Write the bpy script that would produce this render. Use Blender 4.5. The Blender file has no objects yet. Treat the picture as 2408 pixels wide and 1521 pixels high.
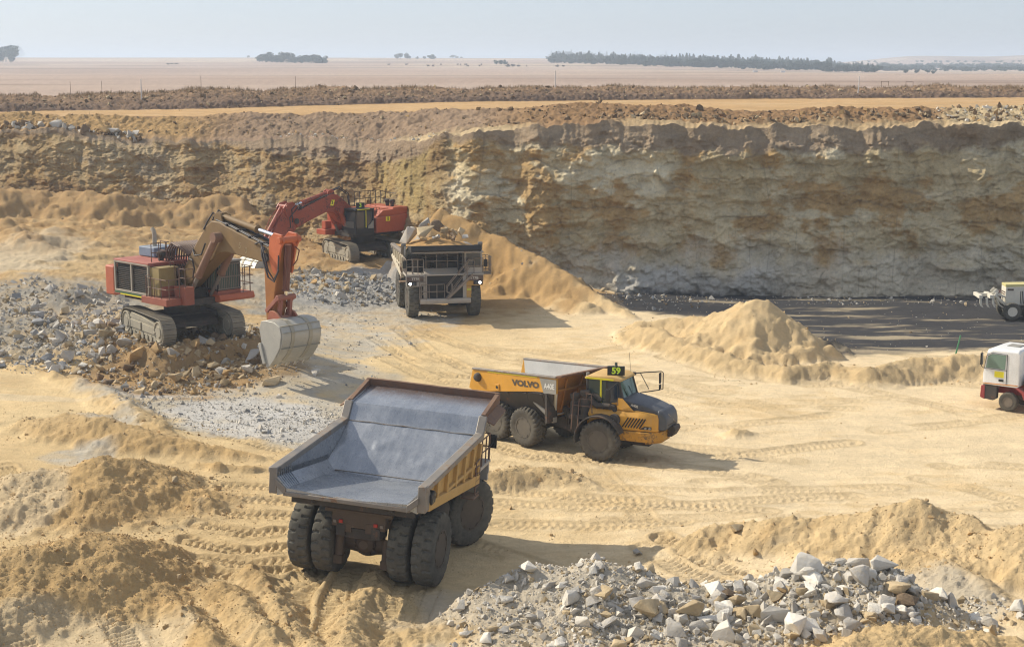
import bpy, bmesh, math, random
import numpy as np
from mathutils import Vector, Matrix, Euler

random.seed(7)
sc = bpy.context.scene
COL = sc.collection
R = math.radians

# ------------------------------------------------------------------ camera, sky, sun, exposure
PITCH = math.atan(610.5 / 3600.0)
CAM_H = 18.0
cam_d = bpy.data.cameras.new('camera')
cam_d.sensor_width = 36.0
cam_d.lens = 36.0 * 3600.0 / 2408.0
cam_d.clip_start = 0.5
cam_d.clip_end = 30000.0
cam = bpy.data.objects.new('camera', cam_d)
cam.location = (0, 0, CAM_H)
cam.rotation_euler = (math.pi / 2 - PITCH, 0, 0)
COL.objects.link(cam)
sc.camera = cam

SUN_EL, SUN_AZ = R(37.5), R(156)      # azimuth of the sun, measured from +x towards +y
S_DIR = Vector((math.cos(SUN_AZ) * math.cos(SUN_EL), math.sin(SUN_AZ) * math.cos(SUN_EL), math.sin(SUN_EL)))
world = bpy.data.worlds.new('World')
sc.world = world
world.use_nodes = True
wn, wl = world.node_tree.nodes, world.node_tree.links
sky = wn.new('ShaderNodeTexSky')
sky.sky_type = 'NISHITA'
sky.sun_disc = False
sky.sun_elevation = SUN_EL
sky.sun_rotation = math.pi / 2 - SUN_AZ
sky.altitude = 1500
sky.air_density = 0.85
sky.dust_density = 4.0
sky.ozone_density = 4.0
bg = wn['Background']
bg.inputs['Strength'].default_value = 0.148
hz_mix = wn.new('ShaderNodeMix'); hz_mix.data_type = 'RGBA'      # thin white high haze over the clear sky
hz_mix.inputs[0].default_value = 0.64
hz_mix.inputs[7].default_value = (2.6, 2.70, 2.86, 1)
wl.new(sky.outputs[0], hz_mix.inputs[6])
wl.new(hz_mix.outputs[2], bg.inputs['Color'])

sun_d = bpy.data.lights.new('sun', 'SUN')
sun_d.energy = 3.7
sun_d.angle = R(0.55)
sun_d.color = (1.0, 0.92, 0.78)
sun = bpy.data.objects.new('sun', sun_d)
sun.rotation_euler = S_DIR.to_track_quat('Z', 'Y').to_euler()
sun.location = (-60, 40, 60)
COL.objects.link(sun)

sc.view_settings.view_transform = 'Standard'
sc.view_settings.look = 'None'
sc.view_settings.exposure = 0.54
sc.view_settings.gamma = 1.0
sc.render.engine = 'CYCLES'
sc.cycles.use_denoising = True
sc.cycles.filter_width = 1.15
sc.cycles.max_bounces = 6
sc.cycles.diffuse_bounces = 3
sc.cycles.glossy_bounces = 3
sc.cycles.transmission_bounces = 4
sc.cycles.volume_bounces = 1
sc.cycles.use_adaptive_sampling = True

# ------------------------------------------------------------------ surveying: photo pixel (2408 x 1521) to a point of the place
_C, _S = math.cos(PITCH), math.sin(PITCH)


def ray(px, py):
    a = (px - 1204.0) / 3600.0
    b = -(py - 760.5) / 3600.0
    return a, _C + b * _S, -_S + b * _C


def at(px, py, z=0.0):
    a, b, c = ray(px, py)
    k = (z - CAM_H) / c
    return (a * k, b * k, z)


def atd(px, py, d):
    a, b, c = ray(px, py)
    k = d / b
    return (a * k, d, CAM_H + c * k)


# ------------------------------------------------------------------ noise on arrays
def _hash(ix, iy, iz):
    h = (ix.astype(np.int64) * 374761393 + iy.astype(np.int64) * 668265263 + iz.astype(np.int64) * 2147483647 * 3) & 0xFFFFFFFF
    h = ((h ^ (h >> 13)) * 1274126177) & 0xFFFFFFFF
    h = ((h ^ (h >> 16)) * 2246822519) & 0xFFFFFFFF
    return ((h ^ (h >> 15)) & 0xFFFFFF) / float(0x1000000)


def vnoise(x, y, seed=0):
    x = np.asarray(x, float); y = np.asarray(y, float)
    ix, iy = np.floor(x), np.floor(y)
    fx, fy = x - ix, y - iy
    ux, uy = fx * fx * fx * (fx * (fx * 6 - 15) + 10), fy * fy * fy * (fy * (fy * 6 - 15) + 10)
    s = np.full(ix.shape, seed)

    def g(dx, dy):
        a = _hash(ix + dx, iy + dy, s) * (2 * math.pi)
        return np.cos(a) * (fx - dx) + np.sin(a) * (fy - dy)
    n = (g(0, 0) * (1 - ux) + g(1, 0) * ux) * (1 - uy) + (g(0, 1) * (1 - ux) + g(1, 1) * ux) * uy
    return n * 1.5


def fbm(x, y, seed=0, octv=4, gain=0.5, lac=2.03):
    t = 0; a = 1.0; tot = 0
    for o in range(octv):
        t = t + a * vnoise(x + 17.3 * o, y - 9.1 * o, seed + o)
        tot += a
        a *= gain
        x = x * lac; y = y * lac
    return t / tot * 1.4


def cells(x, y, seed=0):
    """F1, F2 and a random id of the nearest cell"""
    ix, iy = np.floor(x), np.floor(y)
    f1 = np.full(np.shape(x), 9.0); f2 = f1.copy(); cid = np.zeros(np.shape(x))
    for dx in (-1, 0, 1):
        for dy in (-1, 0, 1):
            cx, cy = ix + dx, iy + dy
            s = np.full(ix.shape, seed)
            px = cx + _hash(cx, cy, s); py = cy + _hash(cx, cy, s + 7)
            d = np.hypot(x - px, y - py)
            m = d < f1
            f2 = np.where(m, f1, np.minimum(f2, d))
            cid = np.where(m, _hash(cx, cy, s + 13), cid)
            f1 = np.where(m, d, f1)
    return f1, f2, cid


def sstep(a, b, x):
    t = np.clip((x - a) / (b - a), 0, 1)
    return t * t * (3 - 2 * t)


def lerp(a, b, t):
    return a + (b - a) * t


# ------------------------------------------------------------------ tagging
def tag(o, label=None, cat=None, group=None, kind=None):
    if label: o['label'] = label
    if cat: o['category'] = cat
    if group: o['group'] = group
    if kind: o['kind'] = kind
    return o


def empty(name, loc=(0, 0, 0), rz=0.0, scale=1.0, parent=None, rx=0.0):
    o = bpy.data.objects.new(name, None)
    o.empty_display_size = 0.5
    o.location = loc
    o.rotation_euler = (rx, 0, rz)
    o.scale = (scale,) * 3
    o.parent = parent
    COL.objects.link(o)
    return o


def mesh_np(name, V, F, mat, parent=None, colors=None, smooth=True, kind=None):
    """mesh from arrays; F is (n,4) or (n,3)"""
    me = bpy.data.meshes.new(name)
    V = np.ascontiguousarray(V, np.float32); F = np.ascontiguousarray(F, np.int32)
    k = F.shape[1]
    me.vertices.add(len(V)); me.vertices.foreach_set('co', V.ravel())
    me.loops.add(F.size); me.loops.foreach_set('vertex_index', F.ravel())
    me.polygons.add(len(F))
    me.polygons.foreach_set('loop_start', np.arange(0, F.size, k, dtype=np.int32))
    me.polygons.foreach_set('use_smooth', np.full(len(F), smooth))
    me.update(calc_edges=True)
    if colors is not None:
        ca = me.color_attributes.new('Col', 'FLOAT_COLOR', 'POINT')
        c4 = np.ones((len(V), 4), np.float32); c4[:, :3] = colors
        ca.data.foreach_set('color', c4.ravel())
    if mat: me.materials.append(mat)
    o = bpy.data.objects.new(name, me)
    o.parent = parent
    COL.objects.link(o)
    if kind: o['kind'] = kind
    return o


def grid_faces(nr, nc):
    i = np.arange(nr * nc).reshape(nr, nc)
    return np.stack([i[:-1, :-1].ravel(), i[:-1, 1:].ravel(), i[1:, 1:].ravel(), i[1:, :-1].ravel()], 1)


# ------------------------------------------------------------------ materials
def new_mat(name):
    m = bpy.data.materials.new(name)
    m.use_nodes = True
    nt = m.node_tree
    return m, nt.nodes, nt.links, nt.nodes['Principled BSDF']


def nnoise(N, L, vec, scale, detail=6, rough=0.6):
    n = N.new('ShaderNodeTexNoise')
    n.inputs['Scale'].default_value = scale
    n.inputs['Detail'].default_value = detail
    n.inputs['Roughness'].default_value = rough
    if vec is not None: L.new(vec, n.inputs['Vector'])
    return n.outputs['Fac']


def nmap(N, L, val, a, b, c, d):
    n = N.new('ShaderNodeMapRange')
    n.inputs[1].default_value, n.inputs[2].default_value = a, b
    n.inputs[3].default_value, n.inputs[4].default_value = c, d
    L.new(val, n.inputs[0])
    return n.outputs[0]


def nmath(N, L, op, a, b):
    n = N.new('ShaderNodeMath'); n.operation = op
    for i, v in enumerate((a, b)):
        if isinstance(v, (int, float)): n.inputs[i].default_value = v
        else: L.new(v, n.inputs[i])
    return n.outputs[0]


def nmix(N, L, fac, a, b, mode='MIX'):
    n = N.new('ShaderNodeMix'); n.data_type = 'RGBA'; n.blend_type = mode
    n.clamp_factor = True
    if isinstance(fac, (int, float)): n.inputs[0].default_value = fac
    else: L.new(fac, n.inputs[0])
    for i, v in ((6, a), (7, b)):
        if isinstance(v, tuple): n.inputs[i].default_value = (*v[:3], 1)
        else: L.new(v, n.inputs[i])
    return n.outputs[2]


def soil_mat(name, bumps=((6, .06), (22, .02)), var=.16, pebble=0.0, rough=.95):
    """earth: the mesh's own zone colour, broken up by noise at several sizes"""
    m, N, L, B = new_mat(name)
    tc = N.new('ShaderNodeTexCoord'); vec = tc.outputs['Object']
    att = N.new('ShaderNodeAttribute'); att.attribute_name = 'Col'
    n1 = nnoise(N, L, vec, 0.55, 5, .65)
    n2 = nnoise(N, L, vec, 4.5, 6, .7)
    v = nmath(N, L, 'ADD', nmap(N, L, n1, .3, .7, -var, var), nmap(N, L, n2, .25, .75, -var, var))
    v = nmath(N, L, 'ADD', v, 1.0)
    mul = N.new('ShaderNodeVectorMath'); mul.operation = 'SCALE'
    L.new(att.outputs['Color'], mul.inputs[0]); L.new(v, mul.inputs['Scale'])
    L.new(mul.outputs[0], B.inputs['Base Color'])
    B.inputs['Roughness'].default_value = rough
    B.inputs['Specular IOR Level'].default_value = 0.148
    h = None
    for s, a in bumps:
        n = nmath(N, L, 'MULTIPLY', nnoise(N, L, vec, s, 8, .68), a)
        h = n if h is None else nmath(N, L, 'ADD', h, n)
    if pebble:
        vo = N.new('ShaderNodeTexVoronoi'); vo.inputs['Scale'].default_value = 9
        L.new(vec, vo.inputs['Vector'])
        p = nmath(N, L, 'MULTIPLY', nmap(N, L, vo.outputs['Distance'], 0, .45, pebble, 0), nmap(N, L, n2, .45, .7, 0, 1))
        h = nmath(N, L, 'ADD', h, p)
    bu = N.new('ShaderNodeBump'); bu.inputs['Strength'].default_value = 1.0
    bu.inputs['Distance'].default_value = 1.0
    L.new(h, bu.inputs['Height']); L.new(bu.outputs[0], B.inputs['Normal'])
    return m


DUST = (.50, .38, .22)


def paint(name, base, rough=.5, metal=0.0, dust=.35, dust_col=DUST, rust=0.0, rust_col=(.16, .07, .035), scale=1.0, var=.12, bump=.004, spec=.4, streak=0.0, side=.22):
    """worn machine surface: base colour, dust lying on what faces up and in patches, rust spots, scratches"""
    m, N, L, B = new_mat(name)
    tc = N.new('ShaderNodeTexCoord'); vec = tc.outputs['Object']
    ge = N.new('ShaderNodeNewGeometry')
    sx = N.new('ShaderNodeSeparateXYZ'); L.new(ge.outputs['Normal'], sx.inputs[0])
    n1 = nnoise(N, L, vec, 1.1 * scale, 6, .65)
    n2 = nnoise(N, L, vec, 7.0 * scale, 8, .7)
    n3 = nnoise(N, L, vec, 38.0 * scale, 4, .6)
    vv = nmath(N, L, 'ADD', nmap(N, L, n1, .3, .7, 1 - var, 1 + var), nmap(N, L, n3, .3, .7, -var * .6, var * .6))
    mul = N.new('ShaderNodeVectorMath'); mul.operation = 'SCALE'
    mul.inputs[0].default_value = base; L.new(vv, mul.inputs['Scale'])
    c = mul.outputs[0]
    rg = rough
    if rust:
        rf = nmap(N, L, nmath(N, L, 'ADD', nmath(N, L, 'MULTIPLY', n1, .5), nmath(N, L, 'MULTIPLY', n2, .5)), .62 - rust * .25, .68 - rust * .2, 0, .9)
        c = nmix(N, L, rf, c, rust_col)
    if streak:
        mp = N.new('ShaderNodeMapping'); mp.inputs['Scale'].default_value = (5, 5, .35)
        L.new(vec, mp.inputs['Vector'])
        st = nnoise(N, L, mp.outputs[0], 1.6 * scale, 6, .7)
        c = nmix(N, L, nmap(N, L, st, .48, .72, 0, streak), c, dust_col)
    if dust:
        up = nmap(N, L, sx.outputs['Z'], -.2, .9, side, 1.0)
        df = nmath(N, L, 'MULTIPLY', up, nmap(N, L, nmath(N, L, 'ADD', nmath(N, L, 'MULTIPLY', n1, .6), nmath(N, L, 'MULTIPLY', n2, .4)), .32, .70, dust * .08, dust * 1.4))
        c = nmix(N, L, df, c, dust_col)
        B.inputs['Roughness'].default_value = rough
        L.new(nmath(N, L, 'ADD', rough, nmath(N, L, 'MULTIPLY', df, .45)), B.inputs['Roughness'])
        if metal:
            L.new(nmath(N, L, 'MULTIPLY', nmath(N, L, 'SUBTRACT', 1.0, df), metal), B.inputs['Metallic'])
    else:
        L.new(nmap(N, L, n2, .3, .7, rough - .08, rough + .1), B.inputs['Roughness'])
        B.inputs['Metallic'].default_value = metal
    L.new(c, B.inputs['Base Color'])
    B.inputs['Specular IOR Level'].default_value = spec
    if bump:
        bu = N.new('ShaderNodeBump'); bu.inputs['Distance'].default_value = 1.0
        L.new(nmath(N, L, 'MULTIPLY', n2, bump), bu.inputs['Height'])
        L.new(bu.outputs[0], B.inputs['Normal'])
    return m


def plain(name, base, rough=.6, metal=0.0, emit=None, es=0.0, alpha=1.0):
    m, N, L, B = new_mat(name)
    B.inputs['Base Color'].default_value = (*base, 1)
    B.inputs['Roughness'].default_value = rough
    B.inputs['Metallic'].default_value = metal
    if emit:
        B.inputs['Emission Color'].default_value = (*emit, 1)
        B.inputs['Emission Strength'].default_value = es
    return m
# ------------------------------------------------------------------ the pit floor: one height function
EX1 = dict(pos=(-19.92, 91.19, 1.8), yaw=R(-54.5), s=1.12)
EX2 = dict(pos=(-12.75, 130.23, 1.6), yaw=R(-61), s=1.07)
NEAR = dict(pos=(-5.12, 52.42, 0.0), yaw=R(75.3), s=1.03, roll=R(3.4))
FAR = dict(pos=(-5.89, 114.15, 0.0), yaw=R(-79.6), s=1.07)


def around(e, pts, z):
    c, s = math.cos(e['yaw']), math.sin(e['yaw'])
    return [(e['pos'][0] + (x * c - y * s) * e['s'], e['pos'][1] + (x * s + y * c) * e['s'], z) for x, y in pts]


CP = [at(*p) for p in (
    (1000, 800, 0), (1300, 850, 0), (1700, 920, 0), (2100, 950, 0), (2420, 930, 0), (2400, 1100, 0), (1500, 1150, 0), (1200, 1000, 0), (2000, 1150, 0),
    (1150, 1200, 0), (1300, 1450, -.1), (560, 1180, .15), (800, 1510, -.2), (1200, 1520, 0), (850, 830, .2), (800, 930, 0), (600, 970, .1), (700, 1020, 0),
    (1080, 745, 0), (1250, 760, 0), (2700, 1100, 0), (2700, 900, 0), (1400, 1000, 0), (1700, 1050, 0), (600, 1330, 0), (1400, 800, 0), (1150, 690, .5),
    (1500, 737, -.1), (1900, 730, -.4), (2420, 715, -.4), (2200, 760, -.3), (2420, 800, -.2), (2100, 810, -.2), (2800, 700, -.4), (2800, 800, -.2), (1700, 700, -.4),
    (400, 850, .8), (300, 880, .6), (500, 860, .7), (350, 905, .4), (450, 925, .1), (560, 870, .9), (620, 880, .8), (674, 868, .95), (740, 880, .45), (760, 820, .6), (560, 930, .1), (700, 830, 1.0),
    (60, 760, 1.2), (150, 820, 1.0), (50, 700, 1.9), (200, 750, 1.5), (130, 885, .7), (0, 830, 1.1), (180, 700, 2.0), (-150, 800, 1.4), (-150, 900, 1.0),
    (0, 560, 3.8), (100, 605, 3.3), (140, 640, 2.9), (60, 645, 2.9), (200, 560, 3.7), (350, 560, 3.4), (350, 512, 4.2), (150, 512, 4.5), (0, 500, 4.8), (210, 605, 3.1),
    (440, 605, 2.5), (560, 600, 2.3), (640, 550, 3.1), (-200, 560, 3.9), (-200, 500, 4.8), (260, 680, 2.0), (620, 640, 1.7), (560, 660, 1.7),
    (700, 615, 1.5), (930, 632, 1.3), (690, 560, 2.3), (850, 525, 2.4), (980, 535, 1.9), (700, 735, .35), (800, 735, .1), (900, 735, 0), (650, 700, .9), (740, 785, .3),
    (30, 1000, .6), (100, 950, .7), (300, 1015, .5), (450, 1070, .3), (30, 1200, .25), (60, 1260, .2), (30, 1500, .1), (250, 1495, 0), (340, 1510, 0), (-150, 1200, .3), (-150, 1450, .2),
    (1620, 1330, .15), (1800, 1320, .5), (2000, 1330, .8), (2200, 1400, 1.0), (2400, 1460, 1.1), (2650, 1400, 1.0), (1500, 1400, .1), (1300, 1520, .5), (1700, 1520, .6), (2100, 1520, .6))]
CP += around(EX1, [(-3, -2), (-3, 2), (0, -2), (0, 2), (2.6, -1.95), (2.6, 1.95), (0, 0)], 1.8)
CP += around(EX2, [(-3, -2), (-3, 2), (0, -2), (0, 2), (2.8, -1.95), (2.8, 1.95), (0, 0)], 1.6)
CP += around(FAR, [(0, 2), (0, -2), (4.6, 2), (4.6, -2), (7, 0)], 0.0)
for _x, _y in ((-1.5, 2.2), (0, 2.2), (0, -2.2), (4.6, 2.1), (4.6, -2.1), (-1.5, -2.2), (2, 0)):
    _p = around(NEAR, [(_x, _y)], 0)[0]
    CP.append((_p[0], _p[1], _y * NEAR['s'] * math.sin(NEAR['roll'])))
CP = np.array(CP)
_D = np.hypot(CP[:, None, 0] - CP[None, :, 0], CP[:, None, 1] - CP[None, :, 1])
_A = np.block([[-_D + np.eye(len(CP)) * .15, np.ones((len(CP), 1))], [np.ones((1, len(CP))), np.zeros((1, 1))]])
_W = np.linalg.solve(_A, np.append(CP[:, 2], 0))


def rbf(x, y):
    out = np.full(x.shape, _W[-1])
    for i in range(len(CP)):
        out -= _W[i] * np.sqrt((x - CP[i, 0]) ** 2 + (y - CP[i, 1]) ** 2 + .3)
    return np.clip(out, -1.0, 5.2)


def poly_dist(x, y, P, ends=True):
    """distance to a polyline, and the interpolated third value and arc length at the nearest point"""
    wsum = np.zeros(x.shape); vsum = np.zeros(x.shape)
    best = np.full(x.shape, 1e9); val = np.zeros(x.shape); arc = np.zeros(x.shape); side = np.zeros(x.shape); lat = np.zeros(x.shape)
    a0 = 0.0
    gx, gy = P[-1][0] - P[0][0], P[-1][1] - P[0][1]
    gl = math.hypot(gx, gy) + 1e-9
    for p, q in zip(P[:-1], P[1:]):
        dx, dy = q[0] - p[0], q[1] - p[1]
        l2 = dx * dx + dy * dy + 1e-9
        t = np.clip(((x - p[0]) * dx + (y - p[1]) * dy) / l2, 0, 1)
        ex, ey = x - (p[0] + t * dx), y - (p[1] + t * dy)
        d = np.hypot(ex, ey)
        w_ = 1 / (d * d + .04) ** 2
        wsum += w_; vsum += w_ * (p[2] + t * (q[2] - p[2]))
        m = d < best
        best = np.where(m, d, best)
        val = np.where(m, p[2] + t * (q[2] - p[2]), val)
        arc = np.where(m, a0 + t * math.sqrt(l2), arc)
        side = np.where(m, np.sign(dx * ey - dy * ex), side)
        lat = np.where(m, (gx * ey - gy * ex) / gl, lat)
        a0 += math.sqrt(l2)
    return (best, val, arc, side) if ends else (best, vsum / wsum, arc, lat)


def L3(*p): return [at(*q) for q in p]


# crest line, slope (left of travel, right of travel), crest rounding
RIDGES = {
    'spoil': (L3((1590, 1280, .35), (1650, 1245, .9), (1720, 1228, 1.1), (1800, 1216, 1.5), (1900, 1225, 1.5), (1960, 1217, 1.7), (2060, 1197, 2.2), (2170, 1179, 2.6), (2250, 1203, 2.3), (2330, 1243, 2.2), (2410, 1233, 2.6), (2560, 1215, 3.0), (2700, 1220, 2.8)), .75, .50, .25),
    'spoil_lobe': (L3((2060, 1250, 1.5), (2260, 1345, 1.5), (2420, 1440, 1.35), (2560, 1500, 1.2)), .5, .5, .5),
    'cone': (L3((1742, 712, 2.8), (1772, 706, 3.25), (1806, 712, 3.1)), .68, .68, .08),
    'cone_tail': (L3((1500, 757, .7), (1580, 752, .8), (1660, 745, 1.3), (1740, 720, 2.3)), .55, .55, .3),
    'front_berm': (L3((1485, 768, .5), (1530, 768, 1.15), (1600, 800, .8), (1720, 838, .75), (1850, 862, .7), (1960, 858, .6), (2050, 868, .8), (2120, 848, 1.0), (2210, 838, 1.1), (2310, 836, 1.1), (2480, 830, 1.1), (2700, 825, 1.1)), .6, .6, .3),
    'talus': (L3((1040, 492, 6.3), (1090, 515, 5.6), (1150, 545, 4.7), (1300, 620, 2.8), (1400, 688, 1.15), (1492, 744, .1)), .7, 1.05, .25),
    'bench_edge': (L3((60, 622, 3.2), (130, 606, 3.35), (210, 600, 3.35), (290, 603, 3.1)), .12, 1.9, .15),
    'dike': (L3((-260, 815, 1.3), (0, 852, 1.1), (120, 875, .95), (230, 905, 1.0), (300, 945, 1.1), (350, 985, .9), (410, 1035, .6)), .55, .42, .35),
    'heap_a': (L3((60, 985, 1.0), (210, 978, 1.5), (300, 1004, 1.3), (440, 1040, .8), (600, 1075, .3)), .5, .5, .5),
    'heap_b': (L3((-80, 1130, 1.5), (100, 1110, 1.6), (235, 1080, 2.0), (310, 1088, 1.7), (440, 1150, .8)), .42, .36, .4),
    'heap_c': (L3((-90, 1325, 1.7), (60, 1295, 1.8), (225, 1258, 2.0), (262, 1290, 1.7), (350, 1375, .7)), .42, .40, .35),
    'fur_a': (L3((385, 1395, .55), (450, 1450, .5), (520, 1530, .5)), .6, .6, .25),
    'fur_b': (L3((500, 1370, .6), (560, 1400, .6), (600, 1450, .55), (660, 1530, .5)), .6, .6, .25),
    'fur_c': (L3((590, 1330, .4), (640, 1400, .55), (690, 1470, .5), (740, 1530, .4)), .7, .7, .15),
    'fur_d': (L3((890, 1350, .25), (830, 1440, .4), (800, 1530, .4)), .6, .6, .2),
    'scrap': (L3((1150, 1112, .5), (1230, 1095, .65), (1330, 1110, .5), (1385, 1140, .2)), .5, .5, .3),
    'cutbank': (L3((420, 1080, .45), (520, 1092, .5), (650, 1098, .35)), .25, 1.2, .1),
    'rubble': (L3((1050, 1450, .3), (1120, 1400, .9), (1230, 1352, 1.35), (1380, 1322, 1.75), (1500, 1345, 1.5), (1620, 1385, 1.25), (1750, 1372, 1.4), (1890, 1335, 1.95), (2090, 1345, 2.1), (2180, 1400, 1.7), (2290, 1480, 1.1)), .8, .22, .4),
    'toe_heap': (L3((1960, 1530, 1.7), (2100, 1478, 1.9), (2240, 1472, 1.8), (2360, 1500, 1.4), (2450, 1560, 1.2)), .7, .4, .4),
    'pile_face': (L3((690, 630, 1.5), (780, 640, 1.3), (870, 645, 1.2), (935, 648, .9)), .3, .4, .4),
    'mid_dirt': (L3((1160, 660, 1.0), (1230, 655, 1.3), (1300, 690, .8), (1380, 715, .6)), .5, .5, .5),
    'ramp_edge': (L3((-200, 470, 5.6), (0, 520, 4.7), (60, 560, 4.2), (140, 590, 3.6)), .4, .6, .4),
    'pale_mound': (L3((440, 485, 5.2), (500, 462, 6.0), (545, 462, 6.0), (600, 505, 4.6)), .7, .6, .4),
    'left_dirt': (L3((130, 690, 2.4), (200, 678, 2.6), (270, 690, 2.2)), .5, .5, .4),
    'left_apron': (L3((-300, 430, 7.0), (0, 442, 6.9), (130, 452, 6.4), (260, 462, 6.2), (380, 478, 5.4), (450, 490, 5.0)), .45, .5, .6),
    'ex_mound': (around(EX1, [(-3.0, -2.7), (2.2, -2.9), (3.3, -2.2), (3.4, 2.4), (2.0, 3.2)], 1.85), .5, .95, .5),
    'rub_bank': (L3((-200, 735, 2.9), (40, 742, 2.7), (150, 765, 2.3), (250, 795, 1.9)), .3, .42, .5),
    'mound_front': (L3((285, 800, 1.85), (400, 818, 1.85), (500, 812, 1.7), (580, 800, 1.6)), .5, .8, .3),
    'road_scrap': (L3((1700, 1020, .05), (1740, 1013, .3), (1775, 1016, .1)), .4, .4, .2),
}


def smax(a, b, k):
    h = np.clip(.5 + .5 * (a - b) / k, 0, 1)
    return b + (a - b) * h + k * h * (1 - h)


# tyre and crawler tracks pressed into the floor: pixel path, width, depth, lug pitch, pattern
def trk(pts, w=.95, dep=.07, pitch=.34, kind='chev'):
    return ([at(a, b, 0)[:2] + (0,) for a, b in pts], w, dep, pitch, kind)


TRACKS = [
    trk([(690, 1345), (560, 1360), (420, 1345)], dep=.12), trk([(760, 1345), (640, 1395), (520, 1400)], dep=.1),
    trk([(700, 1290), (560, 1300), (440, 1275)], dep=.12), trk([(700, 1250), (580, 1262), (470, 1240)], dep=.1),
    trk([(690, 1190), (600, 1185), (480, 1170)], dep=.08), trk([(690, 1160), (560, 1150), (470, 1155)], dep=.08),
    trk([(690, 1220), (600, 1218), (500, 1212)], dep=.08), trk([(700, 1320), (600, 1330), (480, 1320)], dep=.08),
    trk([(760, 1340), (700, 1400), (690, 1530)], 1.0, .16, .3, 'bar'), trk([(830, 1345), (790, 1410), (760, 1530)], 1.0, .12, .3, 'bar'),
    trk([(930, 1370), (900, 1440), (880, 1530)], 1.0, .08, .3, 'chev'), trk([(1000, 1380), (970, 1450), (960, 1530)], 1.0, .08, .3, 'chev'),
    trk([(860, 1350), (850, 1420), (820, 1530)], 1.0, .08, .3, 'bar'),
    trk([(930, 770), (1010, 830), (1130, 880), (1250, 900)], dep=.09), trk([(880, 800), (960, 850), (1060, 885), (1150, 890)], dep=.08),
    trk([(960, 760), (1080, 810), (1200, 840), (1330, 860)], dep=.06), trk([(900, 850), (1000, 890), (1080, 905)], dep=.06),
    trk([(1010, 790), (1140, 830), (1300, 870), (1500, 900)], dep=.05), trk([(1480, 800), (1640, 855), (1800, 880), (2000, 895)], dep=.04),
    trk([(1560, 840), (1700, 878), (1900, 905), (2200, 900)], dep=.04), trk([(1450, 900), (1700, 950), (2000, 960)], dep=.03),
    trk([(1160, 1050), (1250, 1075), (1400, 1085), (1700, 1075), (2000, 1040)], dep=.05), trk([(1170, 1090), (1400, 1145), (1700, 1160), (2100, 1150)], dep=.03),
    trk([(1160, 1180), (1350, 1195), (1600, 1190), (2000, 1170)], dep=.04), trk([(1180, 1230), (1400, 1240), (1600, 1230)], dep=.04),
    trk([(1150, 1150), (1300, 1165), (1500, 1180), (1800, 1210)], dep=.04), trk([(1560, 1270), (1640, 1320), (1740, 1370)], 1.0, .1, .32, 'chev'),
    trk([(1520, 1290), (1600, 1345), (1690, 1390)], 1.0, .06, .32, 'chev'), trk([(1250, 1030), (1400, 1100), (1500, 1200), (1560, 1290)], dep=.03),
    trk([(10, 1120), (55, 1180), (90, 1250)], 1.0, .1, .26, 'bar'), trk([(0, 1380), (30, 1450), (45, 1530)], 1.1, .1, .26, 'bar'),
    trk([(262, 1460), (285, 1490), (310, 1530)], .9, .08, .26, 'bar'), trk([(830, 1400), (880, 1460), (930, 1530)], 1.0, .08, .28, 'bar'),
    trk([(880, 1180), (720, 1130), (640, 1060), (520, 1030)], dep=.05), trk([(650, 1060), (560, 1040), (430, 1025)], dep=.07),
    trk([(900, 1060), (760, 1045), (640, 1035)], dep=.05), trk([(40, 575), (90, 610), (140, 640)], .9, .06, .4, 'chev'),
    trk([(0, 590), (60, 625), (110, 650)], .9, .06, .4, 'chev'),
]
_rg = random.Random(3)
for _ in range(46):
    _x0 = _rg.uniform(900, 2300); _y0 = _rg.uniform(800, 1280)
    _l = _rg.uniform(150, 420); _sl = _rg.uniform(-.12, .22); _cv = _rg.uniform(-.0004, .0004)
    TRACKS.append(trk([(_x0 + _l * t, _y0 + _sl * _l * t + _cv * (_l * t) ** 2 + 20 * _sl * t) for t in (0, .25, .5, .75, 1)], dep=_rg.uniform(.008, .032), pitch=_rg.uniform(.3, .42)))


def disc(px, py, z, rx, ry, x, y, seed):
    c = at(px, py, z)
    n = fbm(x * .35, y * .35, seed, 3) * .45
    return 1 - sstep(.75, 1.15, np.hypot((x - c[0]) / rx, (y - c[1]) / ry) + n)


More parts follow.
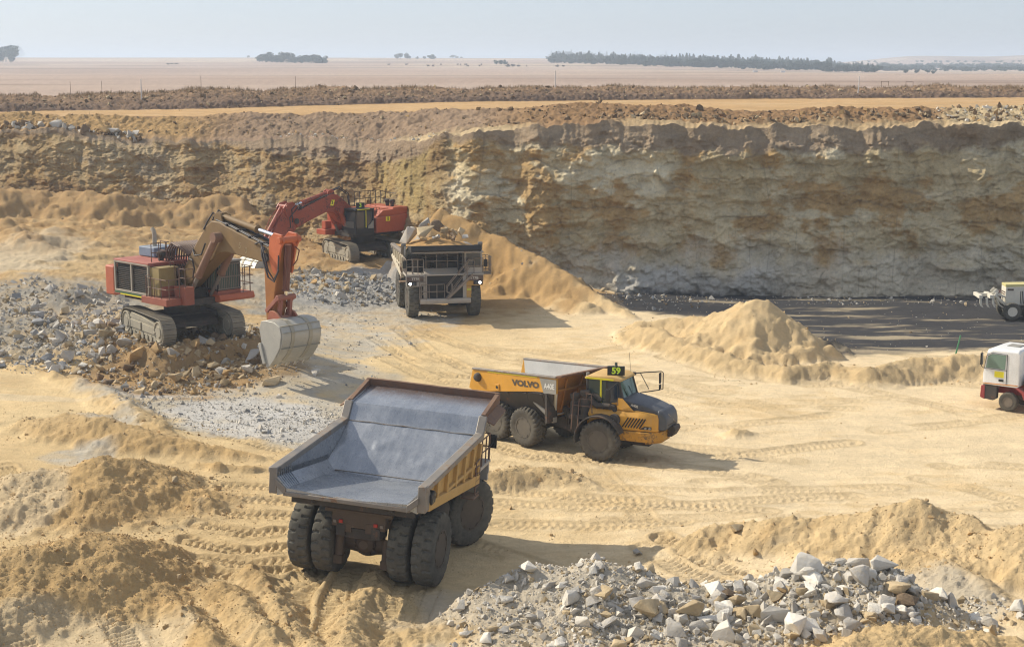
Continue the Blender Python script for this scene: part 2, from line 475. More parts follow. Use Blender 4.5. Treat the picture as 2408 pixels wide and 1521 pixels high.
def floor_height(x, y, names=None):
    """height of the floor and the masks used for colour"""
    h = rbf(x, y)
    rid = np.zeros(x.shape)
    wob = fbm(x * .5, y * .5, 31, 3)
    for k, (P, sl, sr, rd) in RIDGES.items():
        if names is not None and k in names: continue
        P_ = np.array(P)
        lo, hi = P_.min(0) - 9, P_.max(0) + 9
        m = (x > lo[0]) & (x < hi[0]) & (y > lo[1]) & (y < hi[1])
        if not m.any(): continue
        d, zc, arc, lat = poly_dist(x[m], y[m], P, False)
        s = lerp(sr, sl, sstep(-.7, .7, lat / (d + .3)))
        d = d * (1 + .28 * wob[m]) + .2 * vnoise(x[m] * 1.3, y[m] * 1.3, 77)
        d = np.maximum(d, 0)
        zz = zc - s * (np.sqrt(d * d + rd * rd) - rd) + .18 * vnoise(x[m] * .8, y[m] * .8, 5) * sstep(2, 0, d)
        # rills running down the slope
        zz += -.06 * np.abs(vnoise(x[m] * 2.2, y[m] * .7, 9)) * sstep(.1, .7, d)
        old = h[m]
        new = smax(zz, old, .12)
        rid[m] = np.maximum(rid[m], sstep(.02, .35, zz - old))
        h[m] = new
    rut = np.zeros(x.shape); lugs = np.zeros(x.shape)
    flat = 1 - rid
    for P, w, dep, pitch, kind in TRACKS:
        P_ = np.array(P)
        lo, hi = P_.min(0) - 1.2, P_.max(0) + 1.2
        m = (x > lo[0]) & (x < hi[0]) & (y > lo[1]) & (y < hi[1])
        if not m.any(): continue
        d, _, arc, side = poly_dist(x[m], y[m], P)
        ins = sstep(w * .5 + .05, w * .5 - .06, d)
        rim = np.exp(-((d - w * .5 - .12) / .13) ** 2)
        sd = d * side
        if kind == 'chev': ph = arc / pitch + np.abs(sd) * .9 + (side > 0) * .5
        else: ph = arc / pitch + sd * .15
        lug = sstep(-.1, .45, np.cos(ph * 2 * math.pi)) * sstep(w * .5, w * .42, d)
        brk = sstep(-.6, -.1, fbm(arc * .35 + 11, sd * .6 + dep * 90, 55, 2))
        f = (.35 + .65 * flat[m])
        dh = (-dep * 1.3 * ins + dep * 1.0 * rim * (.5 + .6 * vnoise(arc * 1.7, sd * 2, 3)) + lug * ins * min(.12, dep * 1.15)) * brk * f
        h[m] += dh
        rut[m] = np.maximum(rut[m], (ins * .6 + rim) * brk)
        lugs[m] = np.maximum(lugs[m], lug * ins * brk)
    # the ground itself
    backl = sstep(116, 124, y + 3 * wob) * sstep(-6, -12, x)
    h += backl * .55 * fbm(x * .22, y * .3, 21, 4, .55) + backl * .3 * np.maximum(0, vnoise(x * .6, y * .7, 22))
    wild = sstep(100, 112, y + 3 * wob) * sstep(2, -6, x) + .5 * sstep(86, 98, y) * sstep(-8, -14, x)
    rough = np.clip(.10 + rid * .9 + .7 * wild, 0, 1)
    h += .10 * fbm(x * .18, y * .18, 1, 3) + .075 * fbm(x * .7, y * .7, 2, 4, .6) * (.1 + rough)
    cl = fbm(x * 2.6, y * 2.6, 4, 4, .6)
    lump = np.maximum(0, vnoise(x * 1.9, y * 1.9, 8)) ** 1.6 * sstep(-.1, .5, fbm(x * .25, y * .25, 6, 2) + .5 * rid)
    h += rough * (.085 * cl + .07 * lump + .075 * np.maximum(0, vnoise(x * 8.1, y * 8.1, 14)) ** 1.3 * sstep(80, 60, y) + .09 * np.maximum(0, vnoise(x * 4.3, y * 4.3, 10)) ** 1.4) + .010 * (1 - rough) * cl
    st = fbm(x * .35 + .1 * y, y * 2.1, 12, 4, .6)
    h += (1 - rough) * .022 * st
    return h, rid, rut


SAND_L = np.array((.70, .535, .30)); SAND = np.array((.58, .415, .21)); OCHRE = np.array((.41, .25, .10)); BROWN = np.array((.21, .135, .075))
GREY = np.array((.42, .375, .295)); BLUEGREY = np.array((.34, .325, .295)); COAL = np.array((.042, .042, .046)); PALE = np.array((.60, .52, .38))


def floor_color(x, y, h, rid, rut):
    c = np.empty(x.shape + (3,))
    n1 = fbm(x * .12, y * .12, 40, 4); n2 = fbm(x * .6, y * .9, 41, 4)
    c[:] = SAND_L * lerp(np.array((.97, .95, .90)), np.array((1.07, 1.10, 1.20)), sstep(-6, 8, x)[..., None])
    def mix(col, m):
        nonlocal c
        c = c + (col - c) * np.clip(m, 0, 1)[..., None]
    mix(SAND, sstep(-.1, .7, n1 * .6 + n2 * .5) * .75)
    mix(SAND * .93, rid * .8)
    mix(SAND * np.array((.80, .74, .64)), sstep(-6, -10, x + 2 * n1) * sstep(74, 68, y) * (.25 + .6 * rid))
    mix(OCHRE, sstep(.15, .9, n2) * rid * .35)
    mix(SAND * .8, np.clip(rut, 0, 1) * .55)
    # pale polished patches
    for a in ((30, 1210, .2, 2.2, 3.5), (170, 1500, 0, 3.0, 1.5), (370, 1500, 0, 1.3, 1.5), (300, 930, .3, 3, 1), (60, 940, .6, 4, .8)):
        mix(np.array((.62, .50, .32)), disc(*a, x, y, 3) * .6)
    # browner, moister earth round the benches on the left
    br = sstep(96, 112, y + 4 * n1) * sstep(4, -3, x + 5 * n1) + .4 * sstep(80, 92, y) * sstep(-9, -14, x)
    mix(lerp(OCHRE, BROWN, .12), np.clip(br, 0, 1) * (.6 + .38 * sstep(-.3, .5, n2)))
    mix(OCHRE, disc(1230, 680, .8, 7, 6, x, y, 6) * .8)
    mix(OCHRE * 1.1, disc(1150, 560, 3.8, 9, 8, x, y, 16) * .7)
    mix(SAND * .9, disc(0, 600, 3.3, 16, 9, x, y, 7) * .7)
    mix(PALE * .9, disc(60, 600, 3.2, 5, 8, x, y, 8) * .55)
    mix(OCHRE * .85, disc(230, 690, 2.2, 4, 4, x, y, 17) * .8)
    mix(OCHRE * .9, disc(700, 560, 2.4, 5, 6, x, y, 18) * .7)
    mix(np.array((.36, .225, .10)), sstep(116, 124, y) * sstep(-4, -12, x) * (.35 + .5 * rid) * (.6 + .4 * sstep(-.4, .3, n2)))
    # crushed grey rock
    for a in ((60, 760, 1.3, 9, 9), (170, 800, 1.2, 6, 6), (120, 700, 1.8, 6, 5), (560, 960, .1, 6.5, 4.5), (650, 990, .05, 5, 4.5), (740, 1000, 0, 4, 5), (420, 940, .1, 5, 3), (740, 880, .4, 5, 5), (780, 800, .3, 5, 8),
              (820, 740, .2, 7, 6), (800, 670, 1.0, 6.5, 6), (900, 690, .6, 4, 5), (700, 690, .8, 5, 6), (610, 690, 1.2, 4, 7), (560, 780, 1.3, 6, 5), (250, 1010, .4, 1.6, 2.2), (200, 1070, .5, 1.5, 1.5)):
        mix(GREY * (.82 if a[1] < 900 and a[0] < 700 else 1.1), disc(*a, x, y, 12) * (.5 + .45 * sstep(-.4, .4, n2)))
    for a in ((820, 690, .8, 4.5, 5), (870, 660, 1.0, 4, 4)):
        mix(BLUEGREY, disc(*a, x, y, 14) * .8)
    for a in ((560, 965, .1, 4.5, 2.5), (640, 1000, .1, 4, 3), (330, 920, .3, 3, 1.6)):
        mix(np.array((.52, .50, .46)), disc(*a, x, y, 15) * .75)
    mix(np.array((.50, .43, .32)), disc(1500, 1440, .6, 7, 4.2, x, y, 19) * .75)
    mix(GREY * 1.05, disc(1850, 1420, 1.0, 8.2, 3.2, x, y, 20) * .75)
    mix(np.array((.52, .45, .34)), disc(1250, 1400, .4, 4, 3, x, y, 21) * .7)
    mix(SAND, disc(2180, 1500, 1.6, 4.0, 1.6, x, y, 22))
    # mound under the left excavator
    mix(OCHRE * .9, disc(400, 850, 1.1, 5.5, 6, x, y, 23) * .9 + 0 * x)
    mix(np.array((.33, .215, .10)), disc(520, 850, .9, 5.0, 5, x, y, 24) * .85)
    mix(np.array((.30, .20, .10)), disc(330, 830, 1.2, 3.5, 5, x, y, 25) * .7)
    # coal floor below the right wall
    c0 = at(1480, 735, -.2); c1 = at(1960, 845, -.2); c2 = at(2310, 822, -.2)
    ins = sstep(-.8, 1.2, y - np.interp(x, [c0[0] - 1.2, c0[0], c0[0] + 7, c1[0], c2[0], c2[0] + 40], [128, c0[1], c0[1] - 2.5, c1[1], c2[1], c2[1] + .5]) + 1.0 * n2)
    ins = ins * sstep(c0[0] - 2.5, c0[0] - .5, x)
    streak = fbm(x * .10, y * .55, 60, 5, .6)
    cm = ins * sstep(-.40, .04, streak + .25 * sstep(104, 116, y) - .22 * sstep(113, 118, y) + .05)
    mix(np.array((.30, .25, .17)), ins * .85)
    mix(COAL, cm * .97)
    bl = disc(1520, 715, -.2, 4.5, 3.5, x, y, 61) + disc(1700, 728, -.3, 5, 2, x, y, 62)
    mix(COAL * .8, np.clip(bl, 0, 1) * .9)
    # tones drifting across everything, and the odd damp grey blotch
    dm = sstep(.5, .95, fbm(x * .35, y * .8, 71, 3))
    mix(np.array((.40, .34, .24)), dm * .35 * (1 - ins))
    c *= (1 + .07 * n1 + .06 * n2 + .07 * fbm(x * .3 + .1 * y, y * 2.2, 12, 4, .6) * (1 - rid))[..., None]
    return np.clip(c, .01, .9)


M_FLOOR = soil_mat('quarry_sand', bumps=((3.2, .03), (9, .05), (30, .03), (90, .010)), var=.12, pebble=.05)
rows = [30.0]
while rows[-1] < 168: rows.append(rows[-1] + .062 * (max(rows[-1], 40) / 45) ** 1.5)
NC = 860
yy, tt = np.meshgrid(np.array(rows), np.linspace(-1, 1, NC), indexing='ij')
xx = tt * (.46 * yy + 2.0)
HEAPS = {'spoil': ('spoil', 'spoil_lobe'), 'cone': ('cone', 'cone_tail')}
hh, rid_, rut_ = floor_height(xx, yy)
cc = floor_color(xx, yy, hh, rid_, rut_)
mesh_np('pit_floor', np.stack([xx, yy, hh], -1).reshape(-1, 3), grid_faces(len(rows), NC), M_FLOOR, colors=cc.reshape(-1, 3), kind='structure')


def gz(x, y):
    """height of the floor under single points"""
    iy = np.clip(np.searchsorted(rows, y) - 1, 0, len(rows) - 2)
    out = []
    for a, b, i in zip(np.atleast_1d(x), np.atleast_1d(y), np.atleast_1d(iy)):
        j = int(round((a / (.46 * rows[i] + 2.0) + 1) / 2 * (NC - 1)))
        out.append(hh[i, min(max(j, 0), NC - 1)])
    return np.array(out)


# ------------------------------------------------------------------ the highwall and everything above it, column by column
cols = np.arange(-620.0, 3040.0, 2.3)
ncol = len(cols)


def prof(tab, k):
    """interpolate a table {px: (row, d)} over the columns"""
    p = sorted(tab)
    return np.interp(cols, p, [tab[q][k] for q in p])


RIM = {-600: (292, 156), 0: (308, 152), 120: (304, 151), 300: (326, 149), 500: (331, 147), 620: (329, 145.5), 700: (322, 144), 800: (330, 142), 900: (336, 139), 970: (332, 134), 1040: (322, 129.5), 1110: (314, 128.8), 1190: (302, 128.3), 1300: (292, 127.8), 1480: (291, 127), 1700: (301, 127), 1900: (297, 127), 2060: (304, 127), 2180: (292, 126.5), 2330: (291, 126), 2408: (296, 126), 3000: (296, 125)}
BASE = {-600: (472, 150), 0: (484, 146), 250: (492, 143), 450: (503, 141), 640: (540, 138), 800: (545, 136), 900: (540, 133), 980: (530, 128.5), 1040: (560, 125), 1250: (660, 122), 1450: (706, 119.5), 1700: (706, 120), 1900: (702, 120.5), 2200: (692, 121.5), 2408: (680, 122.5), 3000: (670, 122.5)}
K1 = {-600: (278, 158), 0: (294, 154), 120: (290, 153), 300: (312, 151), 500: (317, 149), 700: (312, 146.5), 900: (322, 143), 1040: (312, 136), 1190: (296, 132), 1480: (283, 131), 1900: (288, 131), 2408: (288, 130), 3000: (288, 130)}
K2 = {-600: (278, 163), 0: (273, 158), 500: (274, 154), 800: (268, 150), 1040: (261, 147), 1190: (253, 144), 1300: (249, 142), 1480: (249, 141), 1900: (255, 140), 2200: (254, 140), 2408: (254, 139), 3000: (255, 139)}
K4 = {-600: (275, 158), 0: (263, 168), 500: (256, 173), 1040: (241, 186), 1480: (236, 196), 1900: (233, 199), 2408: (229, 204), 3000: (228, 206)}
K5 = {-600: (237, 172), 0: (227, 180), 500: (216, 185), 1040: (207, 198), 1480: (206, 208), 1900: (206, 211), 2408: (208, 215), 3000: (208, 216)}


def zof(row, d):
    b = -(row - 760.5) / 3600.0
    return CAM_H + d * (-_S + b * _C) / (_C + b * _S)


xr = (cols - 1204.0) / 3600.0        # x = d * xr * k below


def pts(tab):
    d = prof(tab, 1); row = prof(tab, 0)
    b = -(row - 760.5) / 3600.0
    return d, zof(row, d), d * xr / (_C + b * _S)


def soft(a, n):
    k = np.hanning(n * 2 + 1); k /= k.sum()
    return np.convolve(np.pad(a, n, mode='edge'), k, 'valid')


dR, zR, xR = pts(RIM); dB, zB, xB = pts(BASE)
XR = 1 / (_C + 0.12 * _S) * xr        # one lateral scale for all columns, so that a column is a straight line in plan
dR = soft(dR, 26) + 1.1 * fbm(cols * .008, cols * 0 + 2.2, 92, 3); dB = soft(dB, 34) + 1.3 * fbm(cols * .007, cols * 0 + 5.1, 93, 3)
zR = soft(zR, 8)
jag = .9 * fbm(cols * .02, cols * 0 + .3, 90, 4) + .25 * vnoise(cols * .09, cols * 0, 91)
zR = zR + jag * .5
nw = 200
t = np.linspace(0, 1, nw)[:, None] ** .9
rightm = sstep(1030, 1075, cols)[None, :]
# batter: steep at the top, a talus apron at the foot
tb = lerp(t, np.where(t < .28, t * 1.55, .434 + (t - .28) * .786), .75 * rightm)
Wd = lerp(dB, dR, tb)
Wz = lerp(zB - 1.0, zR, t)
# only the lowest metre dives under the floor
Wx = Wd * XR[None, :]
dist_along = np.cumsum(np.append(0, np.hypot(np.diff(dR * XR), np.diff(dR))))[None, :] + 0 * t
S_, Z_ = dist_along, Wz
big = fbm(S_ * .07, Z_ * .12, 100, 3)
med = fbm(S_ * .3, Z_ * .55, 101, 4, .55)
f1, f2, cid = cells(S_ * .42 + .5 * med, Z_ * .62 + .12 * S_ * .3, 102)
blk = (cid - .5) * sstep(.0, .15, f2 - f1)
f1b, f2b, cidb = cells(S_ * 1.1 + .6 * med, Z_ * 1.9, 103)
blkb = (cidb - .5) * sstep(.0, .2, f2b - f1b)
ledge = np.abs(((Z_ * .55 + .5 * big + .25 * med) % 1) - .5) * 2
edge_fade = sstep(0, .11, 1 - t) * sstep(0, .06, t)
disp = (1.2 * big + .55 * med + .42 * blk + .30 * blkb + .30 * ledge * rightm) * (.35 + .65 * edge_fade) * edge_fade
# vertical scrapes of the bucket left of the corner
sc_m = (.35 + .65 * sstep(-.3, .3, fbm(S_ * .2, Z_ * .1, 133, 2))) * sstep(840, 920, cols) * sstep(1060, 1010, cols) * sstep(.15, .4, t) * sstep(1.0, .85, t)
disp = disp * (1 - .6 * sc_m) - sc_m * .22 * np.abs(np.sin((S_ + .9 * (1 - t) ** 2 * 3) * 2.3 + 2.2 * fbm(S_ * .3, Z_ * .08, 134, 2))) ** .7
disp += -.12 * sstep(.82, .9, t) * sstep(1.0, .95, t) * sstep(1150, 1300, cols) * (1 + .3 * med)
fine = .2 * fbm(S_ * 1.6, Z_ * 2.2, 104, 4, .6)
Wd = Wd - disp - fine * edge_fade
Wx = Wd * XR[None, :]

kn = [(dR, zR)]
d1, z1, _ = pts(K1); d2, z2, _ = pts(K2); d4, z4, _ = pts(K4); d5, z5, _ = pts(K5)
zR_s = zR
d3 = d2 + lerp(.8, 5.0, sstep(1050, 1250, cols)); z3 = z2 - lerp(.05, .8, sstep(1050, 1250, cols))
d4 = np.maximum(d4, d3 + 6)
K = [(dR, zR), (d1, z1), (d2, z2), (d3, z3), (d4, z4), (d4 + 1.2, z4 + .5), (d5, z5), (d5 + 5, z5 - .5), (d5 + 14, np.full(ncol, 13.2))]
seg = [14, 52, 12, 40, 10, 60, 14, 12]
PD, PZ, PK = [], [], []
for i, n in enumerate(seg):
    for j in range(n):
        u = j / n
        PD.append(lerp(K[i][0], K[i + 1][0], u)); PZ.append(lerp(K[i][1], K[i + 1][1], u)); PK.append(np.full(ncol, i + u))
far = [260 * 1.055 ** i for i in range(62)]
rgt = sstep(1250, 2000, cols)
rg2 = sstep(1500, 2250, cols)
for d in far:
    dd = np.full(ncol, d)
    rise = lerp(1.0, .15, rgt)
    z = 13.2 + rise * 12.5 * sstep(700, 2600, d) * (1 + .12 * np.sin(cols * .0016 + .8)) + .35 * np.sin(d * .013 + cols * .002) * sstep(300, 500, d) - 3 * rg2 * sstep(500, 1400, d)
    z = z + sstep(300, -700, cols) * 4 * sstep(1500, 2600, d)
    hill = sstep(1850, 2150, cols) * sstep(2100, 3300, d) * 27 * (.85 + .10 * np.sin(cols * .006 + 4.6) + .05 * np.sin(cols * .021)) + (1 - rg2) * 0
    PD.append(dd); PZ.append(z + hill); PK.append(np.full(ncol, 8 + (d - 260) / 8000))
PD, PZ, PK = np.array(PD), np.array(PZ), np.array(PK)
PX = PD * XR[None, :]
bm = np.clip(sstep(.2, .8, PK) * sstep(2.6, 2.0, PK) + sstep(3.9, 4.4, PK) * sstep(7.6, 6.5, PK), 0, 1)
PZ = PZ + bm * (.55 * fbm(PX * .07, PD * .2, 114, 3) + .26 * fbm(PX * .45, PD * .45, 110, 4, .6) + .16 * np.maximum(0, vnoise(PX * 1.3, PD * 1.3, 111)) ** 1.4 + .12 * fbm(PX * 2, PD * 2, 113, 2)) + (1 - bm) * sstep(8, 6, PK) * .04 * fbm(PX * .8, PD * .8, 112, 3) * sstep(0, .6, PK)

# colours: the wall
n_b = fbm(S_ * .10, Z_ * .15, 120, 4); n_m = fbm(S_ * .33, Z_ * .42, 121, 5, .6); n_s = fbm(S_ * .45, Z_ * 1.3, 122, 5, .65); n_p = fbm(S_ * .16 + 7, Z_ * .24, 123, 5, .58)
below = (zR[None, :] - Wz)
CW = np.empty(Wz.shape + (3,))
CLAY = np.array((.66, .535, .32)); OLIVE = np.array((.54, .415, .22)); RUSTY = np.array((.50, .315, .125)); SLATE = np.array((.60, .54, .42)); PALEW = np.array((.76, .66, .45))
CW[:] = CLAY


def wmix(col, m):
    global CW
    CW = CW + (col - CW) * np.clip(m, 0, 1)[..., None]


wmix(OLIVE, sstep(-.15, .35, n_b + .3 * n_s) * .7)
wmix(PALEW, sstep(-.05, .4, -n_b + .4 * n_m) * .85 * sstep(10, 5, below))
wmix(RUSTY, sstep(.10, .36, n_p + .35 * n_s + .22 * np.exp(-((below - 6.2) / 2.4) ** 2)) * .9)
wmix(SLATE, sstep(8.5, 11.5, below + 2.5 * n_m) * .75)
wmix(np.array((.46, .45, .42)), sstep(10.5, 12, below + n_m) * sstep(1400, 1500, cols) * sstep(1950, 1750, cols) * .7)
wmix(COAL * 1.3, sstep(12.6, 13.3, below + .6 * n_m) * sstep(1380, 1450, cols) * sstep(1900, 1650, cols) * .9)
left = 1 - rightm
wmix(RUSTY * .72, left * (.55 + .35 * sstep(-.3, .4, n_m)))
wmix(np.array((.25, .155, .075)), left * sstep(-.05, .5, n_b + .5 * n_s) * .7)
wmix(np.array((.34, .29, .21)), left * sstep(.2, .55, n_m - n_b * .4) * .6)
wmix(np.array((.40, .30, .12)), sc_m * .75)
topd = lerp(1.5, 2.1, sstep(1200, 1500, cols)) * sstep(1040, 1240, cols) * sstep(2520, 2300, cols) + 1.6 * sstep(1030, 960, cols) * sstep(560, 660, cols) + .5
wmix(np.array((.36, .265, .175)), sstep(.35, -.25, below - .75 * topd[None, :] + .5 * n_m + .25 * n_s) * .9)
bed = sstep(.10, .02, np.abs(((Z_ * .85 + .9 * big + .35 * med) % 1) - .5)) * sstep(-.15, .25, fbm(S_ * .22, Z_ * .6, 131, 3)) * rightm
wmix(np.array((.24, .19, .13)), bed * .45)
crack = sstep(.035, .0, np.abs(vnoise(S_ * .35, Z_ * .06, 130)) ) * sstep(-.2, .3, n_m) * rightm
wmix(np.array((.16, .125, .09)), crack * .35)
wmix(np.array((.22, .18, .14)), (sstep(.04, 0, f2b - f1b) * .5 + sstep(.03, 0, f2 - f1) * .5) * .6)
CW *= (1 + .13 * n_m + .15 * n_s)[..., None]
Mw = soil_mat('quarry_rock_face', bumps=((1.6, .35), (6, .16), (20, .05)), var=.17)
mesh_np('highwall', np.stack([Wx, Wd, Wz], -1).reshape(-1, 3), grid_faces(nw, ncol), Mw, colors=np.clip(CW, .01, .9).reshape(-1, 3), kind='structure')

# colours: the plateau
nb = fbm(PX * .05, PD * .05, 140, 4); nm_ = fbm(PX * .6, PD * .6, 141, 4, .6)
CPc = np.empty(PX.shape + (3,))
CPc[:] = np.array((.30, .185, .09))


def pmix(col, m):
    global CPc
    CPc = CPc + (np.array(col) - CPc) * np.clip(m, 0, 1)[..., None]


cl = cols[None, :]
pmix((.40, .255, .105), sstep(560, 380, cl + 60 * nb) * sstep(2.2, 1.9, PK) * .85)
pmix((.29, .205, .135), sstep(400, 620, cl + 80 * nb) * sstep(1250, 1100, cl) * sstep(2.2, 1.9, PK) * .8)
pmix((.27, .16, .075), sstep(1200, 1400, cl) * sstep(2.6, 2.2, PK) * .85)
pmix((.52, .41, .24), sstep(2190, 2260, cl + 30 * nm_) * sstep(2.6, 2.2, PK) * .85)
pmix((.48, .36, .20), sstep(1.15, .8, PK + .2 * nm_) * (sstep(880, 1000, cl) * sstep(1300, 1180, cl) + .75 * sstep(1400, 1500, cl)) * .9)
pmix((.22, .15, .10), sstep(.9, .3, PK) * sstep(880, 640, cl) * .4)
road = sstep(2.6, 3.05, PK) * sstep(4.12, 3.98, PK)
pmix((.50, .315, .14), road * .95)
pmix((.56, .40, .22), road * sstep(0, .5, fbm(PX * .05, PD * .5, 143, 3)) * .6)
b2 = sstep(3.95, 4.15, PK)
pmix((.18, .12, .08), b2 * sstep(7.4, 7.0, PK) * (.5 + .5 * sstep(5.9, 4.8, PK + .4 * nm_)))
pmix((.30, .195, .115), b2 * sstep(5.3, 5.9, PK + .35 * nm_) * .75)
pl = sstep(6.9, 7.5, PK)
pmix((.41, .305, .235), pl)
fld = fbm(PX * .0012, PD * .006, 150, 4)
pmix((.32, .225, .165), pl * sstep(0, .35, fld) * .7)
pmix((.54, .43, .29), pl * sstep(.05, .4, -fld) * sstep(280, 400, PD) * .7)
pmix((.20, .14, .10), pl * sstep(.25, .5, fbm(PX * .003, PD * .03, 151, 3)) * .6)
pmix((.47, .39, .27), pl * sstep(.02, .0, np.abs(PD - 560 - PX * .55)) * 0)
CPc *= (1 + .10 * nm_ + .08 * nb)[..., None]
Mp = soil_mat('topsoil', bumps=((1.5, .12), (6, .06)), var=.13)
r0 = sum(seg[:3]); r1 = sum(seg[:4]); r2 = sum(seg)


def strip(name, a, b, kind='structure'):
    return mesh_np(name, np.stack([PX, PD, PZ], -1)[a:b].reshape(-1, 3), grid_faces(b - a, ncol), Mp, colors=np.clip(CPc, .01, .9)[a:b].reshape(-1, 3), kind=kind)


strip('rim_terrain', 0, r0 + 1)
strip('haul_road', r0, r1 + 1)
strip('bank_terrain', r1, r2 + 1)
strip('plain_terrain', r2, len(PD))


def pz(px, d):
    """plateau height in column px at distance d"""
    j = int(np.clip((px - cols[0]) / 2.3, 0, ncol - 1))
    return float(np.interp(d, PD[:, j], PZ[:, j])), float(d * XR[j])
# ------------------------------------------------------------------ rocks
def rock_template(seed, flat=1.0, n=15, detail=True):
    rg = random.Random(seed)
    bm = bmesh.new()
    for _ in range(n):
        while True:
            p = Vector((rg.uniform(-1, 1), rg.uniform(-1, 1), rg.uniform(-1, 1)))
            if .55 < max(abs(p.x), abs(p.y), abs(p.z)) and p.length < 1.25: break
        bm.verts.new((p.x * rg.uniform(.75, 1.05) * .5, p.y * .42, p.z * .38 * flat))
    r = bmesh.ops.convex_hull(bm, input=bm.verts)
    bmesh.ops.delete(bm, geom=list(set(g for g in r['geom_interior'] + r['geom_unused'] if isinstance(g, bmesh.types.BMVert))), context='VERTS')
    if detail:
        bmesh.ops.bevel(bm, geom=list(bm.edges), offset=.014, segments=1, affect='EDGES', profile=.5)
        bmesh.ops.triangulate(bm, faces=bm.faces)
        bmesh.ops.subdivide_edges(bm, edges=[e for e in bm.edges if e.calc_length() > .16], cuts=1)
        bmesh.ops.triangulate(bm, faces=bm.faces)
        from mathutils import noise as mn
        for v in bm.verts:
            q = v.co * 5 + Vector((seed, 0, 0))
            v.co += v.co.normalized() * (.022 * mn.noise(q) + .012 * mn.noise(q * 2.7))
    else:
        bmesh.ops.triangulate(bm, faces=bm.faces)
    bmesh.ops.recalc_face_normals(bm, faces=bm.faces)
    return bm


ROCKS, LOW = [], []
for i in range(16):
    b = rock_template(100 + i, random.Random(i).choice((.7, .9, 1.1)), 9 + i % 6)
    me = bpy.data.meshes.new('rock'); b.to_mesh(me); b.free()
    me.polygons.foreach_set('use_smooth', [True] * len(me.polygons)); me.set_sharp_from_angle(angle=R(24))
    ROCKS.append(me)
for i in range(12):
    b = rock_template(300 + i, 1.0, 10, False)
    LOW.append((np.array([v.co[:] for v in b.verts]), np.array([[v.index for v in f.verts] for f in b.faces])))
    b.free()


def rock_mat(name, base, dark, dust, damt):
    m, N, L, B = new_mat(name)
    tc = N.new('ShaderNodeTexCoord'); oi = N.new('ShaderNodeObjectInfo')
    off = N.new('ShaderNodeVectorMath'); off.operation = 'ADD'
    L.new(tc.outputs['Object'], off.inputs[0]); L.new(oi.outputs['Location'], off.inputs[1])
    vec = off.outputs[0]
    n1 = nnoise(N, L, vec, 2.2, 6, .65); n2 = nnoise(N, L, vec, 11, 8, .7)
    c = nmix(N, L, nmap(N, L, n1, .38, .68, 0, .75), base, dark)
    c = nmix(N, L, nmap(N, L, n2, .42, .62, 0, damt), c, dust)
    hs = N.new('ShaderNodeHueSaturation'); L.new(c, hs.inputs['Color'])
    L.new(nmap(N, L, oi.outputs['Random'], 0, 1, .78, 1.18), hs.inputs['Value'])
    L.new(hs.outputs[0], B.inputs['Base Color'])
    B.inputs['Roughness'].default_value = .9; B.inputs['Specular IOR Level'].default_value = .2
    bu = N.new('ShaderNodeBump'); bu.inputs['Distance'].default_value = 1.0
    L.new(nmath(N, L, 'ADD', nmath(N, L, 'MULTIPLY', n1, .06), nmath(N, L, 'MULTIPLY', n2, .035)), bu.inputs['Height'])
    L.new(bu.outputs[0], B.inputs['Normal'])
    return m


RM = {'white': rock_mat('pale_rock', (.70, .655, .57), (.54, .50, .43), (.64, .55, .40), .4),
      'grey': rock_mat('grey_rock', (.50, .47, .42), (.34, .32, .285), (.54, .45, .31), .5),
      'blue': rock_mat('blue_grey_rock', (.36, .355, .345), (.22, .225, .225), (.40, .37, .31), .35),
      'tan': rock_mat('tan_rock', (.50, .39, .24), (.33, .24, .13), (.52, .40, .23), .5),
      'ochre': rock_mat('ochre_rock', (.44, .28, .12), (.29, .18, .08), (.48, .35, .18), .5),
      'brown': rock_mat('brown_rock', (.22, .15, .09), (.13, .095, .065), (.36, .26, .15), .4)}
RC = {'white': (.63, .575, .48), 'grey': (.48, .44, .37), 'blue': (.33, .325, .31), 'tan': (.48, .37, .22), 'ochre': (.42, .27, .12), 'brown': (.21, .145, .085), 'sand': (.52, .36, .18)}


def place_rock(px, py, z, size, shape, kind, label, group=None, rot=None, tpl=None, lift=.22):
    rg = random.Random(int(px * 31 + py * 17))
    x, y, _ = at(px, py, z)
    o = bpy.data.objects.new('rock', ROCKS[tpl if tpl is not None else rg.randrange(len(ROCKS))])
    g = gz(x, y)[0] if z < 8 else z
    o.location = (x, y, g + lift * size * shape[2])
    o.scale = (size * shape[0], size * shape[1], size * shape[2])
    o.rotation_euler = rot or (rg.uniform(-.3, .3), rg.uniform(-.3, .3), rg.uniform(0, 6.28))
    if not o.data.materials: o.data.materials.append(RM['grey'])
    o.material_slots[0].link = 'OBJECT'; o.material_slots[0].material = RM[kind]
    COL.objects.link(o)
    tag(o, label, 'rock', group or 'rocks lying about the quarry')
    return o


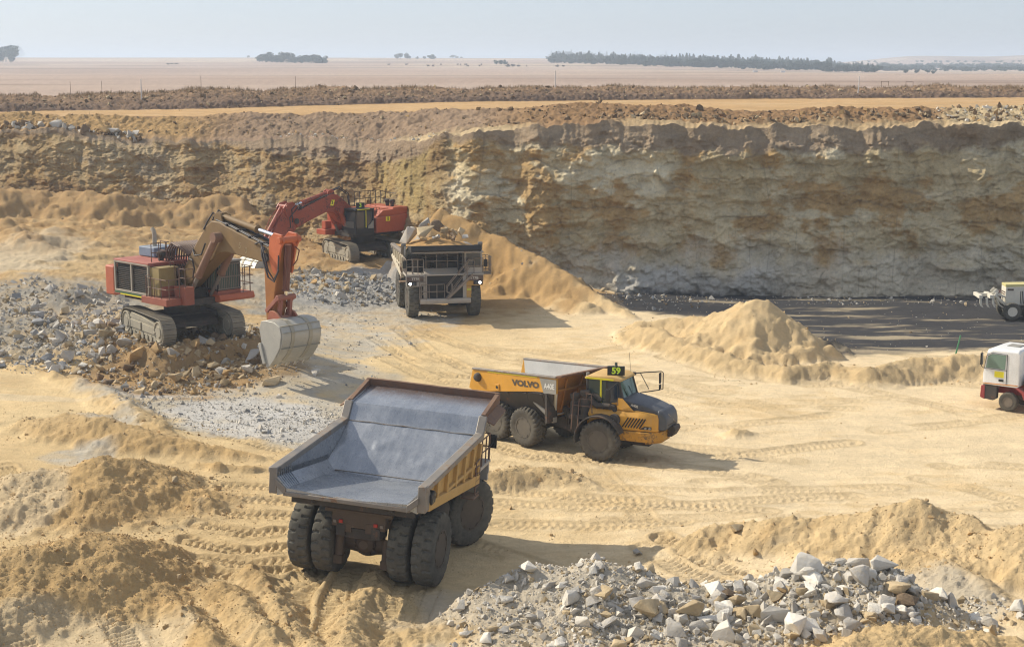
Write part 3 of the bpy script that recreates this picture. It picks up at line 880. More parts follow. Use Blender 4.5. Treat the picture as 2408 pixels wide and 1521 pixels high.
BIG = [
    (1902, 1365, 1.7, 1.25, (1.1, .9, 1.05), 'white', 'big square pale block at the top of the foreground rubble heap', 0),
    (1905, 1398, 1.6, 1.3, (1.25, .6, .55), 'white', 'flat pale slab lying directly below the big square block', 1),
    (2025, 1392, 1.7, 1.15, (.9, .8, 1.3), 'grey', 'tall grey boulder standing between the square block and the rounded boulder', 2),
    (2070, 1357, 1.9, 1.1, (1.1, .9, .9), 'white', 'rounded pale boulder crowning the rubble heap in front of the spoil bank', 3),
    (2112, 1400, 1.7, 1.25, (1.25, .9, .8), 'tan', 'wide tan and grey boulder on the right shoulder of the rubble heap', 4),
    (2135, 1432, 1.5, .8, (1.1, .9, .9), 'brown', 'brown boulder tucked under the wide tan and grey boulder', 5),
    (2188, 1428, 1.4, .75, (1, .9, .9), 'tan', 'tan boulder right of the brown boulder on the heap', 6),
    (2240, 1440, 1.2, .85, (1.1, .9, 1), 'grey', 'grey boulder at the right end of the rubble heap against the sand', 7),
    (2285, 1462, 1.0, .7, (1.4, .9, .5), 'white', 'flat pale rock at the far right tip of the rubble heap', 8),
    (2335, 1488, 1.2, .55, (.8, .6, 1.5), 'tan', 'pointed tan rock standing on the sand heap at the bottom right', 9),
    (1340, 1402, 1.3, 1.05, (1.4, .8, .7), 'white', 'bright white slab tilted on the left half of the rubble heap', 10),
    (1240, 1378, 1.0, .8, (1.1, .8, .8), 'white', 'pale rock high on the left shoulder of the rubble heap', 11),
    (1420, 1425, 1.1, .9, (.8, .8, 1.1), 'tan', 'tan rock wedge below the crest in the middle of the rubble heap', 12),
    (1525, 1395, 1.1, .75, (1.2, .8, .9), 'grey', 'grey rock beside a hollow near the middle of the rubble heap', 13),
    (1622, 1468, .8, 1.25, (1.0, .9, .9), 'tan', 'largest tan boulder in the lower middle of the rubble heap', 14),
    (1555, 1448, .9, .8, (1.2, .7, .7), 'grey', 'oblong grey rock left of the largest tan boulder', 15),
    (1590, 1510, .6, .9, (1, .9, .9), 'grey', 'grey boulder half cut off by the lower picture edge below the largest tan boulder', 0),
    (1870, 1500, .9, 1.15, (1, .9, 1), 'white', 'large white boulder at the lower edge in the middle right of the heap', 3),
    (1965, 1462, 1.1, .85, (1.2, .9, .9), 'grey', 'flat topped grey rock between the white boulder and the sand heap', 5),
    (2085, 1458, 1.3, .75, (.9, .9, 1.1), 'white', 'pale pyramid shaped rock above the sand heap', 2),
    (1775, 1468, .8, .85, (1.2, .9, .9), 'tan', 'tan rock left of the large white boulder', 7),
    (1700, 1455, .9, .75, (1, .9, 1), 'white', 'pale rock between the two tan boulders of the heap', 6),
    (1720, 1410, 1.1, .7, (1.3, .8, .7), 'brown', 'brown rock at the back edge of the rubble heap beside the gully', 1),
    (1840, 1408, 1.3, .65, (1.1, .8, .8), 'ochre', 'ochre rock left of the flat pale slab', 4),
    (1190, 1440, .6, .55, (1.2, .9, .8), 'white', 'white rock at the left foot of the rubble heap', 9),
    (1498, 1307, 0, .45, (1.2, 1, .9), 'grey', 'lone grey stone in the shadow on the floor beside the rubble heap', 12),
    (1778, 1306, .5, .42, (1, .9, 1.1), 'ochre', 'lone ochre stone on the sand in front of the spoil bank', 8),
    (1730, 1232, 1.2, .7, (1.2, .9, .8), 'tan', 'tan clod sitting on the crest of the spoil bank', 11),
    (328, 845, 1.2, 1.75, (1.0, .9, 1.0), 'ochre', 'big ochre block on the mound in front of the left excavator', 14),
    (360, 820, 1.2, 1.2, (.5, .5, 1.5), 'tan', 'narrow upright stone beside the big ochre block', 10),
    (495, 828, 1.1, 1.15, (1, .9, 1.0), 'grey', 'grey boulder on the mound below the right crawler of the left excavator', 6),
    (592, 852, .9, 1.5, (1.5, .8, .7), 'grey', 'long grey slab leaning on the mound beside the bucket', 1),
    (582, 880, .7, 1.15, (1.1, .9, .9), 'white', 'pale boulder at the foot of the mound beside the bucket', 3),
    (412, 888, .7, 1.15, (1.1, .9, 1.0), 'tan', 'tan boulder at the foot of the mound under the left excavator', 12),
    (365, 882, .7, .85, (1.1, .9, .9), 'ochre', 'ochre boulder left of the tan boulder at the mound foot', 0),
    (535, 880, .7, .8, (1, .9, 1), 'ochre', 'small ochre block left of the pale boulder at the mound foot', 13),
    (430, 815, 1.5, 1.0, (1.5, .9, .6), 'tan', 'tan slab lying just below the left crawler', 4),
    (455, 765, 1.8, 1.3, (1.3, .9, .7), 'brown', 'dark brown boulder under the belly of the left excavator', 2),
    (290, 765, 1.7, .85, (1.3, .9, .8), 'white', 'pale boulder beside the left crawler of the left excavator', 7),
    (235, 800, 1.1, .95, (.8, .8, 1.2), 'white', 'white upright rock in the rubble left of the mound', 5),
    (160, 795, 1.2, 1.0, (1.4, .9, .8), 'blue', 'blue grey slab in the middle of the left rubble field', 15),
    (108, 852, 1.0, 1.1, (1.2, .9, .9), 'blue', 'dark blue grey boulder above the sand dike at the left', 11),
    (158, 855, .9, 1.1, (.9, .9, 1.2), 'grey', 'tall grey rock right of the dark blue grey boulder', 9),
    (240, 850, .9, .95, (.8, .8, 1.2), 'grey', 'grey upright rock at the right end of the left rubble field', 8),
    (35, 815, 1.2, 1.1, (1.4, .9, .8), 'tan', 'tan boulder at the left picture edge in the rubble field', 14),
    (225, 700, 2.0, .7, (1, .9, 1), 'white', 'pale rock on the ochre dirt bank behind the rubble field', 10),
    (1105, 490, 5.5, .01, (1, 1, 1), 'tan', None, 0),
    (410, 1168, .4, .55, (1, .9, .9), 'tan', 'round clod at the foot of the left sand heaps', 6),
    (378, 1278, .3, .4, (1.1, .9, .8), 'tan', 'small clod lying beside the tyre tracks at the left', 3),
    (745, 885, .4, .9, (1.2, .9, .9), 'white', 'pale rock right of the bucket', 2),
]
for b in BIG:
    if b[6]: place_rock(*b[:7], tpl=b[7])

# the many: a size-sorted draw, the largest as rocks of their own, the rest as rubble
_rr = random.Random(11)
DRAW = []


def field(name, px, py, z, rx, ry, n, smin, smax_, kinds, label, group, power=2.6):
    cx, cy, _ = at(px, py, z)
    for _ in range(n):
        while True:
            a, b = _rr.uniform(-1, 1), _rr.uniform(-1, 1)
            if a * a + b * b < 1: break
        u = _rr.random()
        s = smin * (1 - u * (1 - (smin / smax_) ** power)) ** (-1 / power)
        DRAW.append((cx + a * rx, cy + b * ry, None, s, _rr.choice(kinds), label, group))


G1 = 'rocks of the rubble heap in the foreground'
for a in ((1270, 1395, .9, 3.4, 2.0, 800), (1480, 1420, .9, 5.5, 3.0, 1500), (1800, 1425, 1.1, 5.5, 2.6, 1700), (2080, 1410, 1.6, 4.5, 1.8, 900), (1400, 1490, .5, 4.6, 1.6, 760), (1700, 1500, .6, 5.5, 1.6, 1100), (2210, 1450, 1.3, 2.0, 1.3, 240)):
    field('a', *a, .07 if a[0] < 1600 else .09, .62 if a[0] < 1600 else 1.15, ['white', 'white', 'white', 'grey', 'grey', 'tan', 'white', 'tan'], 'small angular rock in the foreground rubble heap', G1, 2.0)
G2 = 'rocks of the blue grey pile between the excavators'
for a in ((810, 680, .8, 4.4, 5, 700), (870, 675, .9, 3.0, 4.2, 380), (740, 660, 1.2, 3.5, 5, 320), (700, 640, 1.5, 3, 3, 160)):
    field('b', *a, .14, 1.15, ['blue', 'blue', 'blue', 'grey', 'grey', 'tan'] if a[0] > 760 else ['tan', 'tan', 'grey', 'ochre'], 'angular rock of the blue grey pile beside the loaded truck', G2, 1.9)
G3 = 'rocks of the rubble field behind the sand dike'
for a in ((40, 770, 1.8, 7, 8, 1500), (160, 800, 1.5, 5, 7, 1300), (120, 720, 1.9, 5, 5, 700), (230, 790, 1.5, 3.5, 7, 700), (-60, 780, 1.8, 5, 8, 500), (60, 700, 1.9, 4, 4, 300)):
    field('c', *a, .13, 1.25, ['grey', 'grey', 'tan', 'white', 'blue', 'tan'], 'angular rock of the rubble field left of the excavator mound', G3, 2.0)
G4 = 'rocks of the mound under the left excavator'
for a in ((400, 860, .9, 5, 5, 760), (560, 850, .9, 3.5, 5, 340), (480, 890, .5, 4.5, 3, 340), (330, 800, 1.3, 4, 5, 260), (640, 790, 1.0, 3, 6, 220)):
    field('d', *a, .14, 1.35, ['tan', 'ochre', 'brown', 'grey', 'tan'], 'rock on the slope of the mound under the left excavator', G4, 2.0)
G5 = 'stones of the crushed grey strip'
for a in ((560, 965, .1, 6.5, 4, 1300), (660, 995, .05, 5.5, 3.5, 1100), (430, 935, .1, 4, 2.5, 420), (750, 1010, 0, 3, 4, 420), (740, 880, .3, 4, 4, 260), (800, 800, .3, 5, 9, 420), (860, 740, .1, 6, 4, 300)):
    field('e', *a, .06, .5, ['white', 'grey', 'grey', 'blue', 'white'], 'stone of the crushed grey strip behind the near truck', G5, 2.6)
G6 = 'clods scattered on the sand'
for a in ((230, 1160, .8, 6, 6, 2600), (180, 1340, .8, 5, 4, 2400), (300, 1010, .6, 6, 3, 900), (520, 1450, .4, 4, 3, 900), (1230, 1105, .4, 3, 2, 420), (2000, 1290, 1.2, 7, 3, 700), (2250, 1250, 1.8, 4, 3, 500), (1700, 780, .8, 8, 5, 700), (2100, 850, .8, 12, 4, 800), (1230, 690, .8, 8, 7, 900), (400, 560, 3.5, 16, 12, 900), (80, 1000, .6, 5, 4, 500), (30, 1420, .5, 4, 4, 500), (330, 1120, .6, 4, 3, 600), (1500, 1100, 0, 20, 12, 160), (1300, 1250, 0, 9, 5, 60), (450, 700, 1.9, 5, 6, 120)):
    field('f', *a, .035, .36, ['sand', 'sand', 'tan', 'sand', 'sand'], 'small clod lying on the sand', G6, 2.4)
for a in ((1500, 1000, 0, 30, 22, 1500), (1300, 1350, 0, 13, 9, 700), (300, 1200, .4, 10, 11, 1300), (500, 1420, .2, 9, 5, 800), (2100, 1280, 1.2, 9, 5, 700)):
    field('f', *a, .025, .14, ['sand', 'sand', 'tan', 'sand'], 'small clod lying on the sand', G6, 2.6)
field('g', 1900, 706, -.3, 26, 2.2, 420, .10, .7, ['grey', 'tan', 'grey'], 'rock at the foot of the right wall', 'rocks at the foot of the right wall', 2.0)
field('g', 1520, 712, -.2, 5, 4, 120, .10, .7, ['blue', 'brown'], 'rock at the foot of the right wall', 'rocks at the foot of the right wall', 2.0)
field('g', 2000, 770, -.2, 18, 9, 260, .06, .3, ['grey', 'tan', 'brown'], 'stone on the dark coal floor', 'stones on the coal floor', 2.4)
field('g', 850, 560, 2.7, 12, 7, 200, .12, .8, ['ochre', 'tan'], 'rock on the bench below the left wall', 'rocks below the left wall', 2.0)
for a in ((230, 1160, .8, 7, 7, 5200), (160, 1340, .8, 6, 5, 5200), (520, 1450, .4, 5, 4, 2000), (2050, 1290, 1.2, 7, 3.5, 2200), (2300, 1270, 1.8, 4, 3.5, 1400), (1720, 790, .8, 9, 6, 1500), (2150, 1500, 1.7, 3, 2, 700)):
    field('f', *a, .02, .12, ['sand', 'sand', 'sand', 'tan'], 'small clod lying on the sand', G6, 2.2)
X_ = np.array([q[0] for q in DRAW]); Y_ = np.array([q[1] for q in DRAW])
Z_g = gz(X_, Y_)
DR = [(q[0], q[1], float(z), q[3], q[4], q[5], q[6]) for q, z in zip(DRAW, Z_g)]
# rocks along the rim, on the banks of the plateau and at the top of the left wall
_rs = random.Random(5)


def on_bank(p0, p1, da, db, n, smin, smx, kinds, label, group):
    for _ in range(n):
        px = _rs.uniform(p0, p1); f = _rs.random()
        dl = lerp(np.interp(px, *da), np.interp(px, *db), f)
        z, x = pz(px, dl)
        s = smin * (1 - _rs.random() * (1 - (smin / smx) ** 2)) ** -.5
        DR.append((x, dl, z, s, _rs.choice(kinds), label, group))


def tab(t): return (sorted(t), [t[q][1] for q in sorted(t)])


on_bank(1150, 2420, tab(K1), tab(K2), 650, .18, 1.0, ['brown', 'brown', 'ochre'], 'brown clod on the bank along the top of the right wall', 'clods on the rim bank')
on_bank(1300, 2420, tab(K1), ([0, 3000], [132.0, 133.0]), 220, .25, 1.2, ['brown', 'brown', 'tan'], 'brown clod on the bank along the top of the right wall', 'clods on the rim bank')
on_bank(2200, 2420, tab(K1), tab(K2), 160, .2, 1.1, ['tan', 'white'], 'pale rock on the bank above the right wall', 'pale rocks on the rim bank')
on_bank(0, 1150, tab(K1), tab(K2), 380, .12, .7, ['tan', 'brown', 'ochre'], 'stone on the slope above the left wall', 'stones above the left wall')
on_bank(0, 330, tab(RIM), tab(K1), 170, .5, 2.1, ['brown', 'ochre', 'grey'], 'dark boulder on the top edge of the left wall', 'boulders on the left rim')
on_bank(640, 1050, tab(RIM), tab(K1), 130, .15, .7, ['white', 'tan'], 'pale stone on the top edge of the left wall', 'pale stones on the rim')
on_bank(-100, 2500, tab(K4), tab(K5), 1200, .2, .9, ['brown', 'brown', 'tan'], 'dark clod on the bank beyond the haul road', 'clods on the far bank')

DR.sort(key=lambda q: -q[3] / q[1])
N_IND = 236
for q in DR[:N_IND]:
    rg = random.Random(int(q[0] * 1000 + q[1] * 77))
    o = bpy.data.objects.new('rock', rg.choice(ROCKS))
    o.location = (q[0], q[1], q[2] + q[3] * .12)
    o.scale = (q[3] * rg.uniform(.85, 1.3), q[3] * rg.uniform(.75, 1.1), q[3] * rg.uniform(.7, 1.2))
    o.rotation_euler = (rg.uniform(-.5, .5), rg.uniform(-.5, .5), rg.uniform(0, 6.28))
    if not o.data.materials: o.data.materials.append(RM['grey'])
    o.material_slots[0].link = 'OBJECT'; o.material_slots[0].material = RM[q[4] if q[4] in RM else 'tan']
    COL.objects.link(o)
    tag(o, q[5], 'rock', q[6])


def merge_rocks(name, L_, mat, seed=1):
    rg = np.random.RandomState(seed)
    VV, FF, CCc, base = [], [], [], 0
    for q in L_:
        V, F = LOW[rg.randint(len(LOW))]
        e = Euler(rg.uniform(-3, 3, 3)).to_matrix()
        v = (V * rg.uniform(.75, 1.25, 3)) @ np.array(e).T * q[3]
        VV.append(v + np.array([q[0], q[1], q[2] + q[3] * .08])); FF.append(F + base); base += len(V)
        CCc.append(np.tile(np.array(RC[q[4]]) * rg.uniform(.72, 1.08), (len(V), 1)))
    o = mesh_np(name, np.vstack(VV), np.vstack(FF), mat, colors=np.vstack(CCc), smooth=False)
    o['kind'] = 'stuff'
    return o


M_RUB = soil_mat('rubble_stone', bumps=((9, .02), (30, .008)), var=.12)
merge_rocks('rubble', DR[N_IND:], M_RUB)
# ------------------------------------------------------------------ mesh builder
class MB:
    def __init__(s): s.v = []; s.f = []

    def add(s, V, F):
        b = len(s.v)
        s.v += [tuple(p) for p in V]; s.f += [tuple(i + b for i in f) for f in F]
        return s

    def box(s, c, d, rot=None):
        hx, hy, hz_ = d[0] / 2, d[1] / 2, d[2] / 2
        P = [Vector((x, y, z)) for x in (-hx, hx) for y in (-hy, hy) for z in (-hz_, hz_)]
        if rot:
            m = Euler(rot).to_matrix(); P = [m @ p for p in P]
        P = [p + Vector(c) for p in P]
        return s.add(P, [(0, 1, 3, 2), (4, 6, 7, 5), (0, 4, 5, 1), (2, 3, 7, 6), (0, 2, 6, 4), (1, 5, 7, 3)])

    def bar(s, p, q, w, h=None, up=(0, 0, 1)):
        """square bar from p to q"""
        p, q = Vector(p), Vector(q); d = (q - p).normalized(); h = h or w
        u = Vector(up)
        if abs(d.dot(u)) > .98: u = Vector((1, 0, 0))
        a = d.cross(u).normalized(); b = a.cross(d).normalized()
        P = [o + a * sx * w / 2 + b * sy * h / 2 for o in (p, q) for sx, sy in ((-1, -1), (1, -1), (1, 1), (-1, 1))]
        return s.add(P, [(3, 2, 1, 0), (4, 5, 6, 7), (0, 1, 5, 4), (1, 2, 6, 5), (2, 3, 7, 6), (3, 0, 4, 7)])

    def prism(s, poly, ax, a, b):
        """2d outline pushed along an axis: 'y' takes (x,z), 'x' takes (y,z), 'z' takes (x,y)"""
        def P(p, t):
            return {'y': (p[0], t, p[1]), 'x': (t, p[0], p[1]), 'z': (p[0], p[1], t)}[ax]
        n = len(poly)
        V = [P(p, a) for p in poly] + [P(p, b) for p in poly]
        F = [tuple(range(n))[::-1], tuple(range(n, 2 * n))] + [(i, (i + 1) % n, n + (i + 1) % n, n + i) for i in range(n)]
        return s.add(V, F)

    def plate(s, pts, th):
        P = [Vector(p) for p in pts]
        n = (P[1] - P[0]).cross(P[2] - P[0]).normalized() * th
        k = len(P)
        V = P + [p + n for p in P]
        return s.add(V, [tuple(range(k))[::-1], tuple(range(k, 2 * k))] + [(i, (i + 1) % k, k + (i + 1) % k, k + i) for i in range(k)])

    def tube(s, path, r, n=8, r1=None, caps=True):
        P = [Vector(p) for p in path]; V = []; F = []
        prev = None
        for i, p in enumerate(P):
            d = (P[min(i + 1, len(P) - 1)] - P[max(i - 1, 0)]).normalized()
            if prev is None:
                a = d.cross(Vector((0, 0, 1)))
                if a.length < .1: a = d.cross(Vector((1, 0, 0)))
                a.normalize()
            else:
                a = (prev - d * prev.dot(d)).normalized()
            prev = a
            b = d.cross(a)
            rr = r if r1 is None else r + (r1 - r) * i / (len(P) - 1)
            for k in range(n):
                t = 2 * math.pi * k / n
                V.append(p + a * math.cos(t) * rr + b * math.sin(t) * rr)
        for i in range(len(P) - 1):
            for k in range(n):
                F.append((i * n + k, i * n + (k + 1) % n, (i + 1) * n + (k + 1) % n, (i + 1) * n + k))
        if caps:
            F.append(tuple(range(n))[::-1]); F.append(tuple(range((len(P) - 1) * n, len(P) * n)))
        return s.add(V, F)

    def cyl(s, p, q, r, r1=None, n=24): return s.tube([p, q], r, n, r if r1 is None else r1)

    def lathe(s, prof_, axis='y', o=(0, 0, 0), n=32):
        """profile of (radius, along) turned about an axis through o"""
        V = []; F = []; m = len(prof_)
        for k in range(n):
            t = 2 * math.pi * k / n
            for r, a in prof_:
                c, d = r * math.cos(t), r * math.sin(t)
                p = {'y': (c, a, d), 'z': (c, d, a), 'x': (a, c, d)}[axis]
                V.append((p[0] + o[0], p[1] + o[1], p[2] + o[2]))
        for k in range(n):
            for i in range(m - 1):
                F.append((k * m + i, k * m + i + 1, ((k + 1) % n) * m + i + 1, ((k + 1) % n) * m + i))
        if prof_[0][0] > 1e-4: F.append(tuple(k * m for k in range(n)))
        if prof_[-1][0] > 1e-4: F.append(tuple(k * m + m - 1 for k in range(n))[::-1])
        return s.add(V, F)

    def loft(s, rings, caps=True):
        n = len(rings[0]); V = [p for r in rings for p in r]; F = []
        for i in range(len(rings) - 1):
            for k in range(n):
                F.append((i * n + k, i * n + (k + 1) % n, (i + 1) * n + (k + 1) % n, (i + 1) * n + k))
        if caps: F.append(tuple(range(n))[::-1]); F.append(tuple(range((len(rings) - 1) * n, len(rings) * n)))
        return s.add(V, F)

    def build(s, name, mat, parent=None, bevel=0.0, M=None, angle=32):
        me = bpy.data.meshes.new(name)
        bm = bmesh.new()
        vs = [bm.verts.new(p) for p in s.v]
        for f in s.f:
            if len(set(f)) < 3: continue
            try: bm.faces.new([vs[i] for i in f])
            except ValueError: pass
        bmesh.ops.recalc_face_normals(bm, faces=bm.faces)
        bm.to_mesh(me); bm.free()
        me.polygons.foreach_set('use_smooth', [True] * len(me.polygons))
        me.set_sharp_from_angle(angle=R(angle))
        if mat: me.materials.append(mat)
        o = bpy.data.objects.new(name, me)
        o.parent = parent
        if M is not None: o.matrix_local = M
        COL.objects.link(o)
        if bevel:
            b = o.modifiers.new('edge', 'BEVEL')
            b.width = bevel; b.segments = 2; b.limit_method = 'ANGLE'; b.angle_limit = R(38); b.harden_normals = False
        return o


def text(s_, name, mat, parent, M, size, bold=.0, squash=1.0, depth=.004, align='CENTER', shear=0.0):
    c = bpy.data.curves.new(name, 'FONT')
    c.body = s_; c.size = size; c.offset = bold; c.extrude = depth; c.align_x = align; c.align_y = 'CENTER'; c.shear = shear
    c.resolution_u = 3
    tmp = bpy.data.objects.new(name, c)
    me = bpy.data.meshes.new_from_object(tmp)
    bpy.data.objects.remove(tmp); bpy.data.curves.remove(c)
    if squash != 1.0:
        for v in me.vertices: v.co.x *= squash
    me.materials.clear(); me.materials.append(mat)
    o = bpy.data.objects.new(name, me); o.parent = parent; o.matrix_local = M
    COL.objects.link(o)
    return o


def face_frame(o, right, up):
    """matrix that lays lettering at o, reading along right, its top towards up"""
    r = Vector(right).normalized(); u = Vector(up); u = (u - r * u.dot(r)).normalized(); n = r.cross(u)
    m = Matrix((r, u, n)).transposed().to_4x4(); m.translation = Vector(o)
    return m


# ------------------------------------------------------------------ shared paints
P_TYRE = paint('tyre_rubber', (.05, .048, .044), .85, dust=.62, side=.7, dust_col=(.23, .21, .16), var=.2, bump=.004, spec=.2)
P_TYRE2 = paint('dusty_tyre_rubber', (.055, .052, .047), .85, dust=.6, side=.55, dust_col=(.25, .215, .155), var=.2, bump=.004, spec=.2)
P_DARK = paint('dark_frame_steel', (.04, .037, .035), .7, dust=.32, dust_col=(.25, .18, .11), rust=.25)
P_BLACK = paint('black_steel', (.016, .016, .018), .6, dust=.12, dust_col=(.2, .16, .1))
P_GREASE = paint('oily_axle_steel', (.07, .05, .035), .55, dust=.5, dust_col=(.22, .145, .085))
P_CHROME = plain('chrome_rod', (.75, .76, .78), .12, 1.0)
P_GLASS = plain('cab_glass', (.025, .04, .06), .06); P_GLASS.node_tree.nodes['Principled BSDF'].inputs['Specular IOR Level'].default_value = .8
P_GLASSG = plain('greenish_cab_glass', (.10, .16, .12), .08)
P_RED = plain('red_lens', (.45, .03, .02), .3)
P_WHITE = paint('white_lettering', (.62, .62, .58), .6, dust=.2)
P_RAIL = paint('rusty_rail', (.13, .075, .06), .7, dust=.35, rust=.4)
P_GRAIL = paint('grey_rail', (.20, .17, .15), .7, dust=.4, rust=.2)
P_SIGN = plain('sign_black', (.012, .014, .012), .4)
P_FLUO = plain('fluorescent_lettering', (.62, .85, .05), .5)
P_LAMP = plain('lit_headlamp', (1, 1, .95), .3, emit=(1, .97, .88), es=6)


# ------------------------------------------------------------------ wheels
def tyre_mesh(name, Rr, W, kind, na=264, seed=0):
    """a tyre turned from a profile, its tread cut by grooves; axis y, outer side -y"""
    nb = 44
    a = np.linspace(0, 2 * math.pi, na, endpoint=False)[:, None]
    u = np.linspace(-1, 1, nb)[None, :]          # across
    s = np.sign(u) * np.abs(u)
    tw = .80
    e = np.clip((np.abs(s) - tw) / (1 - tw), 0, 1)     # 0 on the tread, 1 at the bead
    rim_r = Rr * .50
    crown = Rr * (1 - .035 * (np.abs(s) / tw).clip(0, 1) ** 2.6)
    rr = np.where(e <= 0, crown, lerp(Rr * .965, rim_r, e ** 1.15))
    yw = np.where(np.abs(s) <= tw, s / tw * .46 * W, np.sign(s) * W * (.46 + .055 * np.sin(math.pi * np.clip(e * 1.15, 0, 1))))
    r = rr + 0 * a; y = yw + 0 * a
    t = np.abs(s) / tw
    if kind == 'rock':      # deep wavy bars from both shoulders, a closed rib in the middle
        n = 22
        ph = a * n / (2 * math.pi) + np.where(s > 0, .5, 0) + .16 * np.sin(t * 3.1) + .05
        g = np.abs((ph % 1) - .5)
        groove = sstep(.145, .085, g) * sstep(.10, .22, t)
        mid = sstep(.03, .0, np.abs(np.abs(s) - 0.0)) * .35
        dep = .05 * Rr
        r = r - dep * np.clip(groove + mid, 0, 1) * (t <= 1.28) * sstep(1.30, 1.02, t)
    elif kind == 'chev':    # big chevron lugs
        n = 26
        ph = a * n / (2 * math.pi) + np.where(s > 0, .5, 0) + .75 * t
        g = np.abs((ph % 1) - .5)
        groove = sstep(.24, .14, g) * sstep(.02, .12, t)
        r = r - .05 * Rr * groove * sstep(1.30, 1.0, t)
    else:
        n = 34
        ph = a * n / (2 * math.pi) + np.where(s > 0, .5, 0)
        g = np.abs((ph % 1) - .5)
        rings = sstep(.06, .03, np.abs(t - .35)) + sstep(.05, .02, np.abs(s))
        r = r - .022 * Rr * np.clip(sstep(.18, .10, g) * sstep(.4, .6, t) + rings, 0, 1) * sstep(1.25, 1.0, t)
    ringl = sstep(.02, .0, np.abs(e - .45)) * .012 + sstep(.03, .0, np.abs(e - .75)) * .010
    y = y + np.sign(s) * ringl * Rr
    V = np.stack([r * np.cos(a), y, r * np.sin(a)], -1).reshape(-1, 3)
    i = np.arange(na * nb).reshape(na, nb); j = np.roll(i, -1, 0)
    F = np.stack([i[:, :-1].ravel(), i[:, 1:].ravel(), j[:, 1:].ravel(), j[:, :-1].ravel()], 1)
    me = bpy.data.meshes.new(name)
    me.from_pydata(V.tolist(), [], F.tolist()); me.update()
    me.polygons.foreach_set('use_smooth', [True] * len(me.polygons)); me.set_sharp_from_angle(angle=R(38))
    return me


def rim_mesh(Rr, W, dish, mat, bolts=16):
    """rim: outer flange, a dished disc recessed by dish, hub and bolts; outer side -y"""
    b = MB(); r0 = Rr * .51; y0 = -W * .44
    b.lathe([(r0 * 1.02, y0 - .015), (r0 * 1.04, y0 - .03), (r0 * .95, y0 - .03), (r0 * .92, y0 + .02), (r0 * .90, y0 + dish * .3), (r0 * .80, y0 + dish * .35), (r0 * .62, y0 + dish * .45), (r0 * .59, y0 + dish * .8)], 'y', n=40)
    hb = MB(); hb.lathe([(r0 * .595, y0 + dish * .52), (r0 * .57, y0 + dish), (r0 * .36, y0 + dish), (r0 * .33, y0 + dish * .8), (r0 * .14, y0 + dish * .75), (0.0, y0 + dish * .75)], 'y', n=32)
    ho = hb.build('hub', P_SIGN if bolts < 16 else P_BLACK); hm_ = ho.data; bpy.data.objects.remove(ho)  # hub hollow in black: the shade of the recess put into its colour
    b.lathe([(r0 * 1.02, W * .44), (r0 * .9, W * .40), (r0 * .86, -W * .2)], 'y', n=40)
    for k in range(bolts):
        t = 2 * math.pi * k / bolts
        b.box((r0 * .70 * math.cos(t), y0 + dish * .4, r0 * .70 * math.sin(t)), (.045 * Rr, .05, .045 * Rr), (0, -t, 0))
    for k in range(bolts // 2):
        t = 2 * math.pi * k / (bolts // 2)
        b.box((r0 * .93 * math.cos(t), y0 - .03, r0 * .93 * math.sin(t)), (.05 * Rr, .03, .10 * Rr), (0, -t, 0))
    o = b.build('rim', mat)
    me = o.data
    bpy.data.objects.remove(o)
    return me, hm_


def wheel(parent, tm, rm, tmat, x, y, z, out, steer=0.0, spin=0.0, M=None):
    """a wheel at (x, y, z): tyre and rim; out = -1 shows the dish to -y"""
    w = empty('wheel', parent=parent)
    m = Matrix.Translation((x, y, z)) @ Matrix.Rotation(steer + (0 if out < 0 else math.pi), 4, 'Z') @ Matrix.Rotation(spin, 4, 'Y')
    w.matrix_local = m if M is None else M @ m
    for n, me in (('tyre', tm), ('rim', rm[0]), ('hub', rm[1])):
        o = bpy.data.objects.new(n, me); o.parent = w; COL.objects.link(o)
    if not tm.materials: tm.materials.append(tmat)
    return w


def rail(parent, pts_, posts, h, r=.022, mat=None, name='railing', mids=(.5,), M=None, part=True):
    """hand rail through points at deck height, posts at the given fractions"""
    b = MB(); P = [Vector(p) for p in pts_]
    for f in (*mids, 1.0):
        b.tube([p + Vector((0, 0, h * f)) for p in P], r, 6)
    tot = [0.0]
    for p, q in zip(P[:-1], P[1:]): tot.append(tot[-1] + (q - p).length)
    for k in range(posts):
        d = tot[-1] * k / (posts - 1)
        i = max(j for j in range(len(P) - 1) if tot[j] <= d + 1e-6)
        p = P[i].lerp(P[i + 1], (d - tot[i]) / max(tot[i + 1] - tot[i], 1e-6))
        b.tube([p, p + Vector((0, 0, h))], r, 6)
    return b.build(name, mat or P_RAIL, parent, M=M)
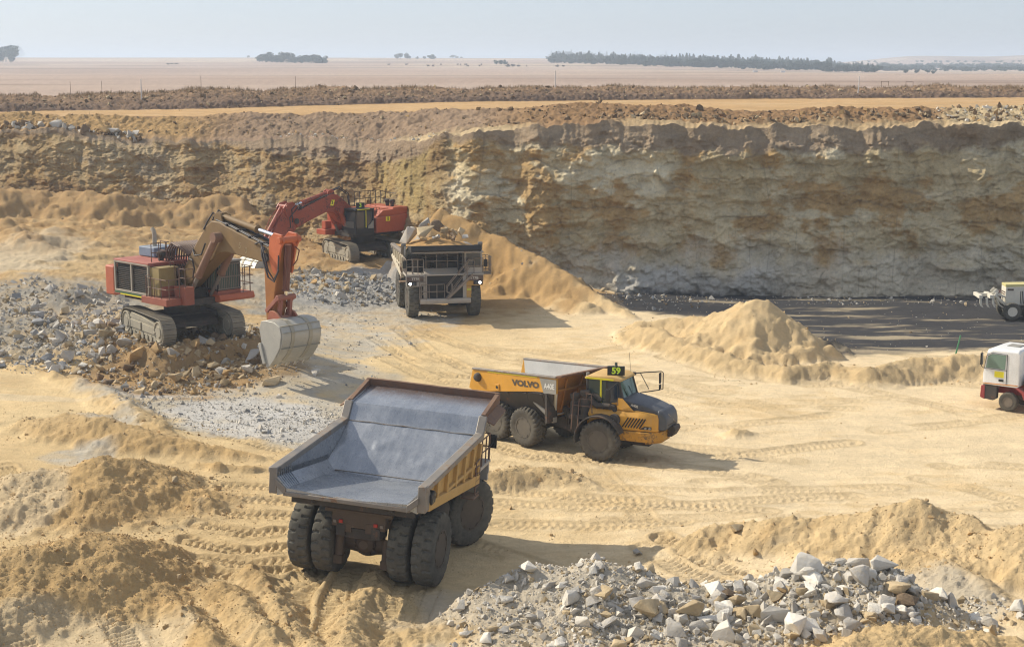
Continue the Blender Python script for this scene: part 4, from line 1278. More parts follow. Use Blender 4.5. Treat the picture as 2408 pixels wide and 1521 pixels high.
# ------------------------------------------------------------------ rigid dump trucks
def steel_bed_mat():
    m, N, L, B = new_mat('worn_bed_steel')
    tc = N.new('ShaderNodeTexCoord'); vec = tc.outputs['Object']
    n1 = nnoise(N, L, vec, .9, 6, .65); n2 = nnoise(N, L, vec, 6, 8, .72)
    mp = N.new('ShaderNodeMapping'); mp.inputs['Scale'].default_value = (.5, 7, .5); L.new(vec, mp.inputs[0])
    n3 = nnoise(N, L, mp.outputs[0], 2.5, 6, .7)
    c = nmix(N, L, nmap(N, L, n1, .35, .7, 0, 1), (.25, .27, .30), (.40, .41, .42))
    c = nmix(N, L, nmap(N, L, n3, .5, .75, 0, .5), c, (.52, .52, .51))
    vo = N.new('ShaderNodeTexVoronoi'); vo.inputs['Scale'].default_value = 2.6; L.new(vec, vo.inputs[0])
    c = nmix(N, L, nmap(N, L, vo.outputs['Distance'], .02, .07, .8, 0), c, (.5, .46, .38))
    sx = N.new('ShaderNodeSeparateXYZ'); L.new(vec, sx.inputs[0])
    rz_ = nmath(N, L, 'MULTIPLY', nmap(N, L, sx.outputs['X'], 5.2, 6.4, 0, 1), nmap(N, L, n2, .3, .6, .3, 1))
    c = nmix(N, L, rz_, c, (.17, .085, .05))
    L.new(c, B.inputs['Base Color'])
    B.inputs['Metallic'].default_value = .5
    L.new(nmap(N, L, n2, .3, .7, .20, .40), B.inputs['Roughness'])
    bu = N.new('ShaderNodeBump'); bu.inputs['Distance'].default_value = 1.0
    L.new(nmath(N, L, 'ADD', nmath(N, L, 'MULTIPLY', n2, .004), nmath(N, L, 'MULTIPLY', n1, .02)), bu.inputs['Height'])
    L.new(bu.outputs[0], B.inputs['Normal'])
    return m


P_BED = steel_bed_mat()
P_BEDY = paint('faded_yellow_body', (.50, .29, .075), .6, dust=.25, rust=.12, streak=.3)
P_BEDW = paint('dusty_cream_body', (.56, .50, .38), .65, dust=.35, rust=.12, streak=.25)
P_EDGE = paint('bare_edge_steel', (.21, .195, .18), .5, .4, dust=.3, rust=.35)
P_RUSTE = paint('rusty_edge_steel', (.14, .075, .05), .7, dust=.2, rust=.7)
P_CAB = paint('dusty_pale_cab', (.38, .36, .33), .6, dust=.45)
P_MAROON = paint('maroon_band', (.085, .055, .05), .6, dust=.35)
T777 = tyre_mesh('tyre', 1.30, .72, 'rock')
P_RIM = paint('dark_rim', (.06, .05, .04), .6, dust=.4, side=.5, dust_col=(.2, .15, .1))
R777 = rim_mesh(1.30, .72, .34, P_RIM, 20)
R777F = rim_mesh(1.30, .72, .26, P_RIM, 20)


def dump_truck(name, D_, label, body_mat, rail_mat, tmat, steer=0.0, lit=False, load=False, cw=2.62, cdz=0.0):
    root = empty(name, D_['pos'], D_['yaw'], D_['s'])
    if D_.get('roll'): root.rotation_euler = (Matrix.Rotation(D_['yaw'], 3, 'Z') @ Matrix.Rotation(D_['roll'], 3, 'X')).to_euler()
    tag(root, label, 'dump truck', 'rigid dump trucks')
    # wheels: four in pairs at the back, two steered in front
    for y, o, sp in ((2.22, 1, .1), (1.36, -1, .3), (-1.36, 1, .5), (-2.22, -1, .9)):
        wheel(root, T777, R777, tmat, 0, y, 1.30, o, 0, sp)
    for y, o in ((2.08, 1), (-2.08, -1)):
        wheel(root, T777, R777F, tmat, 4.57, y, 1.30, o, steer, .4)
    # chassis
    b = MB()
    for y in (-.62, .62): b.prism([(-1.3, 1.75), (-1.3, 2.15), (1.6, 2.2), (2.6, 1.9), (5.7, 1.9), (5.7, 1.3), (2.2, 1.3), (1.0, 1.7)], 'y', y - .16, y + .16)
    for x in (-1.0, 1.4, 3.0, 5.4): b.box((x, 0, 1.85), (.35, 1.3, .35))
    b.box((4.57, 0, 1.25), (.5, 3.4, .4))
    b.build('chassis', P_DARK, root, .02)
    b = MB()
    b.lathe([(0, -.62), (.30, -.58), (.50, -.3), (.58, .0), (.50, .5), (.4, .9), (0, .95)], 'x', (0, 0, 1.30), 28)
    b.lathe([(.40, -1.0), (.46, -.5), (.52, 0), (.46, .5), (.40, 1.0)], 'y', (0, 0, 1.30), 24)
    b.lathe([(.16, -.70), (.20, -.66), (.30, -.60)], 'x', (0, 0, 1.30), 16)
    for k in range(12):
        t = k * math.pi / 6
        b.box((-.50, .36 * math.cos(t), 1.30 + .36 * math.sin(t)), (.10, .06, .06))
    b.bar((-.1, .5, 1.0), (2.4, .25, 1.3), .28); b.bar((-.1, -.5, 1.0), (2.4, -.25, 1.3), .28)
    b.build('rear_axle', P_GREASE, root, .01)
    for y in (-.86, .86):
        b = MB(); b.cyl((-.72, y, .78), (-.66, y, 1.62), .17, n=20); b.box((-.74, y, .74), (.3, .34, .3)); b.cyl((-.62, y, 2.02), (-.6, y, 2.3), .2, n=20); b.box((-.6, y * .93, 2.35), (.34, .4, .34))
        s = b.build('suspension_strut', P_GREASE, root, .01)
        MB().cyl((-.66, y, 1.60), (-.62, y, 2.04), .12, n=20).build('rod', P_CHROME, s)
    b = MB(); b.box((-1.12, 0, 2.32), (.3, 1.9, .5)); b.box((-1.18, -.45, 2.1), (.2, .4, .35)); b.box((-1.15, .5, 2.05), (.25, .5, .3)); b.box((-1.25, 0, 2.62), (.12, 2.4, .12))
    for k in range(7): b.tube([(-1.2, -.7 + .22 * k, 2.3), (-1.05, -.6 + .2 * k, 1.95), (-.8, -.4 + .14 * k, 1.75)], .028, 6)
    rc = b.build('rear_crossmember', P_GREASE, root, .012)
    for y in (-.62, .62):
        MB().box((-1.29, y, 2.26), (.06, .13, .11)).build('tail_light', P_RED, rc)
        MB().box((-1.29, y * 1.35, 2.24), (.05, .10, .10)).build('tail_light', P_GRAIL, rc)
    for y in (-1.79, 1.79):
        b = MB(); b.prism([(-.12, 2.9), (.06, 2.9), (-.02, .95), (-.12, .8)], 'y', y - .05, y + .05)
        b.build('rock_ejector', P_GREASE, root, .01)
    for y in (-.95, .95):
        b = MB(); b.cyl((1.7, y, 1.45), (2.35, y, 2.6), .15, n=18); b.cyl((2.3, y, 2.5), (2.5, y, 2.85), .10, n=18)
        b.build('hoist_cylinder', P_DARK, root)
    # ---------------- body
    FW = [(1.85, 2.92), (4.05, 4.33), (4.45, 4.92 + cdz * .5), (6.42, 5.18 + cdz)]      # front wall and canopy line
    tail = -2.55
    bed = MB()
    ni, nj = 46, 64
    ii = np.linspace(0, 1, ni); jj = np.linspace(-1, 1, nj)
    fx = np.interp(ii, [0, .42, .55, 1], [p[0] for p in FW]); fz = np.interp(ii, [0, .42, .55, 1], [p[1] for p in FW])
    A, J = np.meshgrid(ii, jj, indexing='ij')
    dent = (.012 * fbm(J * 3, A * 5, 200, 3) + .05 * np.maximum(0, fbm(J * 4 + 3, A * 9, 201, 3)) * np.exp(-((A - .25) / .17) ** 2) + .02 * np.cos(A * 44) * np.exp(-((A - .22) / .16) ** 2)) * (1 - J ** 8) * np.minimum(1, np.minimum(A, 1 - A) * 12)
    X = fx[:, None] - dent * .6; Zm = fz[:, None] + dent
    Zm = Zm + (1 - sstep(0, .3, A)) * (-.10 + .10 * np.abs(J) + .30 * sstep(.80, 1.0, np.abs(J)))
    V = np.stack([X, J * np.minimum(2.44, lerp(2.44, cw, sstep(.45, .6, A))), Zm], -1).reshape(-1, 3)
    V2 = V + np.array((.10, 0, -.14))
    Fq = grid_faces(ni, nj).tolist()
    bed.add(V.tolist(), Fq); bed.add(V2.tolist(), Fq)
    # floor: shallow vee with chamfers up to the side walls
    sec = [(2.44, 1.05), (2.44, .42), (2.10, .06), (0, -.06), (-2.10, .06), (-2.44, .42), (-2.44, 1.05)]
    rings = []
    for x, z in ((tail, 3.50), (-.4, 3.22), (1.6, 2.96), (2.1, 2.92)):
        rings.append([(x, y, z + (dz if abs(y) < 2.44 or dz < .5 else .6)) for y, dz in sec] + [(x, y, z - .12 - (0.0 if abs(y) < 2.3 else .1)) for y, dz in sec[::-1]])
    bed.loft(rings)
    body = bed.build('dump_body', P_BED, root)
    # weld seam and wear bars
    b = MB(); b.tube([(4.05 - .02, y, 4.34 + .012 * math.sin(5 * y)) for y in np.linspace(-2.42, 2.42, 24)], .022, 6)
    b.box((1.92, 0, 3.02), (.05, 4.2, .03))
    b.build('weld_seam', P_EDGE, body)
    for s_ in (1, -1):
        b = MB()
        for k in range(7):
            x = tail + .12 + .17 * k
            z = 3.50 - .128 * (x - tail)
            b.bar((x, 2.10 * s_, z + .065), (x, 2.425 * s_, z + .42), .05, .03)
            b.bar((x, 2.43 * s_, z + .42), (x, 2.43 * s_, 4.05), .05, .03)
        b.build('wear_bar', P_BED, body)
    # side walls: steel inside, painted skin with posts outside
    side = [(tail, 3.40), (tail, 4.08), (tail + .1, 4.2), (4.05, 4.40), (4.45, 4.98 + cdz * .5), (6.42 if cw > 2.5 else 4.8, 5.2 + cdz), (6.42 if cw > 2.5 else 4.8, 5.05 + cdz), (4.75, 4.72 + cdz * .5), (4.2, 4.05), (3.80, 2.62), (3.0, 2.60)]
    for s_ in (1, -1):
        wl_ = MB().prism(side, 'y', s_ * 2.45, s_ * 2.56).build('side_wall', P_BED, body, .01)
        skin = [(tail + .5, 3.36), (tail + .5, 4.0), (3.9, 4.18), (4.25, 4.1), (3.95, 2.62), (3.0, 2.66)]
        sk = MB().prism(skin, 'y', s_ * 2.562, s_ * 2.60).build('side_panel', body_mat, root, .008)
        b = MB()
        b.bar((tail + .4, s_ * 2.66, 3.46), (3.95, s_ * 2.66, 2.76), .16, .34)
        b.build('bottom_rail', body_mat, sk, .02)
        for x0, x1 in ((-1.2, -1.15), (-.1, 0.0), (.9, 1.05), (1.9, 2.1), (2.9, 3.15), (3.75, 4.05)):
            zb = 3.46 - .108 * (x0 - tail - .4) + .15
            MB().bar((x0, s_ * 2.655, zb), (x1, s_ * 2.655, 4.05), .15, .17, up=(1, 0, 0)).build('side_post', body_mat, sk, .02)
        MB().bar((-.1, s_ * 2.65, 3.42), (3.9, s_ * 2.65, 3.38), .13, .12).build('side_post', body_mat, sk, .02)
        b = MB()
        b.prism([(tail - .02, 4.02), (tail - .02, 4.20), (4.02, 4.42), (4.42, 5.00), (4.50, 4.86), (4.12, 4.22)], 'y', s_ * 2.44, s_ * 2.76)
        b.build('top_rail', P_EDGE, root, .03)
        b = MB(); b.prism([(tail - .03, 3.32), (tail - .03, 4.22), (tail + .28, 4.22), (tail + .5, 3.9), (tail + .55, 3.34)], 'y', s_ * 2.44, s_ * 2.72)
        tp = b.build('tail_post', P_EDGE, root, .03)
        b = MB(); b.prism([(tail + .42, 3.50), (tail + .40, 3.82), (tail + .66, 3.95), (tail + .92, 3.78), (tail + .80, 3.52)], 'y', s_ * 2.6, s_ * 2.80)
        lg = b.build('tail_lug', P_BLACK, root, .015)
        b = MB()
        for dx, dz in ((.56, 3.62), (.68, 3.80)): b.cyl((tail + dx, s_ * 2.79, dz), (tail + dx, s_ * 2.812, dz), .07, n=16)
        b.build('lug_hole', P_SIGN, lg)
    b = MB()
    b.prism([(tail - .05, 3.30), (tail - .05, 3.44), (tail + .12, 3.46), (tail + .16, 3.26)], 'y', -2.2, 2.2)
    for s_ in (1, -1): b.plate([(tail - .05, 2.12 * s_, 3.30), (tail - .05, 2.5 * s_, 3.62), (tail - .05, 2.5 * s_, 3.88), (tail - .05, 2.12 * s_, 3.56)], .1)
    b.build('tail_lip', P_EDGE, root, .02)
    b = MB()
    for x in (-1.9, -1.1, -.3, .5, 1.3): b.box((x, 0, 2.86 - .12 * (x + .3)), (.16, 4.3, .26))
    for y in (-1.4, 1.4): b.bar((-2.2, y, 3.2), (1.8, y, 2.72), .2, .28)
    for k in range(5): b.bar((2.3 + .45 * k, 0, 2.98 + .29 * k), (2.32 + .45 * k, 0, 2.78 + .29 * k), 4.6, .14, up=(1, 0, 0))
    b.build('underframe', P_DARK, root, .01)
    # canopy edge
    b = MB(); nseg = 30
    bent = [(.05 * math.sin(3 * t) * (t > .45) + .03 * math.sin(9 * t)) for t in np.linspace(0, 1, nseg)]
    ring = []
    for k, t in enumerate(np.linspace(-1, 1, nseg)):
        y = t * cw; dx = bent[k] * (1 if not load else .2)
        ring.append([(6.36 + dx, y, 5.10 + cdz), (6.36 + dx, y, 5.42 + cdz), (6.46 + dx, y, 5.44 + cdz), (6.56 + dx, y, 5.14 + cdz), (6.46 + dx, y, 5.0 + cdz)])
    b.loft(ring); b.build('canopy_edge', P_RUSTE if not load else P_BLACK, root)
    for s_ in (1, -1):
        b = MB(); b.prism([(4.5, 4.80 + cdz * .5), (4.5, 5.02 + cdz * .5), (6.5, 5.42 + cdz), (6.5, 5.0 + cdz)], 'y', s_ * (cw - .12), s_ * (cw + .04))
        if cw > 2.5: b.plate([(4.4, s_ * 2.6, 4.9), (6.4, s_ * 2.6, 5.06), (6.2, s_ * 3.0, 4.86), (4.6, s_ * 3.0, 4.66)], .05)
        b.build('canopy_side', P_RUSTE if not load else P_BLACK, root, .01)
    b = MB()
    for y in (-1.8, -.9, 0, .9, 1.8): b.bar((4.6, y, 4.72 + cdz * .5), (6.4, y, 5.0 + cdz), .12, .18)
    b.box((6.44, 0, 4.98 + cdz), (.10, 2 * cw - .04, .10))
    b.build('canopy_beam', P_EDGE if load else P_RUSTE, root, .01)
    # ---------------- front end
    xf = 5.72
    b = MB()
    b.box((4.9, 2.0, 2.98), (1.75, 1.25, .10)); b.box((4.9, -2.0, 2.98), (1.75, 1.25, .10)); b.box((4.95, 0, 2.98), (1.6, 2.8, .08))
    b.plate([(5.0, -1.35, 3.34), (5.0, .95, 3.34), (5.75, .95, 3.0), (5.75, -1.35, 3.0)], .06)
    for s_ in (1, -1):
        b.prism([(3.2, 2.9), (3.4, 3.0), (5.7, 3.0), (5.75, 2.55), (5.62, 2.5), (5.6, 2.88), (3.3, 2.85)], 'y', s_ * 1.42, s_ * 2.6)
    b.build('deck', P_CAB, root, .015)
    for y in (1.98, -1.98):
        mb_ = MB().box((xf + .03, y, 2.72), (.12, 1.18, .32)).build('badge_band', P_MAROON, root, .01)
        text('777B', 'lettering', P_WHITE, mb_, face_frame((xf + .093, y, 2.72), (0, 1, 0), (0, 0, 1)), .26, .004, 1.0)
    for s_ in (1, -1):
        b = MB(); b.box((xf, s_ * 2.0, 2.38), (.16, 1.12, .32)); b.build('lamp_panel', P_CAB if s_ < 0 else P_BEDY, root, .01)
        hl = MB().box((xf + .10, s_ * 2.22, 2.42), (.08, .62, .26)).build('lamp_housing', P_BLACK, root, .01)
        for y, on in ((2.34, True), (2.10, False)):
            MB().lathe([(0, .02), (.09, .01), (.10, -.04)], 'x', (xf + .145, s_ * y, 2.42), 16).build('headlight', P_LAMP if (lit and on) else P_GLASS, hl)
    b = MB(); b.box((xf - .12, 0, 2.15), (.25, 2.45, 1.65))
    gr = b.build('radiator', P_BLACK, root, .01)
    b = MB()
    for k in range(12): b.box((xf + .02, 0, 1.42 + .13 * k), (.03, 2.3, .035))
    b.build('grille_bar', P_BLACK, gr)
    b = MB()
    for y in (-1.32, 1.32): b.box((xf, y, 2.2), (.2, .24, 1.75))
    b.box((xf, 0, 2.98), (.2, 2.9, .1))
    b.build('radiator_frame', P_CAB, root, .015)
    b = MB(); b.prism([(xf - .1, 2.2), (xf + .06, 2.2), (xf + .06, 1.4), (xf - .1, 1.4)], 'y', 1.44, 1.78)
    pl_ = b.build('number_panel', P_BEDY, root, .01)
    text('107', 'lettering', P_FLUO if lit else P_WHITE, pl_, face_frame((xf + .068, 1.61, 1.95), (0, 1, 0), (0, 0, 1)), .2, .003)
    b = MB(); b.prism([(5.55, 1.08), (5.55, 1.40), (6.05, 1.42), (6.12, 1.30), (6.05, 1.08)], 'y', -1.70, 1.70); b.build('bumper', P_CAB, root, .03)
    # stairs and hand rails
    p0, p1 = Vector((6.02, .1, 1.42)), Vector((5.95, 1.85, 3.0))
    b = MB()
    for dx in (0, .42): b.bar(p0 + Vector((dx - .25, 0, 0)), p1 + Vector((dx - .25, 0, 0)), .06, .16)
    for k in range(8):
        q = p0.lerp(p1, (k + .5) / 8); b.box((q.x - .04, q.y, q.z), (.40, .2, .03))
    st = b.build('stairs', rail_mat, root)
    b = MB()
    for dx in (-.25, .2):
        A_ = p0 + Vector((dx, -.05, .45)); B_ = p1 + Vector((dx, -.25, .95))
        b.tube([A_ + Vector((0, .25, -.1)), A_ + Vector((0, .02, .0)), A_ + Vector((0, .05, .38)), B_, B_ + Vector((0, .3, 0))], .03, 6)
        b.tube([A_ + Vector((0, .22, -.12)), B_ + Vector((0, .05, -.42))], .026, 6)
        b.tube([p0 + Vector((dx, .35, .3)), p0 + Vector((dx, .35, 1.0))], .026, 6)
        b.tube([p1 + Vector((dx, -.4, -.3)), p1 + Vector((dx, -.4, .75))], .026, 6)
    b.build('handrail', rail_mat, st)
    rail(root, [(5.98, -1.62, 1.42), (5.98, -.05, 1.42)], 4, .95, .026, rail_mat)
    b = MB()
    for x in (5.85,):
        for y in (-1.72, -1.30): b.bar((x + .22, y, 1.2), (x + .05, y, 3.0), .06, .06)
        for k in range(6): b.box((x + .14 - .02 * k, -1.51, 1.45 + .27 * k), (.06, .42, .03))
    b.build('ladder', rail_mat, root)
    rail(root, [(5.70, -2.55, 3.03), (5.70, -1.42, 3.03)], 4, 1.0, .026, rail_mat)
    rail(root, [(5.70, -2.58, 3.03), (4.1, -2.58, 3.03)], 4, 1.0, .026, rail_mat)
    rail(root, [(5.25, -1.2, 3.34), (5.25, .95, 3.34)], 4, 1.0, .026, rail_mat)
    rail(root, [(5.70, 1.35, 3.03), (5.70, 2.6, 3.03)], 3, 1.0, .026, rail_mat)
    rail(root, [(5.4, 2.62, 2.95), (5.4, 3.2, 2.95), (4.1, 3.2, 2.95), (4.1, 2.62, 2.95)], 7, 1.1, .026, rail_mat, mids=(.12, .5))
    MB().box((4.75, 2.9, 2.92), (1.35, .6, .05)).build('side_platform', rail_mat, root)
    # cab on the left front
    b = MB(); b.prism([(4.4, 3.02), (5.6, 3.02), (5.6, 3.42), (4.4, 3.42)], 'y', 1.35, 2.55)
    for x in (4.5, 5.53):
        for y in (1.41, 2.49): b.bar((x, y, 3.4), (x - .04, y, 4.40), .12)
    cb = b.build('cab', P_CAB, root, .02)
    MB().box((5.02, 1.95, 4.42), (1.2, 1.36, .10)).build('cab_roof', P_CAB, cb, .02)
    b = MB(); b.prism([(4.52, 3.42), (5.55, 3.42), (5.51, 4.36), (4.50, 4.36)], 'y', 1.42, 2.48); b.build('window', P_GLASS, cb)
    MB().box((5.0, 1.9, 3.85), (.2, .25, .18)).build('steering_wheel', P_DARK, cb)
    for y in (-2.7, 2.75):
        b = MB(); b.tube([(5.5, y * .92, 3.4), (5.75, y, 3.7), (5.75, y, 4.0)], .025, 6); b.box((5.77, y, 3.72), (.07, .24, .5))
        b.build('mirror', P_BLACK, root)
    b = MB(); b.cyl((4.5, -1.75, 3.0), (4.5, -1.75, 3.85), .30, n=20); b.cyl((4.5, -1.75, 3.85), (4.5, -1.75, 4.0), .36, n=20); b.cyl((4.3, -1.0, 3.0), (4.3, -1.0, 3.7), .22, n=20); b.box((4.3, .3, 3.35), (.9, 1.6, .6))
    b.build('air_cleaner', P_DARK, root, .01)
    b = MB(); b.lathe([(0, -.7), (.42, -.66), (.48, -.4), (.48, .4), (.42, .66), (0, .7)], 'x', (2.2, -1.55, 1.85), 24); b.build('fuel_tank', P_DARK, root, .02); MB().box((2.2, 1.55, 1.8), (1.3, .8, .9)).build('hydraulic_tank', P_DARK, root, .02)
    b = MB(); b.bar((3.3, -2.3, 2.3), (3.3, -2.3, 3.0), .1); b.box((3.35, -2.55, 2.25), (.7, .5, .05)); b.tube([(3.4, -2.72, 2.3), (3.4, -2.72, 3.5), (4.0, -2.72, 3.55)], .03, 6); b.tube([(3.9, -2.72, 2.6), (3.9, -2.72, 3.5)], .03, 6)
    for k in range(5): b.box((3.65, -2.72, 2.3 + .25 * k), (.5, .04, .03))
    b.build('side_ladder', P_RAIL, root)
    return root


near_truck = dump_truck('dump_truck', NEAR, 'empty dump truck with a bare steel bed and yellow sides, seen from behind', P_BEDY, P_RAIL, P_TYRE, steer=R(-24))
far_truck = dump_truck('dump_truck', FAR, 'dump truck piled with rocks, lit headlights, facing the camera beside the red excavator', P_BEDW, P_GRAIL, P_TYRE2, lit=True, load=True, cw=2.28, cdz=-.42)
# its load: rocks heaped in the body
def world_of(D_, p):
    c, s = math.cos(D_['yaw']), math.sin(D_['yaw']); k = D_['s']
    return (D_['pos'][0] + k * (p[0] * c - p[1] * s), D_['pos'][1] + k * (p[0] * s + p[1] * c), D_['pos'][2] + k * p[2])
_rl = random.Random(21)
LOADED = [((.9, -1.9, 4.75), 2.1, (1.0, .75, 1.1), 'grey', 'huge grey slab at the left end of the load in the far dump truck', 1), ((1.6, -.9, 5.05), 1.7, (1.2, .9, .7), 'tan', 'pale tan boulder beside the grey slab in the truck load', 3),
          ((.4, .3, 5.2), 1.3, (1.1, .9, 1.0), 'brown', 'dark boulder on the highest part of the truck load', 5), ((-.3, -.5, 5.45), 1.0, (1.5, .8, .6), 'grey', 'flat grey rock at the very top of the truck load', 10), ((.9, 1.3, 4.95), 1.0, (1, .9, 1), 'tan', 'tan boulder near the right end of the truck load', 7)]
for k in range(34):
    LOADED.append(((_rl.uniform(-1.8, 2.9), _rl.uniform(-2.0, 2.0), 0), _rl.uniform(.4, .95), (1, .9, .9), _rl.choice(['tan', 'grey', 'brown', 'ochre']), 'smaller rock in the load of the far dump truck', None))
for p, s_, sh, kd, lb, tp in LOADED:
    z = (p[2] + .35 if p[2] else 0) or 5.05 + .75 * max(0, 1 - math.hypot((p[0] - .2) / 2.6, p[1] / 2.4))
    o = bpy.data.objects.new('rock', ROCKS[tp if tp is not None else _rl.randrange(16)])
    o.location = world_of(FAR, (p[0], p[1], z)); o.scale = [s_ * FAR['s'] * q for q in sh]
    o.rotation_euler = (_rl.uniform(-.5, .5), _rl.uniform(-.5, .5), _rl.uniform(0, 6))
    o.material_slots[0].link = 'OBJECT'; o.material_slots[0].material = RM[kd]
    COL.objects.link(o)
    tag(o, lb, 'rock', 'rocks loaded in the far dump truck')
nv = 26
gx_, gy_ = np.meshgrid(np.linspace(-2.3, 3.6, nv), np.linspace(-2.42, 2.42, nv), indexing='ij')
gz_ = 4.2 + .8 * np.clip(1 - np.hypot((gx_ - .4) / 3.2, gy_ / 2.7), 0, 1) + .12 * fbm(gx_ * 1.5, gy_ * 1.5, 300, 3) + .12 * gx_ * (gx_ > 1)
ld = mesh_np('load_dirt', np.stack([gx_, gy_, gz_], -1).reshape(-1, 3), grid_faces(nv, nv), M_RUB, colors=np.tile(OCHRE, (nv * nv, 1)))
ld.location = FAR['pos']; ld.rotation_euler = (0, 0, FAR['yaw']); ld.scale = (FAR['s'],) * 3
tag(ld, kind='stuff')
# ------------------------------------------------------------------ articulated hauler
P_YEL = paint('hauler_yellow', (.62, .30, .022), .42, dust=.16, rust=.03, streak=.12, spec=.5)
P_YELD = paint('stained_hauler_yellow', (.50, .24, .02), .5, dust=.15, rust=.5, rust_col=(.07, .045, .03))
P_ORG = paint('grimy_orange_headboard', (.36, .15, .02), .6, dust=.12, rust=.35, streak=.15)
P_GREYP = paint('grey_body_band', (.26, .255, .23), .6, dust=.2)
P_HOOD = paint('dark_hood', (.05, .055, .065), .4, dust=.25, dust_col=(.30, .29, .27), spec=.5)
P_INNER = paint('scoured_light_bed', (.62, .61, .57), .5, .3, dust=.2, dust_col=(.5, .45, .35))
P_HI = plain('yellow_reflective_tape', (.85, .75, .03), .4)
P_ROOF = paint('faded_cab_roof', (.55, .33, .09), .55, dust=.3)
THA = tyre_mesh('tyre', .93, .74, 'chev')
RHA = rim_mesh(.93, .74, .30, paint('hauler_rim', (.10, .088, .07), .6, dust=.4, side=.4, dust_col=(.24, .2, .14)), 14)
HAUL = dict(pos=(3.48, 70.36, 0.0), yaw=R(-26.34), s=1.03)
hr = empty('articulated_hauler', HAUL['pos'], HAUL['yaw'], HAUL['s'])
tag(hr, 'yellow articulated hauler with the number 59 on its cab roof', 'hauler')
MRr = Matrix.Rotation(R(-19.73), 4, 'Z') @ Matrix.Translation((-2.4, 0, 0))    # rear unit: bogie axle at x = 0

# --- rear unit
for x in (0, -1.94):
    for y, o in ((1.33, 1), (-1.33, -1)):
        wheel(hr, THA, RHA, P_TYRE2, x, y, .93, o, 0, x, M=MRr)
b = MB()
for y in (-.45, .45): b.prism([(-2.9, 1.25), (-2.9, 1.55), (1.0, 1.6), (2.2, 1.35), (2.4, 1.1), (2.2, .85), (1.2, 1.0), (-2.7, 1.1)], 'y', y - .12, y + .12)
for x in (0, -1.94): b.box((x, 0, .93), (.45, 2.0, .42))
for y in (-.95, .95): b.bar((-1.94, y, 1.05), (0, y, 1.05), .18, .28)
b.cyl((2.35, 0, .8), (2.35, 0, 1.6), .35, n=20)
b.build('rear_frame', P_DARK, hr, .015, M=MRr)
# body
b = MB()
rz0, rz1, rx0, rx1 = 3.22, 3.58, -3.35, 2.2
b.prism([(rx0, rz0), (rx1, rz1), (rx1, 2.85), (1.0, 2.78), (rx0 + .1, 2.15), (rx0 - .25, 2.28)], 'y', 1.62, 1.75)
b.prism([(rx0, rz0), (rx1, rz1), (rx1, 2.85), (1.0, 2.78), (rx0 + .1, 2.15), (rx0 - .25, 2.28)], 'y', -1.75, -1.62)
body = b.build('dump_body', P_YEL, hr, .02, M=MRr)
b = MB()
for s_ in (1, -1):
    b.plate([(-3.2, 1.60 * s_, 2.5), (2.15, 1.60 * s_, 2.9), (1.5, 1.0 * s_, 1.65), (-2.6, 1.05 * s_, 1.75)], .06 * s_)
    b.plate([(-3.3, 1.61 * s_, rz0 - .02), (2.15, 1.61 * s_, rz1 - .02), (2.15, 1.60 * s_, 2.9), (-3.2, 1.60 * s_, 2.5)], .03 * s_)
b.plate([(-2.6, -1.05, 1.75), (1.5, -1.0, 1.65), (1.5, 1.0, 1.65), (-2.6, 1.05, 1.75)], .06)
b.plate([(-3.55, -1.3, 2.35), (-2.6, -1.05, 1.75), (-2.6, 1.05, 1.75), (-3.55, 1.3, 2.35)], .06)
b.plate([(-3.55, -1.3, 2.35), (-3.2, -1.60, 2.5), (-2.6, -1.05, 1.75)], .05); b.plate([(-3.55, 1.3, 2.35), (-3.2, 1.60, 2.5), (-2.6, 1.05, 1.75)], .05)
b.build('bed_liner', P_INNER, body)
b = MB()
for s_ in (1, -1):
    b.plate([(-3.2, 1.68 * s_, 2.3), (2.0, 1.68 * s_, 2.82), (1.4, 1.12 * s_, 1.55), (-2.5, 1.15 * s_, 1.65)], .05 * s_)
    for x in (-2.2, -1.0, .2, 1.2): b.bar((x, 1.70 * s_, 2.30 + .10 * (x + 3)), (x - .05, 1.18 * s_, 1.62), .12, .1)
b.plate([(-2.5, -1.15, 1.62), (1.4, -1.12, 1.52), (1.4, 1.12, 1.52), (-2.5, 1.15, 1.62)], -.06)
for x in (-2.0, -1.0, 0.0, 1.0): b.box((x, 0, 1.55), (.14, 2.2, .16))
b.build('body_underside', P_DARK, body, .01)
b = MB()
b.plate([(rx1, -1.74, rz1 + .02), (rx1, 1.74, rz1 + .02), (1.35, .98, 1.55), (1.35, -.98, 1.55)], .07)
hb = b.build('headboard', P_ORG, hr, .01, M=MRr)
b = MB()
for y in (-.9, 0, .9): b.bar((2.25, y * 1.2, 3.5), (1.5, y * .8, 1.75), .10, .08, up=(1, 0, 0))
b.bar((2.05, -1.55, 2.95), (2.05, 1.55, 2.95), .1, .1)
b.build('headboard_rib', P_ORG, hb, .01)
b = MB(); b.prism([(rx1 - .02, rz1 - .02), (rx1 - .02, rz1 + .10), (rx1 + .34, rz1 + .16), (rx1 + .34, rz1 + .08)], 'y', -1.76, 1.76)
b.build('headboard_edge', P_RUSTE, hb, .01)
b = MB(); b.bar((rx0, -1.70, rz0 + .02), (rx1, -1.70, rz1 + .02), .2, .09); b.bar((rx0, 1.70, rz0 + .02), (rx1, 1.70, rz1 + .02), .2, .09)
b.build('top_rail', P_EDGE, body, .02)
for y0_, y1_ in ((-1.765, -1.752), (1.752, 1.765)): MB().prism([(1.15, 3.46), (rx1 + .012, 3.50), (rx1 + .012, 2.84), (1.42, 2.78)], 'y', y0_, y1_).build('grey_panel', P_GREYP, body)
MB().prism([(-2.3, 3.205), (1.0, 3.42), (1.0, 3.465), (-2.3, 3.25)], 'y', -1.760, -1.752).build('tape', P_HI, body)
